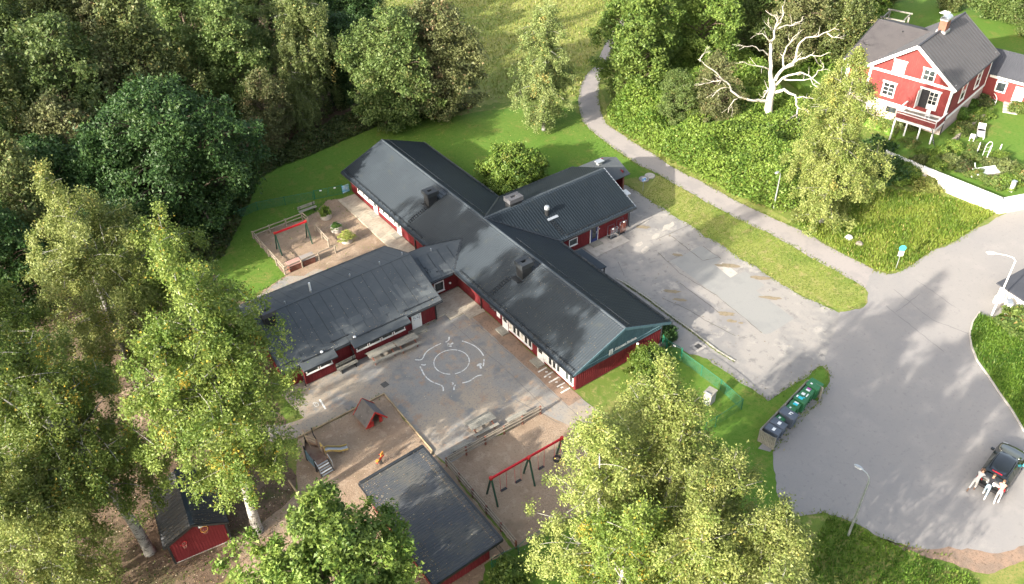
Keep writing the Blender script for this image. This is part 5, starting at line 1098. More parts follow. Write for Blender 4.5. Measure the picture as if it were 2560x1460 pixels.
# stones on the hill grass
def stone(loc,r,seed,label,mat):
    bm=bmesh.new(); bmesh.ops.create_icosphere(bm,subdivisions=2,radius=r); rng=random.Random(seed)
    for v in bm.verts: v.co*=rng.uniform(.8,1.12); v.co.z*=.62; v.co.z+=r*.3
    me=bpy.data.meshes.new('boulder'); bm.to_mesh(me); bm.free(); me.materials.append(mat)
    return tag(link('boulder',me,None,(loc[0],loc[1],0)),label,'stone')
stone((33.86,0.39),.42,1,'whitish boulder on the grass above the footpath',material('white_stone',(0.6,0.56,0.5),.85,[(4,.5,.7,(.5,.46,.4))])); stone((33.80,-0.80),.38,2,'brownish flat stone on the grass nearer the footpath',M_STONE)

# planters
def planter(loc,label,r,seed):
    p=thing('planter',loc,label,'planter','round concrete planters in the small play yard')
    MB().lathe((0,0,0),[(r*.92,0),(r,.08),(r,.62),(r*.86,.62),(r*.84,.5),(.02,.5)],26).build('pot',M_CONC,p); MB().lathe((0,0,.5),[(r*.82,0),(r*.7,.03),(.02,.05)],18).build('soil',M_SOIL,p)
    return p
PLANTERS=[planter((-3.77,34.34),'round planter full of tall leafy green, farthest from the annex',.58,1),planter((-3.97,31.63),'round planter with low white flowering plants, middle one',.55,2),planter((-4.02,29.34),'sunlit round planter with yellowish sprawling plant, nearest the annex',.55,3)]


# ================================================================== RED HOUSE AND ITS TERRACE
T=1.0
M_STONEW=material('pale_foundation',(0.38,0.31,0.27),.9,[(1.5,.5,.66,(0.30,0.25,0.22)),(6,.5,.7,(.34,.28,.25))])
WALLC=(48.83,-5.77); WALL0=(48.29,2.42,1.62)[:2]; PICK0=(48.17,6.78,1.30)[:2]
WALL1=(WALLC[0]+16*.93,WALLC[1]-16*.36)
tp=[PICK0,WALL0,WALLC,WALL1,(95,-14),(110,30),(75,45),(58,30),(54.0,20),(54.2,9)]
terr=MB().prism(tp,-.2,T-.0).build('garden_terrace',M_LAWN); terr['kind']='structure'
house=thing('red_house',(56.75,5.9,T),'big red gabled house with white trim, balcony and grey roof above the terraced garden','house',rz=math.radians(10.4))
HD,HWD,EZ,RZ=11.7,9.15,5.85,9.15; FZ=1.8
def hb(name,b,mat): return b.build(name,mat,house)
# foundation, walls with horizontal boards below and vertical above
hb('foundation',MB().b2(0,HD,0,HWD+2.2,-1.0,FZ),M_STONEW)
b=MB(); b.b2(0,HD,0,HWD,FZ,EZ)
for i in range(22): b.b2(-.018,0,.0,HWD,2.1+i*.14,2.21+i*.14); b.b2(0,HD,-.018,0,2.1+i*.165,2.24+i*.165)
hb('wall',b,M_REDHOUSE)
b=MB(); P=[(0,EZ),(HWD,EZ),(HWD/2,RZ-.12)]
b.add([(0,y,z) for y,z in P]+[(HD,y,z) for y,z in P],[(0,1,2),(5,4,3),(0,3,4,1),(1,4,5,2),(2,5,3,0)])
for i in range(48):
    y=.12+i*.205; zt=EZ+(RZ-.2-EZ)*(1-abs(2*y/HWD-1))
    if zt-EZ>.1: b.b2(-.025,0,y-.035,y+.035,5.46,zt)
hb('gable_wall',b,M_REDHOUSE)
for a in ((-.05,-.005,-.03,HWD+2.3,FZ-.1,FZ+.25),(-.06,-.01,-.05,HWD+2.0,5.18,5.46)): hb('trim_board',MB().b2(*a),M_WHITE)
hb('trim_board',MB().b2(-.02,HD,-.07,-.02,FZ-.1,FZ+.22),M_WHITE)
for y in (-.03,HWD-.2): hb('corner_board',MB().b2(-.055,-.012,y,y+.24,FZ+.25,5.18),M_WHITE)
hb('corner_board',MB().b2(HD-.2,HD,-.06,-.012,FZ+.22,EZ),M_WHITE); hb('corner_board',MB().b2(-.05,.2,-.075,-.025,FZ+.22,EZ),M_WHITE)
OH=.42
def hroof(y0,z0,y1,z1,x0,x1,rib,mat,name='roof_slope',amp=.05,flat=True):
    """standing seam slope: plate plus ribs"""
    o=MB().slab([(x0,y0,z0),(x1,y0,z0),(x1,y1,z1),(x0,y1,z1)],.12).build(name,mat,house)
    n=int((x1-x0)/rib); me=MB().bar((0,y0,z0+amp*.5),(0,y1,z1+amp*.5),.035,amp).mesh('roof_seam',M_HDARK)
    for i in range(n+1): link('roof_seam',me,o,(x0+.02+i*(x1-x0-.04)/n,0,0))
    return o
sl=(RZ-EZ)/(HWD/2)
hroof(-OH,EZ-OH*sl,HWD/2,RZ,-.65,HD+.4,.62,M_HROOF); hroof(HWD+OH,EZ-OH*sl,HWD/2,RZ+.003,-.65,HD+.4,.62,M_HROOF)
hb('ridge_cap',MB().bar((-.65,HWD/2,RZ+.05),(HD+.4,HWD/2,RZ+.05),.2,.06),M_HDARK)
for s in (0,1):
    y=-OH if s==0 else HWD+OH
    hb('barge_board',MB().bar((-.67,y,EZ-OH*sl-.1),(-.67,HWD/2,RZ-.1),.05,.34),M_WHITE)
hb('gutter',MB().bar((-.6,-OH-.05,EZ-OH*sl-.05),(HD+.3,-OH-.05,EZ-OH*sl-.05),.13,.1),M_BLACKIRON)
hb('downpipe',MB().tube([(-.1,-OH,EZ-.5),(-.12,-.12,EZ-.9),(-.12,-.12,.1)],.05,7),M_BLACKIRON)
# side wing to the left under one long slope
LW0,LW1=HWD,HWD+2.5
hb('wing_wall',MB().b2(.0,HD,LW0,LW1,FZ,EZ),M_REDHOUSE)
hb('corner_board',MB().b2(-.05,.0,LW1-.2,LW1+.02,FZ,EZ),M_WHITE)
b=MB(); k=46
o=np.array([-.55,LW0-3.6,EZ-.15]);u=np.array([0,3.6+LW1-LW0+.5,0]);v=np.array([7.6,0,2.3]); nx=k*4+1; s=np.linspace(0,1,nx); prof=.04*np.tile([0,.8,1,.8],k+1)[:nx]
yS=(LW0-.2,LW0-3.3); V=np.array([[-.55+7.6*t,yS[t]+(LW1+.5-yS[t])*ss_,EZ-.15+2.3*t+p] for t in (0,1) for ss_,p in zip(s,prof)]); idx=np.arange(2*nx).reshape(2,nx)
link('wing_roof',np_mesh('wing_roof',V,np.stack([idx[0,:-1],idx[0,1:],idx[1,1:],idx[1,:-1]],-1),M_HTILE),house)
hb('wing_roof_deck',MB().slab([(-.55,LW0-.3,EZ-.17),(7.05,LW0-.3,EZ+2.13),(7.05,LW1+.5,EZ+2.13),(-.55,LW1+.5,EZ-.17)],.12),M_HDARK)
hb('wing_roof_back',MB().slab([(7.05,LW0-2,EZ+2.18),(HD+.3,LW0-2,EZ+.6),(HD+.3,LW1+.5,EZ+.6),(7.05,LW1+.5,EZ+2.18)],.12),M_HTILE)
hb('roof_edge',MB().bar((-.55,LW1+.52,EZ-.17),(7.05,LW1+.52,EZ+2.15),.05,.2),M_HDARK); hb('gutter',MB().bar((-.6,LW0-.5,EZ-.22),(-.6,LW1+.5,EZ-.22),.12,.1),M_WHITE)
hb('downpipe',MB().tube([(-.12,LW1+.1,EZ-.2),(-.12,LW1+.1,.1)],.05,7),M_WHITE)
sk=hb('skylight',MB().slab([(4.3,LW0+.1,7.03),(5.3,LW0+.1,7.33),(5.3,LW0+.75,7.33),(4.3,LW0+.75,7.03)],.1),M_HDARK); MB().slab([(4.4,LW0+.17,7.075),(5.2,LW0+.17,7.315),(5.2,LW0+.68,7.315),(4.4,LW0+.68,7.075)],.02).build('pane',M_GLASS,sk)
for x,y in ((6.3,LW1-.6),(5.9,LW0-.4)): hb('roof_vent',MB().cyl((x,y,7.5),.09,.3,8),M_BLACKIRON)
# chimney with zinc cowl
ch=hb('chimney',MB().box((5.6,HWD/2-.1,RZ+.2),(1.1,.75,1.8)),M_BRICK)
b=MB(); R_=.58
pts=[(R_*math.cos(a),R_*.55*math.sin(a)) for a in [math.pi*i/10 for i in range(11)]]
for (y0,z0),(y1,z1) in zip(pts[:-1],pts[1:]): b.slab([(5.0,HWD/2-.1+y0*.8,RZ+1.2+z0*1.2),(6.3,HWD/2-.1+y0*.8,RZ+1.2+z0*1.2),(6.3,HWD/2-.1+y1*.8,RZ+1.2+z1*1.2),(5.0,HWD/2-.1+y1*.8,RZ+1.2+z1*1.2)],.02)
b.build('cowl',M_ZINC,ch); MB().box((5.6,HWD/2-.1,RZ+1.15),(1.2,.85,.14)).build('chimney_cap',M_ZINC,ch); MB().box((5.6,HWD/2-.1,RZ-.15),(1.3,1.05,.3)).build('flashing',M_ZINC,ch)
# windows: casing with head board, panes in a grid
def hwin(face,a0,a1,z0,z1,cols,rows,blind=False):
    def bx(u0,u1,w0,w1,d0,d1,bb):
        if face=='f': bb.b2(-d1,-d0,u0,u1,w0,w1)
        else: bb.b2(u0,u1,-d1,-d0,w0,w1)
    b=MB(); bx(a0-.13,a1+.13,z0-.13,z0,.02,.09,b); bx(a0-.13,a0,z0,z1,.02,.09,b); bx(a1,a1+.13,z0,z1,.02,.09,b); bx(a0-.2,a1+.2,z1,z1+.18,.02,.11,b); bx(a0-.25,a1+.25,z1+.18,z1+.24,.02,.16,b); bx(a0-.16,a1+.16,z0-.2,z0-.13,.02,.13,b)
    o=hb('window',b,M_WHITE)
    f=MB(); 
    for i in range(1,cols): x=a0+(a1-a0)*i/cols; bx(x-.03,x+.03,z0,z1,.045,.075,f)
    for j in range(1,rows): z=z0+(z1-z0)*j/rows; bx(a0,a1,z-.025,z+.025,.045,.072,f)
    if f.v: f.build('glazing_bar',M_WHITE,o)
    for i in range(cols):
        for j in range(rows):
            p=MB(); bx(a0+(a1-a0)*i/cols+.035,a0+(a1-a0)*(i+1)/cols-.035,z0+(z1-z0)*j/rows+.03,z0+(z1-z0)*(j+1)/rows-.03,.03,.042,p); p.build('pane',M_WHITE if blind else M_GLASS,o)
    return o
hwin('f',5.55,6.65,5.62,6.75,1,1,True)
hwin('f',2.3,3.4,5.6,6.7,2,2)
hwin('f',6.0,7.2,2.75,4.1,2,3)
# balcony door: open leaf and glazed leaf
b=MB(); b.b2(-.09,-.02,1.1,1.22,2.5,4.6); b.b2(-.09,-.02,3.1,3.22,2.5,4.6); b.b2(-.12,-.02,1.0,3.32,4.6,4.78); dr=hb('balcony_door',b,M_WHITE)
MB().b2(-.05,-.02,2.2,3.1,2.5,4.6).build('doorway',M_RUBBER,dr); MB().b2(-.85,-.08,3.14,3.2,2.55,4.55).build('open_leaf',M_WHITE,dr)
b=MB().b2(-.08,-.05,1.22,2.2,2.5,4.6); lf=b.build('door_leaf',M_WHITE,dr)
for i in range(2):
    for j in range(3): MB().b2(-.095,-.08,1.32+i*.45,1.7+i*.45,3.15+j*.46,3.55+j*.46).build('pane',M_GLASS,lf)
for x in (3.2,7.6): hwin('r',x,x+1.2,2.9,4.7,1,2)
hb('gable_lamp',MB().box((-.1,HWD/2-.3,RZ-.75),(.14,.14,.16)),M_LABELW)
# balcony on four posts
BX0,BX1,BY0,BY1,BZ=-2.7,-.06,-.1,4.2,1.85
hb('balcony_floor',MB().b2(BX0,BX1,BY0,BY1,BZ-.22,BZ),M_GREYWOOD)
hb('balcony_beam',MB().b2(BX0-.04,BX0+.06,BY0,BY1,BZ-.32,BZ-.05),M_WHITE); hb('balcony_beam',MB().b2(BX0,BX1,BY0-.06,BY0,BZ-.32,BZ-.05),M_WHITE)
bd=MB().box((0,0,0),(.03,.11,.72)).mesh('balcony_board',M_REDHOUSE); n=32
for i in range(n): link('balcony_board',bd,house,(BX0-.06,BY0+.08+i*(BY1-BY0-.16)/(n-1),BZ+.38))
bd2=MB().box((0,0,0),(.11,.03,.72)).mesh('balcony_board',M_REDHOUSE)
for i in range(16): link('balcony_board',bd2,house,(BX0+.08+i*.14,BY0-.05,BZ+.38))
for p,q in (((BX0-.04,BY0,BZ+.9),(BX0-.04,BY1,BZ+.9)),((BX0,BY0-.04,BZ+.9),(BX1,BY0-.04,BZ+.9)),((BX0,BY1,BZ+.9),(BX1,BY1,BZ+.9)),((BX0-.04,BY0,BZ+.62),(BX0-.04,BY1,BZ+.62))): hb('handrail',MB().bar(p,q,.16,.06),M_WHITE)
for y in (BY0+.05,1.35,2.8,BY1-.05): hb('balcony_post',MB().b2(BX0-.02,BX0+.12,y-.07,y+.07,-1.0,BZ-.2),M_WHITE)
for y in (BY0+.05,BY1-.05): hb('rail_post',MB().b2(BX0-.02,BX0+.1,y-.06,y+.06,BZ,BZ+.95),M_WHITE)
hb('cellar_window',MB().b2(-.06,-.01,5.2,6.3,.9,1.5),M_GLASS); hb('cellar_door',MB().b2(-.06,-.01,2.9,3.8,.1,1.9),M_WHITE)
# single storey rear wing
RW=[(HD,-8.5),(HD+6.5,-8.5),(HD+6.5,6),(HD,6)]
hb('rear_wing_wall',MB().b2(HD+.4,HD+6.2,-9.5,6,.3,3.35),M_REDHOUSE); hb('trim_board',MB().b2(HD+.33,HD+.39,-9.5,-.2,2.75,3.05),M_WHITE)
for x0,z0,x1,z1 in ((HD-.1,3.2,HD+3.3,5.0),(HD+6.8,3.2,HD+3.3,5.0)):
    k=70; o=np.array([x0,-10.2,z0]);u=np.array([0,17.5,0]);v=np.array([x1-x0,0,z1-z0]); nx=k*4+1; s=np.linspace(0,1,nx); prof=.04*np.tile([0,.8,1,.8],k+1)[:nx]
    V=np.array([o+t*v+q*u+np.array([0,0,p]) for t in (0,1) for q,p in zip(s,prof)]); idx=np.arange(2*nx).reshape(2,nx)
    link('rear_wing_roof',np_mesh('rear_wing_roof',V,np.stack([idx[0,:-1],idx[0,1:],idx[1,1:],idx[1,:-1]],-1),M_HDARK),house)
wd_=hb('window',MB().b2(HD+.30,HD+.39,-2.3,-1.1,1.3,2.6),M_WHITE); MB().b2(HD+.28,HD+.3,-2.15,-1.25,1.45,2.45).build('pane',M_GLASS,wd_)
hb('door',MB().b2(HD+.30,HD+.39,-4.3,-3.2,.3,2.5),M_WHITE)
an=thing('tv_antenna',(0,0,0),'small white rooftop aerial standing behind the house chimney','antenna'); an.location=(64.5,13.2,T+8.2)
b=MB().tube([(0,0,0),(0,0,1.6)],.03,6); b.build('mast',M_STEEL,an)
for i in range(5): MB().tube([(-.5+.25*i,-.4,1.55),(-.5+.25*i,.4,1.55)],.02,5).build('aerial_rod',M_LABELW,an)
MB().tube([(-.6,0,1.55),(.7,0,1.55)],.025,5).build('boom',M_LABELW,an)
pg=thing('pergola',(71.0,21.5,T),'grey post and beam frame standing in the scrub behind the house','pergola',rz=.3)
for x,y in ((0,0),(3.2,0),(0,2.5),(3.2,2.5)): MB().b2(x-.1,x+.1,y-.1,y+.1,0,4.6).build('post',M_GREYWOOD,pg)
for p,q in (((-.3,0,4.6),(3.5,0,4.6)),((-.3,2.5,4.6),(3.5,2.5,4.6)),((0,-.3,4.75),(0,2.8,4.75)),((3.2,-.3,4.75),(3.2,2.8,4.75))): MB().bar(p,q,.14,.16).build('beam',M_GREYWOOD,pg)

# balcony and lawn furniture
def local(x,y,z=0):
    a=house.rotation_euler.z; return (house.location.x+x*math.cos(a)-y*math.sin(a), house.location.y+x*math.sin(a)+y*math.cos(a), T+z)
ch_=thing('balcony_chair',local(-1.0,1.5,BZ),'white chair on the balcony of the red house','chair',rz=.6)
MB().box((0,0,.44),(.45,.45,.04)).build('seat',M_WHITE,ch_); MB().box((.21,0,.72),(.04,.45,.5)).build('backrest',M_WHITE,ch_)
for x in (-.2,.2):
    for y in (-.2,.2): MB().b2(x-.02,x+.02,y-.02,y+.02,0,.42).build('leg',M_WHITE,ch_)
LG=(60.90,3.50,1.20)
lg=thing('sun_lounger',(LG[0]-.6,LG[1]-.3,T),'white slatted sun lounger on the garden lawn','sun lounger',rz=math.radians(28))
for s in (-.33,.33): MB().bar((-1.1,s,.32),(1.1,s,.32),.05,.07).build('side_rail',M_WHITE,lg)
slt=MB().box((0,0,.36),(.16,.66,.03)).mesh('lounger_slat',M_WHITE)
for i in range(8): link('lounger_slat',slt,lg,(-1.0+i*.19,0,0))
lg.scale=(1.15,1.15,1.0); MB().slab([(.5,-.33,.4),(1.15,-.33,.78),(1.15,.33,.78),(.5,.33,.4)],.04).build('backrest',M_WHITE,lg); MB().slab([(.2,-.3,.42),(.5,-.3,.43),(.5,.3,.43),(.2,.3,.42)],.05).build('cushion',M_CLDARK,lg)
for x in (-.9,.8):
    for y in (-.3,.3): MB().b2(x-.03,x+.03,y-.03,y+.03,0,.3).build('leg',M_WHITE,lg)
gc=thing('garden_chair',(*(58.36,3.06,1.20)[:2],T),'white garden chair at the foot of the sun lounger','chair',rz=math.radians(20))
MB().box((0,0,.42),(.5,.5,.05)).build('seat',M_WHITE,gc); MB().slab([(-.22,-.25,.45),(-.32,-.25,.95),(-.32,.25,.95),(-.22,.25,.45)],.04).build('backrest',M_WHITE,gc)
for y in (-.25,.25): MB().bar((-.25,y,.64),(.25,y,.64),.05,.04).build('armrest',M_WHITE,gc)
for x in (-.2,.2):
    for y in (-.2,.2): MB().b2(x-.025,x+.025,y-.025,y+.025,0,.4).build('leg',M_WHITE,gc)
def arch(p,w_,h,label,rz):
    a=thing('plant_arch',(*p[:2],T),label,'plant support','bent white plant hoops in the garden bed',rz)
    MB().tube([(-w_/2,0,0),(-w_/2,0,h*.65)]+[(-w_/2*math.cos(t),0,h*.65+h*.35*math.sin(t)) for t in [math.pi*i/10 for i in range(1,10)]]+[(w_/2,0,h*.65),(w_/2,0,0)],.028,6).build('hoop',M_WHITE,a)
    for z in (.3,.6): MB().tube([(-w_/2,0,h*z),(w_/2,0,h*z)],.012,5).build('tie_rod',M_WHITE,a)
for p,w_,h,r,lab in (((55.78,0.99,1.00),.55,1.5,.3,'narrow white plant hoop nearest the lounger'),((56.56,0.37,1.00),.7,1.6,-.5,'white plant hoop in the middle of the bed, rearmost'),((55.65,-0.20,1.00),.95,1.7,.4,'wide white plant hoop in front of the others'),((57.37,-0.48,1.00),.55,1.4,.2,'narrow white plant hoop farthest right in the bed'),((68.72,6.70,1.00),1.6,1.0,.9,'long low white plant hoop on the bank beside the stone steps')): arch(p,w_,h,lab,r)
stp=thing('garden_steps',(*(67.50,3.89,1.00)[:2],T),'pale stone garden steps climbing from the lawn','steps',rz=math.radians(28))
for i in range(5): MB().b2(i*.62,i*.62+.58,-.75,.75,0,.12+.1*i).build('stair_tread',M_CONC,stp)
gw=thing('garden_wall',(*(55.90,4.00,1.00)[:2],T),'low mossy dry stone wall along the flower bank','garden wall')
gA=(55.90,4.00,1.00)[:2]; gB=(66.72,5.54,1.00)[:2]; L=math.hypot(gB[0]-gA[0],gB[1]-gA[1]); an_=math.atan2(gB[1]-gA[1],gB[0]-gA[0]); rng=random.Random(4)
stm=[MB().box((0,0,0),(.42,.35,.22),0,0,.85).mesh('wall_stone',M_STONE),MB().box((0,0,0),(.36,.3,.25),.1,0,.8).mesh('wall_stone',M_STONE)]
for r in range(2):
    for i in range(int(L/.44)): t=(i+.5*r)*.44; link('wall_stone',stm[(i+r)%2],gw,(t*math.cos(an_),t*math.sin(an_),.12+r*.21),an_+rng.uniform(-.15,.15))
cf=thing('cold_frame',(*(52.84,-1.71,1.00)[:2],T),'white glazed cold frame panels lying in the garden bed','cold frame',rz=math.radians(-25))
MB().slab([(-1.3,-.5,.35),(1.3,-.5,.35),(1.3,.5,.6),(-1.3,.5,.6)],.05).build('glazed_lid',M_LABELW,cf)
for x in (-1.9,-1.4): MB().bar((x,-.5,.25),(x+1.2,1.6,.5),.09,.05).build('batten',M_WHITE,cf)
MB().b2(-1.3,1.3,-.5,.5,0,.33).build('frame_box',M_GREYWOOD,cf)
# white retaining wall, capped, then pickets
rw=thing('retaining_wall',(*WALL0,0),'whitewashed retaining wall along the garden edge above the wild grass','retaining wall')
for (a,c) in ((WALL0,WALLC),(WALLC,WALL1)):
    A=(a[0]-WALL0[0],a[1]-WALL0[1]); B=(c[0]-WALL0[0],c[1]-WALL0[1])
    MB().bar((*A,.75),(*B,.75),.32,1.5).build('wall',M_PLASTER,rw); MB().bar((*A,1.56),(*B,1.56),.5,.12).build('coping',M_WHITE,rw)
L=math.hypot(WALL0[0]-PICK0[0],WALL0[1]-PICK0[1]); ang=math.atan2(WALL0[1]-PICK0[1],WALL0[0]-PICK0[0])
pf=thing('picket_fence',(*PICK0,0),'white picket fence running on from the whitewashed wall','fence',rz=ang)
pk=MB().b2(-.045,.045,-.012,.012,.8,1.75).mesh('picket',M_WHITE)
for i in range(int(L/.165)): link('picket',pk,pf,(.08+i*.165,0,0))
for z in (1.05,1.5): MB().b2(0,L,.015,.06,z,z+.08).build('rail',M_WHITE,pf)
for i in range(4): MB().b2(i*L/3-.06,i*L/3+.06,.06,.18,0,1.7).build('post',M_WHITE,pf)
mp=thing('gate_pillar',(*(51.83,-5.03,1.00)[:2],T),'white pillar standing on the garden wall corner','post'); MB().box((0,0,.55),(.35,.3,1.1)).build('pillar',M_WHITE,mp); MB().box((0,0,1.13),(.45,.4,.07)).build('pillar_cap',M_STEEL,mp)
cl=thing('step_ladder',local(-2.6,-.5),'narrow black ladder leaning under the balcony corner','ladder',rz=.8)
for s in (-.2,.2): MB().bar((s,0,0),(s,.7,1.9),.04,.05).build('stile',M_BLACKIRON,cl)
for i in range(6): MB().bar((-.2,.1+i*.11,.27+i*.3),(.2,.1+i*.11,.27+i*.3),.08,.03).build('rung',M_STEEL,cl)

# ================================================================== CAR AND THE THREE PEOPLE PUSHING IT
CARC=(18.75,-23.1); CAR_A=math.radians(9)
car=thing('car',CARC,'black compact car parked on the turning area with people at its tailgate','car',rz=CAR_A); car.scale=(1.06,1.06,1.0)
ST=[(-2.16,.66,.66,.56,.74),(-2.08,.80,.82,.70,.95),(-1.86,.875,.92,.67,1.17),(-1.45,.89,.95,.615,1.40),(-.7,.90,.96,.62,1.475),(.1,.90,.96,.60,1.46),(.55,.90,.95,.60,1.37),(1.2,.89,.93,.70,1.0),(1.65,.865,.86,.68,.93),(2.0,.80,.74,.60,.83),(2.13,.66,.62,.48,.70)]
def csec(x,hw,belt,rw_,rf):
    h=[(hw*.93,.24),(hw,.42),(hw,.68),(hw*.97,belt if belt<rf else rf-.03),(rw_,rf-.05),(rw_*.72,rf),(0,rf+.025)]
    return [(x,-y,z) for y,z in h]+[(x,y,z) for y,z in reversed(h[:-1])]
b=MB(); secs=[csec(*s) for s in ST]; k=len(secs[0])
for s in secs: b.v+=s
for i in range(len(secs)-1):
    for j in range(k-1): b.f.append((i*k+j,i*k+j+1,(i+1)*k+j+1,(i+1)*k+j)); b.m.append(0)
b.f.append(tuple(range(k))); b.f.append(tuple((len(secs)-1)*k+j for j in range(k))); b.m+= [0,0]
for i in range(len(secs)-1): b.f.append((i*k,(i+1)*k,(i+1)*k+k-1,i*k+k-1)); b.m.append(0)
body=b.build('body',M_CARPAINT,car,smooth=True)
def cpt(i,j,f=0): return Vector(secs[i][j])
def panel(name,quad,mat,off=.012,shrink=.06,parent=car):
    q=[Vector(p) for p in quad]; c=sum(q,Vector())/4; n=(q[1]-q[0]).cross(q[3]-q[0]).normalized()
    if n.dot(c-Vector((c.x*.7,0,.6)))<0: n=-n
    return MB().slab([tuple(p+(c-p)*shrink+n*off) for p in q],.008).build(name,mat,parent)
M_CARGLASS=material('car_glass',(0.012,0.018,0.014),0.05,[(2,.5,.7,(0.015,0.022,0.017))],None,0,1.0)
panel('rear_window',[cpt(2,4),cpt(3,4),cpt(3,8),cpt(2,8)],M_CARGLASS,.02,.05)
panel('windscreen',[cpt(6,4),cpt(7,4),cpt(7,8),cpt(6,8)],M_CARGLASS,.03,.05)
for j,m in ((3,4),(9,8)):
    for a,c in ((3,4),(4,5),(5,6)): panel('side_window',[cpt(a,j),cpt(c,j),cpt(c,m),cpt(a,m)],M_CARGLASS,.012,.1)
panel('roof_panel',[cpt(3,5),cpt(6,5),cpt(6,7),cpt(3,7)],M_CARROOF,.035,.04)
for y in (-.58,.58): MB().bar((-1.35,y,1.50),(.4,y,1.49),.04,.03).build('roof_rail',M_BLACKIRON,car)
for s in (-1,1):
    MB().box((-2.03,s*.62,.80),(.14,.30,.16),s*-.35).build('tail_light',M_REDLIGHT,car); MB().box((-1.95,s*.80,.80),(.3,.08,.17),s*-.12).build('tail_light',M_REDLIGHT,car)
    MB().box((1.98,s*.58,.68),(.18,.3,.14),s*.4).build('headlight',M_LABELW,car)
    mr_=MB().box((.72,s*1.0,.98),(.16,.2,.13)).build('wing_mirror',M_CARPAINT if s>0 else M_CYANSIGNGLINT,car)  # right mirror is painted cyan to stand for its bright reflection
MB().box((-1.52,0,1.43),(.08,.6,.03)).build('brake_light',M_REDLIGHT,car); MB().bar((-1.62,-.55,1.41),(-1.62,.55,1.41),.22,.03).build('roof_spoiler',M_CARPAINT,car)
MB().box((-2.155,0,.84),(.02,.5,.11)).build('number_plate',M_LABELW,car); MB().box((-2.11,0,.95),(.02,.08,.06)).build('badge',M_STEEL,car)
MB().box((-2.17,0,.45),(.14,1.4,.22)).build('rear_bumper',M_RUBBER,car); MB().box((2.12,0,.42),(.12,1.2,.22)).build('front_bumper',M_RUBBER,car)
for x in (-1.3,1.32):
    for s in (-1,1):
        w_=MB().tube([(x,s*.72,.32),(x,s*.91,.32)],.32,18).build('wheel',M_RUBBER,car); MB().tube([(x,s*.905,.32),(x,s*.918,.32)],.2,14).build('rim',M_STEEL,w_)

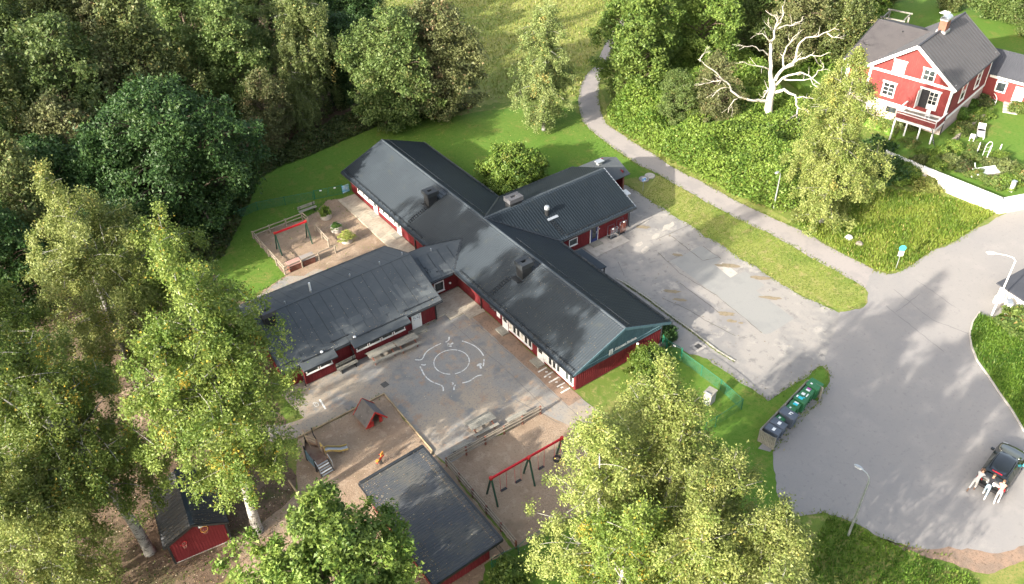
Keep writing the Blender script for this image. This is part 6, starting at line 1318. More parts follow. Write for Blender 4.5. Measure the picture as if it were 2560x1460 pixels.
def person(loc,rz,label,shirt,pants,lean,feet,hair=M_HAIR,shoes=M_LABELW,arm=(.42,-.05),H=1.0):
    """one continuous skinned body in the pushing pose; clothes are zones of its surface"""
    t=thing('person',loc,label,'person','people pushing the black car',rz); t.scale=(.92,.92,.92)
    J={'pel':(0,0,.92),'sp':(lean*.45,0,1.06),'ch':(lean*.9,0,1.18),'nk':(lean*1.15,0,1.29),'hd':(lean*1.36+.03,0,1.40),'ht':(lean*1.46+.05,0,1.51)}
    R={'pel':.14,'sp':.135,'ch':.155,'nk':.06,'hd':.095,'ht':.07}; E=[('pel','sp'),('sp','ch'),('ch','nk'),('nk','hd'),('hd','ht')]
    for s,n in ((1,'l'),(-1,'r')):
        f=feet[0 if s>0 else 1]
        J['hip'+n]=(0,s*.10,.86); J['kn'+n]=(f*.5+.12,s*.12,.48); J['an'+n]=(f,s*.12,.09); J['to'+n]=(f+.19,s*.13,.04)
        J['sh'+n]=(lean*.98,s*.19,1.26); J['el'+n]=(lean*.98+arm[0]*.45,s*.26,1.27+arm[1]*2-.14); J['ha'+n]=(lean*.98+arm[0],s*.2,1.24+arm[1]*3); J['fi'+n]=(lean*.98+arm[0]+.1,s*.19,1.24+arm[1]*3)
        for a,v in (('hip',.105),('kn',.07),('an',.05),('to',.04),('sh',.075),('el',.05),('ha',.036),('fi',.03)): R[a+n]=v
        E+=[('pel','hip'+n),('hip'+n,'kn'+n),('kn'+n,'an'+n),('an'+n,'to'+n),('ch','sh'+n),('sh'+n,'el'+n),('el'+n,'ha'+n),('ha'+n,'fi'+n)]
    K=list(J); me=bpy.data.meshes.new('body'); me.from_pydata([J[k] for k in K],[(K.index(a),K.index(c)) for a,c in E],[])
    o=bpy.data.objects.new('tmp',me); COL.objects.link(o); md=o.modifiers.new('skin','SKIN'); md.use_smooth_shade=True
    for k,v in zip(K,me.skin_vertices[0].data): v.radius=(R[k],R[k]*(.85 if k in('sp','ch','pel') else 1)); v.use_root=(k=='pel')
    o.modifiers.new('sub','SUBSURF').levels=2
    dg=bpy.context.evaluated_depsgraph_get(); dg.update(); m2=bpy.data.meshes.new_from_object(o.evaluated_get(dg)); bpy.data.objects.remove(o)
    m2.materials.clear()
    for mm in (M_SKIN,shirt,pants,shoes,hair): m2.materials.append(mm)
    zone={'pel':2,'sp':1,'ch':1,'nk':0,'hd':0,'ht':4}
    for n in 'lr': zone.update({'hip'+n:2,'kn'+n:2,'an'+n:3,'to'+n:3,'sh'+n:1,'el'+n:1 if shirt is M_CLWHITE else 0,'ha'+n:0,'fi'+n:0})
    P=np.array([J[k] for k in K]); 
    for f in m2.polygons: f.material_index=zone[K[int(np.argmin(((P-np.array(f.center))**2).sum(1)))]]; f.use_smooth=True
    m2.name='body'; link('body',m2,t)
    hb_=MB(); hd=Vector(J['hd']); hb_.lathe((0,0,0),[(.03,-.05),(.105,-.02),(.11,.05),(.08,.10),(.03,.125)],12); hb_.v=[(hd.x-.02+x,y,hd.z+.03+z) for x,y,z in hb_.v]; hb_.build('hair',hair,t,smooth=True)
    fc=MB()
    for s in (-1,1): fc.box((hd.x+.088,s*.035,hd.z),(.02,.022,.014))
    e=fc.build('eyes',M_CLDARK,t); MB().box((hd.x+.105,0,hd.z-.025),(.035,.022,.035)).build('nose',M_SKIN,t); MB().box((hd.x+.09,0,hd.z-.065),(.02,.05,.012)).build('mouth',M_PLAYRED,t)
    for s in (-1,1):
        hx,hy,hz=J['fi'+('l' if s>0 else 'r')]
        for q in range(4): MB().tube([(hx,hy+(q-1.5)*.019,hz),(hx+.045,hy+(q-1.5)*.022,hz+.03),(hx+.05,hy+(q-1.5)*.022,hz+.075-.008*abs(q-1.2))],[.011,.010,.007],6).build('finger',M_SKIN,t)
        MB().tube([(hx-.03,hy-s*.03,hz+.01),(hx+.02,hy-s*.06,hz+.035),(hx+.035,hy-s*.062,hz+.06)],[.012,.011,.008],6).build('thumb',M_SKIN,t)
    return t
def carp(x,y):
    return (CARC[0]+x*math.cos(CAR_A)-y*math.sin(CAR_A), CARC[1]+x*math.sin(CAR_A)+y*math.cos(CAR_A))
person(carp(-2.62,.78),CAR_A-.1,'person in white shirt and white trousers pushing the car from the left',M_CLWHITE,M_CLWHITE,.60,(-.62,-.1),shoes=M_SHOE)
person(carp(-2.55,.0),CAR_A+.05,'person in dark top and pale blue trousers pushing the car in the middle',M_CLDARK,M_CLBLUE,.58,(-.05,-.6),arm=(.40,-.07))
person(carp(-2.5,-.74),CAR_A+.2,'person in tan striped top and white trousers pushing the car from the right',M_CLTAN,M_CLWHITE,.52,(-.5,-.25),arm=(.40,-.04))


# ================================================================== VEGETATION
def rhombs(P, rng, size, nrm=None, up=0.35, aspect=.62):
    """one small four cornered leaf spray per point, randomly turned"""
    n=len(P); d=rng.normal(size=(n,3)); 
    if nrm is not None: d=d*.75+nrm
    d[:,2]+=up; d/=np.linalg.norm(d,axis=1,keepdims=True)
    a=rng.normal(size=(n,3)); a-=d*(a*d).sum(1,keepdims=True); a/=np.linalg.norm(a,axis=1,keepdims=True); b=np.cross(d,a)
    s=(size*rng.uniform(.6,1.4,n))[:,None]
    V=np.stack([P-a*s*.58,P+a*s*.42+b*s*.36,P+a*s*.42-b*s*.36],1).reshape(-1,3)
    return V,np.arange(3*n).reshape(n,3)
def env(kind,t):
    t=np.clip(t,0,1)
    if kind=='birch': return np.sin(np.pi*np.clip(t,0.015,.99)**.82)**.66*(1.05-.15*t)
    if kind=='round': return np.sqrt(np.clip(1-(2*t-1)**2,0,1))**.8*(1.05-.15*t)
    if kind=='dome': return np.sqrt(np.clip(1-t**2.2,0,1))
    if kind=='spire': return (1-t)**.7*(.35+.65*np.minimum(1,t*5))+.02
    return np.sqrt(np.clip(1-(2*t-1)**2,0,1))
def gen_tree(name, seed, h, r, base, kind, nclump, nleaf, leaf, leafmat, bark, trunk_r, droop=0.0, lean=(0,0), crs=.55, sprays=.45, stems=1, bare=0):
    nclump=int(nclump*2.1); crs*=.70; sprays*=.55; nleaf=int(nleaf*1.4); leaf*=.9
    """meshes of one tree: (trunk with limbs, crown). base: crown starts at this share of the height"""
    rng=np.random.default_rng(seed); pr=random.Random(seed)
    # trunk axis
    ph=rng.uniform(0,6.28,4); kx=lambda z: lean[0]*(z/h)**1.4+ .035*h*np.sin(z/h*3.1+ph[0])*(z/h); ky=lambda z: lean[1]*(z/h)**1.4+.035*h*np.sin(z/h*2.7+ph[1])*(z/h)
    wood=MB()
    zs=[0,.25,h*.06,h*.15,h*.3,h*.45,h*.6,h*.75,h*.9,h*.985]
    wood.tube([(kx(z),ky(z),z) for z in zs],[trunk_r*f for f in (1.35,1.1,1,.92,.8,.66,.5,.34,.18,.05)],9)
    # clumps
    c=[]; t=rng.uniform(0,1,nclump*6); th=rng.uniform(0,2*np.pi,nclump*6); R=env(kind,t)
    keep=rng.uniform(0,1,len(t))<(R/R.max())**.9*.98+.02; t,th,R=t[keep][:nclump],th[keep][:nclump],R[keep][:nclump]
    lob=1+.22*np.sin(3*th+ph[2]+4*t)+.16*np.sin(5*th+ph[3]-7*t)+.10*np.sin(9*th+11*t)
    rad=r*R*lob*rng.uniform(0,1,len(t))**.36
    z=h*(base+(1-base)*t); C=np.stack([kx(z)+rad*np.cos(th),ky(z)+rad*np.sin(th),z],1)
    C[:,2]-=droop*rad*.35
    ax=np.stack([kx(z),ky(z),z-.15*h],1); out=C-ax; out/=np.linalg.norm(out,axis=1,keepdims=True)+1e-6
    # limbs to some of the clumps
    order=rng.permutation(len(C))[:int(len(C)*sprays)]
    for i in order:
        p=C[i]; z0=max(h*.1,z[i]-(rad[i]*(.75 if kind=='birch' else .45))-rng.uniform(0,.06)*h); a=np.array([kx(z0),ky(z0),z0]); m=(a*.45+p*.55)+np.array([0,0,.12*rad[i]+.1])
        q=a*.2+p*.8+np.array([0,0,.10*rad[i]]); rr=trunk_r*(.34*(1-z0/h)+.07)*min(1.2,.5+rad[i]/r*.6)
        wood.tube([tuple(a),tuple(m),tuple(q),tuple(p)],[rr,rr*.7,rr*.45,rr*.18],5,cap=False)
    # leaves
    w=rng.uniform(.5,1.5,len(C)); n_i=np.maximum(3,(nleaf*w/w.sum()).astype(int)); idx=np.repeat(np.arange(len(C)),n_i); n=len(idx)
    cr=crs*rng.uniform(.65,1.35,len(C)); g=np.clip(rng.normal(0,.56,(n,3)),-1.4,1.4)
    if droop: g*=np.array([.8,.8,1.5]); 
    else: g*=np.array([1.05,1.05,.72])
    P=C[idx]+g*cr[idx][:,None]
    if droop: P[:,2]-=droop*rng.uniform(0,1,n)**2*1.6*cr[idx]
    P[:,2]=np.maximum(P[:,2],.15)
    V,F=rhombs(P,rng,leaf,out[idx]*.55)
    tc=rng.uniform(-.22,.22,len(C)); tone=np.clip(.42+tc[idx]+rng.normal(0,.17,n),0,.89); acc=rng.uniform(0,1,n); tone=np.where(acc>.965,.97,tone)
    yc=rng.uniform(0,1,len(C))>.955; tone=np.where(yc[idx]&(acc>.5),.97,tone)
    return wood.mesh('trunk',bark,True), np_mesh('crown',V,F,leafmat,tone)
def gen_birch(name, seed, h, r, base, nb, nleaf, leaf, leafmat, trunk_r, droop=1.0, lean=(0,0), dens=11, bark=None, fork=2):
    """birch: rising branches that arch over and hang in leafy strands, with gaps between them"""
    nleaf=int(nleaf*(1.12 if dens<9 else 1.4)); leaf*=.84; rng=np.random.default_rng(seed); bark=bark or M_BARK_BIRCH; wood=MB(); ph=rng.uniform(0,6.28,3)
    kx=lambda z: lean[0]*(z/h)**1.4+.03*h*np.sin(z/h*3.1+ph[0])*(z/h); ky=lambda z: lean[1]*(z/h)**1.4+.03*h*np.sin(z/h*2.7+ph[1])*(z/h)
    zs=[0,.25]+[h*q for q in (.06,.15,.3,.45,.58,.7,.82,.92,.985)]
    wood.tube([(kx(z),ky(z),z) for z in zs],[trunk_r*q for q in (1.3,1.08,1,.92,.8,.64,.46,.30,.17,.08,.02)],9)
    heads=[(0,0,h)]
    for k in range(fork):      # side leaders give the top several points
        a=rng.uniform(0,6.28); o=rng.uniform(.25,.45)*r; z0=h*rng.uniform(.38,.55); hh=h*rng.uniform(.80,.95)
        heads.append((o*np.cos(a),o*np.sin(a),hh)); wood.tube([(kx(z0),ky(z0),z0),(kx(z0)+o*.7*np.cos(a),ky(z0)+o*.7*np.sin(a),z0+(hh-z0)*.35),(kx(hh)+o*np.cos(a),ky(hh)+o*np.sin(a),hh*.98)],[trunk_r*.34,trunk_r*.2,.015],6)
    C=[];D=[];O=[]
    for hx,hy,hh in heads:      # leafy leaders right to the tips
        for k in range(30):
            q=rng.uniform(0,1); z=hh*(.62+.40*q); a=rng.uniform(0,6.28); ro=rng.uniform(.1,.95)*(1.1-.75*q); kk=min(1,max(0,(z/h-.4)/.3))
            C.append(np.array([kx(z)+hx*kk+ro*np.cos(a),ky(z)+hy*kk+ro*np.sin(a),z])); D.append(rng.uniform(.3,.9)*droop); O.append(np.array([np.cos(a)*.7,np.sin(a)*.7,.3]))
    for i in range(nb):
        t=(i+rng.uniform(.1,.9))/nb; hx,hy,hh=heads[int(rng.integers(len(heads)))] if t>.35 else heads[0]
        z0=h*base*.85+(hh*.97-h*base*.85)*t; a=i*2.39996+rng.normal(0,.35); L=max(.95,r*float(env('birch',np.array(.06+.94*t)))*rng.uniform(.55,1.25)); kk=min(1,max(0,(z0/h-.4)/.3))
        A=np.array([kx(z0)+hx*kk,ky(z0)+hy*kk,z0]); d=np.array([np.cos(a),np.sin(a),0]); s_=np.array([-d[1],d[0],0]); rise=rng.uniform(.5,.95)*(.55+.6*t)
        f=lambda s: A+d*L*s+np.array([0,0,L*(rise*s-.62*s*s)])+s_*L*.10*np.sin(3*s+i)
        wood.tube([tuple(f(s)) for s in (0,.25,.5,.68,.82)],[max(.012,trunk_r*.19*(1-.6*t)*q) for q in (1,.75,.5,.3,.12)],5,cap=False)
        n=max(3,int(dens*L/r*rng.uniform(.7,1.3)))
        for k in range(n):
            s=rng.uniform(.22,1.05); sd=rng.normal(0,.20)*L*(.3+s); p=f(s)+s_*sd+np.array([0,0,rng.normal(.08,.12)])
            C.append(p); D.append(rng.uniform(.25,1.15)*droop*(.5+.5*s)); O.append(d*s+s_*np.sign(sd)*.3+np.array([0,0,.25]))
            if rng.uniform()<.2 and abs(sd)>.25: wood.tube([tuple(f(s*.9)),tuple(p)],[.012,.006],4,cap=False)
    C=np.array(C);D=np.array(D);O=np.array(O); w=(.35+D)*rng.uniform(.6,1.4,len(C)); idx=np.repeat(np.arange(len(C)),np.maximum(4,(nleaf*w/w.sum()).astype(int))); n=len(idx)
    u=rng.uniform(0,1,n)**1.15; P=C[idx]+rng.normal(0,1,(n,3))*np.array([.21,.21,.16])*(1.15-.45*u[:,None]); P[:,2]-=u*D[idx]*1.15; P[:,:2]+=O[idx][:,:2]*(.16*u)[:,None]
    P[:,2]=np.maximum(P[:,2],.2); V,F=rhombs(P,rng,leaf,O[idx]*.5)
    tc=rng.normal(0,.15,len(C)); tone=np.clip(.44+tc[idx]+rng.normal(0,.16,n),0,.89); tone=np.where((rng.uniform(0,1,len(C))>.975)[idx]&(rng.uniform(0,1,n)>.5),.97,np.where(rng.uniform(0,1,n)>.985,.97,tone))
    return wood.mesh('trunk',bark,True), np_mesh('crown',V,F,leafmat,tone)
def plant(name, meshes, loc, label, cat='tree', group=None, rz=0, sc=1.0):
    t=thing(name,(loc[0],loc[1],loc[2] if len(loc)>2 else 0),label,cat,group,rz)
    link('trunk' if cat=='tree' else 'stem',meshes[0],t); link('crown' if cat=='tree' else 'foliage',meshes[1],t)
    t.scale=(sc,sc,sc) if isinstance(sc,(int,float)) else sc
    return t

# --- birches close to the camera, left
g=gen_tree; gb=gen_birch
plant('birch_tree',gb('a',11,24.0,3.9,.31,110,88000,.16,L_BIRCH,.33,1.2,(.5,.5),13,fork=3),(-24.04,3.22),'tallest yellow green birch on a thick white trunk right of the small gabled shed')
plant('birch_tree',gb('b',12,21.0,4.0,.34,90,76000,.15,L_BIRCH,.32,1.1,(-3.2,1.6),12,fork=3),(-30.28,5.94),'green birch whose pale trunk leans by the left wall of the small gabled shed')
plant('birch_tree',gb('e2',16,17.5,3.3,.2,75,48000,.16,L_BIRCH,.24,1.1,(-.4,.5),12,fork=2),(-21.25,16.57),'birch half hidden behind the crown of the tallest birch by the annex end')
plant('birch_tree',gb('c',13,20.5,4.3,.22,85,70000,.155,L_BIRCHY,.28,1.1,(-.9,.6),12,fork=3),(-26.13,19.23),'yellowing birch with three pale tops left of the tallest birch')
plant('birch_tree',gb('d',14,14.5,3.8,.16,80,64000,.145,L_BIRCHY,.26,1.0,(-.6,-.1),12,fork=3),(-35.03,5.26),'yellow leaved birch with bare white limbs in the lower left corner')
plant('birch_tree',gb('e',15,18,4.2,.2,80,62000,.155,L_BIRCH,.26,1.1,(-1.0,.5),12,fork=2),(-32.63,15.00),'dense green birch at the left edge behind the leaning birch')
# --- birches close to the camera, lower right
plant('birch_tree',gb('f',21,15.5,3.9,.22,66,40000,.14,L_BIRCHY,.2,1.0,(-.7,.5),7,fork=1),(-9.19,-13.45),'thin pale birch reaching over the right end of the long swing set')
plant('birch_tree',gb('f2',22,16.0,3.3,.20,66,40000,.14,L_BIRCHY,.2,1.0,(.5,.0),7,fork=2),(-4.48,-12.17),'birch with a slanting white trunk covering the foot of the school gable')
plant('birch_tree',gb('f3',23,14.5,3.2,.2,62,36000,.14,L_BIRCHY,.19,1.0,(.9,-.2),7,fork=1),(-5.42,-14.20),'green gold birch in the middle of the lower right birch group')
plant('birch_tree',gb('f4',24,15.0,3.4,.16,62,38000,.138,L_BIRCHY,.2,.9,(.3,.1),7,fork=3),(-5.20,-18.08),'birch with forked white limbs beside the near end of the bin shelter')
plant('birch_tree',gb('f5',25,13.5,3.2,.14,60,36000,.138,L_BIRCHY,.19,.9,(.3,-.2),7,fork=3),(-5.05,-21.59),'rightmost birch of the lower right group next to the grassy verge')
plant('birch_tree',gb('f6',26,13.0,3.3,.16,58,34000,.14,L_BIRCHY,.19,.9,(.0,-.2),7,fork=2),(-7.84,-18.91),'birch cut by the bottom edge below the forked birch')
plant('birch_tree',gb('f7',27,13.0,3.0,.2,64,40000,.14,L_BIRCH,.19,.9,(-.2,-.2),7,fork=1),(-10.10,-16.30),'greener birch cut by the bottom edge under the swing birch')
# --- broadleaf in front, bottom
plant('maple_tree',g('m',31,9.6,5.4,.28,'round',200,46000,.23,L_MAPLE,M_BARK,.26,0,(.2,.4),.62),(-23.86,-8.71),'bright green maple at the bottom edge in front of the store shed','tree')
plant('maple_tree',g('m2',32,12.6,1.8,.58,'round',40,8000,.24,L_MAPLE,M_BARK,.2,0,(.2,.3),.6),(-22.48,-7.05),'narrower maple top rising left of the store shed roof')
plant('shrub',g('m3',33,2.2,1.3,.02,'dome',26,5000,.2,L_MAPLE,M_BARK,.06,0,(0,0),.4),(-13.14,-9.97),'low round shrub at the bottom edge on the shaded lawn','shrub')
# --- by the school
plant('shrub',g('s',41,4.3,3.3,.05,'dome',120,26000,.24,L_HEDGE,M_BARK,.12,0,(0,0),.6,.3),(14.55,27.87),'large rounded sunlit shrub in the corner between main wing and rear wing','shrub')
plant('shrub',g('s2',42,1.3,1.1,.02,'dome',24,4000,.16,L_DARK,M_BARK,.05,0,(0,0),.3),(10.4,.9),'small dark clipped bush at the right corner of the school gable','shrub')
plant('shrub',g('s3',43,2.6,1.5,.02,'dome',40,6000,.18,L_HEDGE,M_BARK,.05,0,(0,0),.4),(6.3,-1.4),'leafy climber shrub against the red school gable','shrub')
# --- meadow edge
plant('birch_tree',gb('l',51,15.0,3.3,.10,80,40000,.19,L_BIRCHG,.24,1.0,(0,.2),11,fork=1),(24.66,35.44),'lone grey green birch on the lawn in front of the meadow')
plant('alder_tree',g('al',52,13.9,4.4,.04,'round',230,34000,.28,L_ALDER,M_BARK,.28,0,(0,0),.85),(11.64,46.72),'broad rounded alder, left of the pair at the meadow edge')
plant('alder_tree',g('al2',53,13.9,4.4,.04,'round',230,34000,.28,L_ALDERB,M_BARK,.28,0,(0,0),.85),(17.25,45.63),'brownish rounded alder, right of the pair at the meadow edge')
# --- dark maple in front of the wood
plant('maple_tree',g('dm',54,15.0,7.2,.03,'round',430,58000,.28,L_DARK,M_BARK,.4,0,(0,0),1.0),(-14.61,41.46),'big dark green rounded maple standing before the left wood')
# --- right birch in front of the red house
plant('birch_tree',gb('rb',55,17.0,4.0,.04,95,62000,.18,L_BIRCHY,.26,1.1,(0,.2),12,fork=1),(34.08,3.73),'yellow green birch standing before the red house')
# --- bright maples beyond the footpath
plant('maple_tree',g('bm',56,15.5,4.6,.05,'round',200,32000,.30,L_MAPLE,M_BARK,.3,0,(0,0),.9),(37.87,34.85),'bright green maple beside the bend of the footpath')
plant('maple_tree',g('bm2',57,17.0,4.6,.08,'round',200,32000,.30,L_MAPLE,M_BARK,.3,0,(0,0),.9),(48.92,34.83),'tall bright green maple left of the dead oak')
# --- the wood on the left: copies of a few kinds
KIND={'alder':g('k1',61,17,4.3,.06,'round',200,24000,.31,L_ALDER,M_BARK,.28,0,(0,0),.95),
 'olive':g('k2',62,18,4.2,.06,'birch',200,24000,.31,L_OLIVE,M_BARK,.26,.2,(0,0),.95),
 'weeping':gb('k3',63,21,4.6,.08,85,36000,.26,L_BIRCHG,.26,2.4,(0,0),11,fork=2),
 'dark':g('k4',64,15,4.2,.03,'round',200,23000,.31,L_DARK,M_BARK,.26,0,(0,0),.95),
 'brown':g('k5',65,15,3.9,.05,'round',150,15000,.30,L_ALDERB,M_BARK,.26,0,(0,0),.95,.7),
 'poplar':g('k6',66,20,3.9,.08,'birch',200,24000,.31,L_ALDER,M_BARK,.26,0,(0,0),.95)}
NM={'alder':'alder_tree','olive':'willow_tree','weeping':'birch_tree','dark':'dark_tree','brown':'thin_tree','poplar':'poplar_tree'}
WOOD=[ # kind, base pixel as ground point, scale, label
('weeping',(5.26,55.50),.95,'weeping birch trailing pale curtains at the top of the left wood'),
('weeping',(2.34,52.62),.62,'low weeping birch in shade at the wood edge under the tall weeping birch'),
('dark',(9.73,55.77),.8,'dark shaded tree at the wood edge left of the meadow alders'),
('dark',(16.34,64.48),.72,'dark tree at the top of the wood just left of the meadow'),
('dark',(15.82,73.60),.8,'dark tree behind the weeping birch near the meadow'),
('alder',(-3.27,57.09),1.0,'mid green alder just behind the big dark maple, on its right'),
('brown',(-2.24,50.20),.62,'brownish thin tree at the wood edge between dark maple and weeping birch'),
('olive',(-11.96,56.74),1.05,'sunlit olive willow rising above the big dark maple'),
('poplar',(-5.54,62.80),1.0,'sunlit pale green poplar behind the dark maple top'),
('brown',(-16.39,56.86),.95,'grey brown half bare tree left of the olive willow'),
('alder',(-20.41,54.69),1.05,'sunlit pointed alder in the middle of the left wood'),
('dark',(-20.80,41.92),.8,'dark low tree left of the big dark maple'),
('dark',(-25.39,42.99),.85,'dark low tree above the yellowing birch'),
('brown',(-22.01,47.24),.9,'brownish shaded tree between the alder and the dark low trees'),
('olive',(-26.17,54.24),1.0,'olive willow at the left part of the wood below the pointed alder'),
('poplar',(-30.04,48.27),.95,'yellow topped poplar at the left edge above the yellowing birch'),
('alder',(-23.01,72.83),1.0,'hazy alder at the left edge in the upper wood'),
('olive',(-16.71,75.87),1.05,'hazy olive willow in the upper left wood'),
('brown',(-11.23,74.34),1.0,'hazy brownish tree in the upper left wood'),
('poplar',(-6.43,74.95),1.0,'pale poplar in the upper wood left of the weeping birch'),
('alder',(0.72,73.88),1.05,'grey green alder behind the poplars in the upper wood'),
('alder',(4.92,70.48),1.05,'pale crowned alder left of the weeping birch'),
('olive',(-22.63,91.19),1.05,'olive willow at the upper left edge of the picture'),
('poplar',(-15.08,95.22),1.0,'poplar at the top left among the far trees'),
('olive',(-7.54,94.57),1.1,'olive willow at the top of the far wood, left part'),
('dark',(-0.59,92.72),1.2,'dark crowned tree at the top of the far wood'),
('alder',(6.70,92.76),1.1,'alder at the top edge behind the pale poplar'),
('olive',(13.80,86.90),.85,'russet tinged willow at the top edge beside the weeping birch'),
('dark',(22.72,90.38),.7,'dark tree at the top edge of the wood near the meadow'),
('alder',(-16.71,116.38),1.1,'alder in the very top left corner'),
('olive',(-27.47,65.62),1.0,'willow at the left edge in the middle of the wood'),
('dark',(-31.78,36.09),.8,'dark understorey tree at the left edge behind the birches'),
('dark',(-23.58,32.51),.7,'dark understorey tree in the gap behind the yellowing birch'),
('olive',(-27.86,40.19),.8,'shaded willow behind the yellowing birch'),
]
rngw=random.Random(9); first={}
for kind,p,sc,lab in WOOD:
    s=sc*rngw.uniform(.95,1.05); rz=rngw.uniform(0,6.28)
    if kind not in first:
        first[kind]=plant(NM[kind],KIND[kind],p,lab,'tree','trees of the left wood',rz,s)
    else: copy_tree(first[kind],p,rz,lab,s)
# beyond the footpath and behind the house
for kind,p,sc,lab in [
('alder',(58.26,33.72),.85,'leafy alder behind the dead oak'),
('brown',(58.54,28.61),.95,'brownish thin crowned tree right behind the dead oak'),
('olive',(64.27,25.55),.8,'shaded willow left of the red house'),
('dark',(75.78,35.75),.95,'dark tree at the top between dead oak and red house'),
('alder',(36.22,25.60),.45,'young alder among the thicket left of the dead oak'),
('brown',(39.42,23.05),.62,'thin half bare tree with pale stem left of the dead oak'),
('olive',(87.21,34.53),.8,'willow behind the left wing of the red house'),
('poplar',(70.17,46.54),.9,'pale poplar at the top edge behind the bright maples'),
('alder',(58.53,58.36),.95,'alder at the top edge behind the footpath maple'),
('poplar',(92.47,21.58),.75,'yellow green poplar behind the red house chimney'),
('alder',(91.45,14.38),.72,'alder behind the dark roofed rear wing of the red house'),
('alder',(94.11,18.69),.8,'alder at the top right corner behind the house'),
('olive',(91.89,26.46),.6,'willow at the top edge behind the house aerial'),
('poplar',(70.79,59.64),1.0,'poplar behind the tall bright maple at the top edge')]:
    copy_tree(first[kind],p,rngw.uniform(0,6.28),lab,sc*rngw.uniform(.95,1.05))['group']='trees on the slope beyond the footpath'
# birches along the lower edge of the turning area; most stand below the picture and dapple the road
plant('birch_tree',gb('f8',28,16.5,3.3,.2,55,16000,.16,L_BIRCHY,.2,.9,(.2,.1),8,fork=2),(-10,-25),'birch top just reaching the bottom edge right of the forked birch')

# --- dead oak: bleached limbs
do=thing('dead_oak',(43.93,18.84),'bleached dead oak with bare twisting white limbs above the thicket','tree')
rngo=random.Random(17)
def limb(pts, r0, r1=.02, twigs=5):
    r0*=.78
    q=[Vector(p) for p in pts]; pts2=[]
    for i,(a,c) in enumerate(zip(q[:-1],q[1:])):
        n=max(2,int((c-a).length/.5)); sd=Vector((rngo.gauss(0,1),rngo.gauss(0,1),rngo.gauss(0,1)))
        for j in range(n): pts2.append(a+(c-a)*(j/n)+Vector((rngo.gauss(0,1),rngo.gauss(0,1),rngo.gauss(0,1)))*.055+sd*.1*math.sin(math.pi*j/n))
    pts2.append(q[-1]); N=len(pts2)-1
    m=MB().tube([tuple(p) for p in pts2],[r0+(r1-r0)*(i/N)**.8 for i in range(N+1)],8)
    for k in range(twigs):
        i=rngo.randint(N//3,max(N//3,N-1)); p=pts2[i]; d=(pts2[min(N,i+1)]-pts2[max(0,i-1)]).normalized(); rr0=0; e=(d*.5+Vector((rngo.gauss(0,1),rngo.gauss(0,1),rngo.gauss(.3,.7)))*.6).normalized(); L=rngo.uniform(.5,1.3); rr=(r0+(r1-r0)*(i/N))*.45
        f=(e+Vector((rngo.gauss(0,1),rngo.gauss(0,1),rngo.gauss(0,1)))*.35).normalized()
        m.tube([tuple(p),tuple(p+e*L*.5),tuple(p+e*L*.5+f*L*.6)],[rr,rr*.7,.012],5)
    m.build('limb',M_DEADWOOD,do,smooth=True)
tk=[(-0.20,0.14,1.78),(-0.33,0.23,3.34),(-0.36,0.25,4.53),(-0.27,0.19,5.70),(-0.54,0.37,6.69)]
MB().tube([(tk[0][0],tk[0][1],-.2)]+tk,[.55,.50,.44,.40,.37,.32],12).build('trunk',M_DEADWOOD,do,smooth=True)
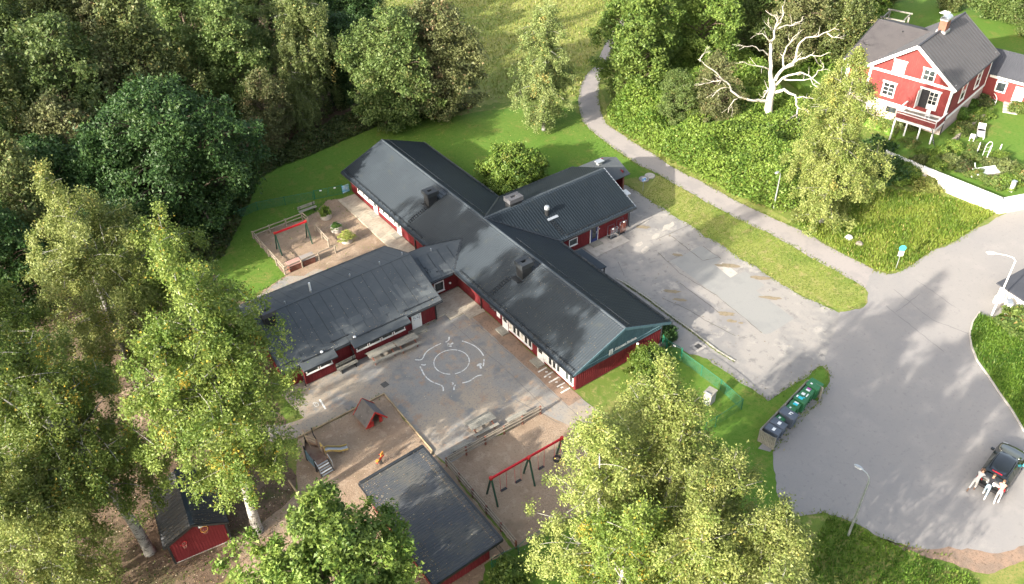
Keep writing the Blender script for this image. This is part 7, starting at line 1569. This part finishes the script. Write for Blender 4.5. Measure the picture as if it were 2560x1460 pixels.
for pts,r0 in (([(-0.43,0.30,6.20),(-0.66,0.70,8.07),(-0.69,0.97,9.43),(-0.72,1.11,10.64),(-0.37,1.11,11.94),(0.09,0.91,12.64),(0.23,0.94,13.51),(0.10,1.15,14.37)],.34),
 ([(-0.36,1.11,11.86),(-0.61,0.91,12.96),(-1.01,0.95,13.65),(-2.09,1.46,14.27)],.10),([(-0.09,0.92,12.08),(1.50,0.66,12.15),(2.71,0.30,12.34),(2.99,0.35,12.79)],.11),([(-0.41,1.14,11.79),(-1.30,1.28,12.42),(-1.57,1.34,12.92)],.07),([(-0.76,1.14,10.49),(-2.17,1.27,11.88),(-2.89,1.53,12.06)],.10),
 ([(-0.64,0.94,9.11),(-2.34,1.15,10.20),(-3.79,1.56,10.91),(-4.42,1.75,10.78)],.11),([(-0.63,0.68,7.59),(-1.77,0.87,8.32),(-3.53,1.37,8.80),(-4.53,1.83,9.23)],.11),
 ([(-0.28,0.20,6.52),(0.67,-0.10,7.66),(1.78,-0.39,8.26),(2.23,-0.22,9.83),(2.88,-0.43,10.67),(4.20,-1.47,11.20),(5.50,-2.63,11.56)],.27),([(4.58,-1.74,11.11),(5.12,-2.48,10.86),(5.75,-3.29,10.75)],.09),([(0.67,-0.10,7.66),(0.93,0.57,8.81),(1.66,0.79,9.66),(2.49,0.70,10.42),(3.51,0.47,11.17)],.15),([(0.98,-0.20,7.77),(1.53,-1.19,8.91),(2.27,-1.96,9.44),(3.08,-2.64,9.29),(3.86,-3.19,9.73)],.15),
 ([(-0.09,0.06,6.02),(0.54,-0.86,7.31),(1.23,-1.71,7.73),(2.17,-2.98,7.11),(2.91,-3.87,6.40),(3.46,-4.50,6.55)],.20),([(0.32,-0.59,6.79),(1.08,-1.85,6.86),(1.83,-2.86,7.16),(2.38,-3.74,6.35),(2.68,-4.19,5.44)],.12),([(2.01,-2.87,7.27),(2.74,-2.89,7.88),(3.43,-3.13,8.09),(3.37,-2.97,8.53)],.07),
 ([(-0.03,0.02,5.19),(0.23,-0.89,5.78),(0.84,-2.06,5.20),(0.93,-2.48,4.33),(0.89,-2.70,3.08),(1.36,-3.39,1.83),(2.05,-4.12,0.86)],.25),([(1.06,-2.21,5.02),(1.62,-2.96,5.14),(2.41,-3.89,4.91)],.08),([(1.04,-2.56,3.99),(1.61,-3.32,3.69),(2.16,-3.95,3.17)],.08),([(0.82,-2.65,3.17),(-0.46,-2.36,2.69),(-1.40,-1.95,2.83),(-2.37,-1.51,2.28),(-2.65,-1.44,0.96),(-2.74,-1.50,-0.39),(-2.31,-1.80,-1.21),(-1.77,-2.18,-0.87)],.15),([(-1.05,-2.07,2.68),(-0.36,-2.92,2.37),(0.02,-3.31,1.03)],.07),
 ([(-0.39,0.28,4.11),(-1.36,0.59,4.34),(-2.95,1.08,4.75),(-4.11,1.53,5.18),(-4.94,1.99,6.25),(-5.90,2.54,7.46),(-7.07,3.24,8.51),(-8.42,4.18,9.82)],.25),([(-8.16,4.00,9.57),(-7.77,3.97,10.26),(-7.10,3.75,10.54)],.06),([(-5.88,2.53,7.30),(-7.33,3.18,7.17),(-8.45,3.72,7.06)],.09),([(-4.94,1.99,6.25),(-6.20,2.51,6.59),(-6.99,2.82,5.57)],.08),([(-4.17,1.57,5.10),(-5.02,1.80,4.52),(-5.18,1.79,3.56)],.08),([(-0.68,0.47,5.71),(-1.22,0.37,5.08),(-1.81,0.29,4.79)],.12)):
    limb(pts,r0)

# --- thicket on the slope, hedges and undergrowth: masses nobody could count
def thicket(name, poly, n, hfun, leaf, mat, seed, loc=None, side=.25, kind='stuff'):
    rng=np.random.default_rng(seed); q=scatter(poly,n,rng); 
    H=hfun(q); z=H*(1-np.abs(rng.normal(0,.13,len(q)))); low=rng.uniform(0,1,len(q))<side; z=np.where(low,H*rng.uniform(.02,.9,len(q)),z)
    z=np.maximum(z,.08); P=np.stack([q[:,0],q[:,1],z],1); V,F=rhombs(P,rng,leaf,None,.5)
    tone=np.clip(.42+.25*np.sin(q[:,0]*1.1+2*np.sin(q[:,1]*.7))*.6+rng.normal(0,.17,len(q)),0,.89); tone=np.where(rng.uniform(0,1,len(q))>.975,.97,tone)
    o=link(name,np_mesh(name,V,F,mat,tone)); o['kind']=kind; return o
def bumps(seed,h0,amp,s=.55,edge=None,ew=1.6):
    rng=np.random.default_rng(seed); K=rng.normal(0,s,(7,2)); p=rng.uniform(0,6.28,7)
    def f(q):
        v=sum(np.sin(q@K[i]*2.2+p[i]) for i in range(7))/7*2.2
        h=h0+amp*v
        if edge is not None:
            d=np.full(len(q),1e9); n=len(edge)
            for i in range(n):
                a=np.array(edge[i]); b_=np.array(edge[(i+1)%n]); ab=b_-a; t=np.clip(((q-a)@ab)/(ab@ab+1e-9),0,1); d=np.minimum(d,np.linalg.norm(q-(a+t[:,None]*ab),axis=1))
            h=h*np.clip(d/ew,.06,1)**.6
        return np.maximum(h,.1)
    return f
TH=[(31.20,31.11),(30.83,25.56),(30.70,19.19),(30.78,13.59),(31.42,9.53),(32.31,6.99),(34.71,6.49),(39.47,7.54),(45,8),(49,13),(52,22),(56,30),(58,42),(50,46),(38.22,36.70),(33.27,34.40)]
thicket('thicket',TH,110000,bumps(1,3.1,.9,.5,TH,2.2),.24,L_HEDGE,71,side=.35)
UG=[(-6.54,45.63),(-3.29,46.72),(0.16,46.91),(5.06,47.73),(9.59,48.36),(12.71,47.16),(19.41,45.24),(22.13,45.81),(20.16,49.09),(12.07,53.89),(7.46,52.40),(-0.38,51.09),(-6.16,48.77)]
thicket('undergrowth',UG,26000,bumps(2,1.1,.5,.8,UG,1.2),.26,L_BRUSH,72)
UG2=[(-14.40,34.44),(-11.10,38.71),(-7.12,44.22),(-10.71,44.05),(-17.78,40.41),(-21.06,34.92),(-17.91,33.24)]
thicket('undergrowth',UG2,9000,bumps(3,.9,.4,.8,UG2,1.0),.26,L_BRUSH,73)
UG3=[(56,24),(66,22),(85,30),(100,45),(80,70),(60,50)]
thicket('hillside_scrub',UG3,26000,bumps(4,2.6,1.0,.4,UG3,3),.42,L_GARDEN if False else L_HEDGE,74)
# garden plants: one shrub each where they can be told apart
gd=[((51.69,4.27,0.50),1.0,1.0,L_HEDGE,'leafy climber under the balcony front of the red house'),((52.35,6.62,0.50),1.1,1.0,L_GARDEN,'reddish green shrub left below the balcony'),((52.40,3.81,0.60),.9,.9,L_HEDGE,'bright green shrub at the balcony corner post'),
((61.94,6.82,1.00),1.35,.85,L_BOX,'larger clipped round box bush against the house side'),((64.99,7.45,1.00),1.15,.65,L_BOX,'smaller clipped round box bush behind the larger one'),
((70.99,8.02,1.00),2.4,1.8,L_GARDEN,'big green shrub by the house side near the rear wing'),((74.00,7.99,1.00),2.0,1.4,L_HEDGE,'bright shrub before the white door of the rear wing'),((67.05,7.11,1.00),1.2,.9,L_BRUSH,'brownish shrub beside the house side wall'),
((58.75,4.63,1.00),.8,.9,L_GARDEN,'flowering plant on the bank below the clipped box bushes'),((62.43,5.19,1.00),.8,.9,L_GARDEN,'grey leaved plant halfway along the flower bank'),((52.62,3.06,1.00),1.0,.9,L_HEDGE,'bush at the end of the path by the ladder'),
((51.70,1.66,1.00),1.1,1.1,L_OLIVE,'straggly bush behind the whitewashed wall, left end'),((51.93,0.23,1.00),.9,1.0,L_BRUSH,'rusty brown perennial clump behind the whitewashed wall'),((54.75,1.05,1.00),.8,.9,L_GARDEN,'green perennial at the left of the plant hoops'),
((54.86,-2.69,1.00),1.2,1.3,L_OLIVE,'rounded bush right of the cold frame'),((54.54,-4.26,1.00),1.2,1.3,L_GARDEN,'bush at the right edge behind the whitewashed wall'),((51.68,-3.37,1.00),.8,1.1,L_GARDEN,'low flowering clump below the cold frame'),((56.77,-1.09,1.00),.9,.9,L_HEDGE,'green plant among the plant hoops'),((69.08,3.78,1.00),.9,1.2,L_GARDEN,'flowering shrub right of the garden steps'),
((46.65,4.91,0.00),2.0,1.7,L_DARK,'dark bush under the picket fence right of the birch'),((47.48,3.44,0.00),1.5,1.6,L_HEDGE,'green bush below the right end of the pickets'),((47.84,1.14,0.00),1.0,1.3,L_HAY,'yellow flowering clump at the foot of the whitewashed wall'),((48.82,7.99,0.00),2.2,1.6,L_DARK,'dark bush between birch and picket fence'),
((55.54,9.46,0.30),1.9,1.3,L_OLIVE,'olive shrub against the pale house foundation'),((55.24,3.18,1.00),.8,.9,L_HEDGE,'green plant on the lower flower bank by the stone wall end'),((60.25,4.98,1.00),.8,.8,L_OLIVE,'silvery plant against the stone wall middle'),((64.73,5.35,1.00),.9,.9,L_HEDGE,'leafy plant near the upper end of the stone wall'),((57.05,1.74,1.00),.7,.7,L_GARDEN,'pinkish flowering plant behind the plant hoops'),((54.82,-1.12,1.00),.8,.9,L_OLIVE,'rust tinged clump in front of the wide plant hoop'),((51.86,-1.34,1.00),.7,1.0,L_GARDEN,'flowering clump left of the cold frame'),((52.75,-4.22,1.00),1.0,1.1,L_HEDGE,'green bush beside the white wall pillar'),((50.16,2.05,1.00),.9,1.0,L_HEDGE,'green bush behind the last pickets'),((50.10,3.79,0.80),.8,.9,L_OLIVE,'dull green shrub behind the picket fence'),((75.04,9.33,1.00),1.4,1.2,L_DARK,'dark shrub under the dark roofed rear wing eave'),((34.47,-15.71),1.3,1.6,L_GARDEN,'yellow green bush before the white outbuilding')]
SH={}
for i,(p,h_,r_,mt,lab) in enumerate(gd):
    key=(mt.name,i%2)
    if key not in SH: SH[key]=gen_tree('gp',80+i,1.0,1.0,.02,'dome' if mt is not L_BOX else 'round',30,4200,.17,mt,M_BARK,.05,0,(0,0),.3,.25)
    z=T if p[1]>-99 and len(p)==3 and p[2]>=.9 else (p[2] if len(p)>2 else 0)
    plant('garden_shrub',SH[key],(p[0],p[1],z),lab,'shrub',None,i*1.3,(r_,r_,h_))
# planter plants
for i,(pl,mt,r_,h_,lab) in enumerate(zip(PLANTERS,(L_HEDGE,L_BOX,L_HAY),(.62,.48,.72),(.75,.35,.5),('tall leafy green plant in the planter farthest from the annex','low dark plant with white flowers in the middle planter','sprawling yellowish plant spilling from the sunlit planter'))):
    m=gen_tree('pp',120+i,1.0,1.0,.02,'dome',26,1500,.22,mt,M_BARK,.03,0,(0,0),.32,.3)
    plant('potted_plant',m,(pl.location.x,pl.location.y,.5),lab,'plant',None,i,(r_,r_,h_))
# --- grass in blades where it grows long
def grass(name, poly, n, hgt, mat, seed, wd=.035, holes=(), z0=0.0, lean=.5):
    rng=np.random.default_rng(seed); q=scatter(poly,n,rng,holes); n=len(q); h=hgt*rng.uniform(.5,1.3,n); a=rng.uniform(0,6.28,n); l=rng.uniform(.1,lean,n)*h
    P=np.stack([q[:,0],q[:,1],np.full(n,z0)],1); d=np.stack([np.cos(a)*l,np.sin(a)*l,h],1); s=np.stack([-np.sin(a),np.cos(a),0*a],1)*(wd*rng.uniform(.6,1.4,n))[:,None]
    V=np.stack([P-s,P+s,P+d*.62+s*.75,P+d],1).reshape(-1,3); tone=np.clip(.4+.3*np.sin(q[:,0]*.8+np.sin(q[:,1]*1.1)*2)+rng.normal(0,.18,n),0,.89); tone=np.where(rng.uniform(0,1,n)>.95,.97,tone)
    o=link(name,np_mesh(name,V,np.arange(4*n).reshape(n,4),mat,tone)); o['kind']='stuff'; return o
HILL=[(32.06,5.31),(37.60,6.09),(43.91,4.04),(47.5,-1),(48.75,-5.61),(44.94,-5.80),(41.53,-5.84),(38.42,-5.36),(35.03,-5.55),(32.21,-5.02),(31.75,-3.91),(31.57,-0.83),(31.59,1.42)]
grass('tall_grass',HILL,26000,.26,L_GRASS,91,.05)
grass('tall_grass',[(6.54,-18.35),(7.18,-19.46),(7.59,-21.07),(8.14,-22.27),(8.57,-23.65),(9.50,-25.59),(9.96,-26.62),(6,-30),(-2,-27),(1,-20)],11000,.2,L_GRASSG,92,.04)
grass('verge_grass',VERGE,16000,.22,L_GRASSG,93,.04,z0=.07)
grass('meadow_grasses',[(23.85,46.12),(33.23,40.01),(40.91,46.17),(52.40,55.05),(75,75),(60,95),(30,85),(32.00,60.36),(26.54,51.39)],16000,.30,L_HAY,94,.07)
grass('strip_grass',[(24.05,17.90),(27.98,19.65),(27.96,15.81),(27.98,11.95),(28.12,8.66),(28.55,5.29),(28.57,2.23),(28.62,-1.93),(28.60,-5.14),(27.18,-6.40),(24.77,-6.09),(23.98,-3.66),(23.62,-0.27),(23.79,4.75),(23.78,9.27)],12000,.08,L_GRASS,95,.03)
grass('weed_strip',[(12.50,9.29),(12.81,8.10),(12.91,5.37),(12.82,2.58),(12.85,0.04),(12.72,-2.76),(12.90,-4.56),(12.64,-4.71),(12.42,-2.95),(12.51,-0.21),(12.48,2.32),(12.56,5.09),(12.45,7.80)],2200,.10,L_GRASS,96,.035)
litter('fallen_leaves',2600,lambda r,n:(lambda q:np.stack([q[:,0],q[:,1],np.full(len(q),.03)],1))(scatter([(-36,0),(-24,-8),(-19,8),(-24,18),(-36,16)],n,r)),.05,None,97)
litter('lawn_leaves',500,lambda r,n:(lambda q:np.stack([q[:,0],q[:,1],np.full(len(q),.06)],1))(scatter([(-11.13,-8.28),(-7.64,-8.83),(-4.31,-10.56),(-8.62,-13.16),(-13.54,-9.47)],n,r)),.04,None,98)
litter('sand_litter',1500,lambda r,n:(lambda q:np.stack([q[:,0],q[:,1],np.full(len(q),.024)],1))(scatter(PLAYSAND,n,r)),.035,None,99)
litter('yard_litter',700,lambda r,n:(lambda q:np.stack([q[:,0],q[:,1],np.full(len(q),.028)],1))(scatter([(-.8,13),(-.8,-1),(-9,2),(-12,8),(-16,13),(-4,13)],n,r)),.028,None,100)
# ragged turf edges and loose tufts, too many to count
def edge_tufts(name, lines, per_m, hgt, mat, seed, spread=.16, z0=.02):
    rng=np.random.default_rng(seed); Q=[]
    for ln in lines:
        for a,c in zip(ln[:-1],ln[1:]):
            a=np.array(a);c=np.array(c); L=np.linalg.norm(c-a); n=int(L*per_m*rng.uniform(.6,1.3))
            if n<1: continue
            t=rng.uniform(0,1,n)[:,None]; d=(c-a)/L; Q.append(a+(c-a)*t+np.array([-d[1],d[0]])*rng.normal(0,spread,n)[:,None])
    q=np.concatenate(Q); n=len(q); h=hgt*rng.uniform(.5,1.4,n); a=rng.uniform(0,6.28,n); l=rng.uniform(.4,1.0,n)*h
    P=np.stack([q[:,0],q[:,1],np.full(n,z0)],1); d=np.stack([np.cos(a)*l,np.sin(a)*l,h],1); sv=np.stack([-np.sin(a),np.cos(a),0*a],1)*(.035*rng.uniform(.6,1.6,n))[:,None]
    V=np.stack([P-sv,P+sv,P+d],1).reshape(-1,3); tone=np.clip(.45+rng.normal(0,.22,n),0,.89); tone=np.where(rng.uniform(0,1,n)>.93,.97,tone)
    o=link(name,np_mesh(name,V,np.arange(3*n).reshape(n,3),mat,tone)); o['kind']='stuff'; return o
edge_tufts('path_edge_grass',[PATH[2:22],PATH[22:],PARK[:13],PARK[15:23],ROAD[6:15],ROAD[24:32],ROAD[32:]],26,.13,L_GRASS,111)
edge_tufts('yard_edge_grass',[LAWN[3:12],PLAYGRAVEL[:6],PLAYGRAVEL[9:],[(9.6,.2),(9.6,10)],[(-16.9,14.0),(-3.3,14.1)],[(-18.44,9.12),(-11.22,9.24)]],20,.12,L_GRASSG,112)
grass('lawn_tufts',LAWN,9000,.06,L_GRASS,113,.04,z0=.012,lean=1.2)
grass('soil_tufts',[(-34,4),(-25,-6),(-20,8),(-24,20),(-34,20)],2600,.14,L_GRASSG,114,.04)
litter('roof_litter',420,lambda r,n:(lambda x,y:np.stack([x,y,HE+x*SL+.09],-1))(r.uniform(.1,4.9,n)**1.0,r.uniform(.2,14,n)),.028,school,115)
litter('roof_litter',320,lambda r,n:(lambda x,y:np.stack([x,y,AE+(y-AY0)*ASL+.04],-1))(r.uniform(AX0+.1,AX1-.1,n),AY0+(AYR-AY0)*r.uniform(0,1,n)**1.6),.03,school,116)
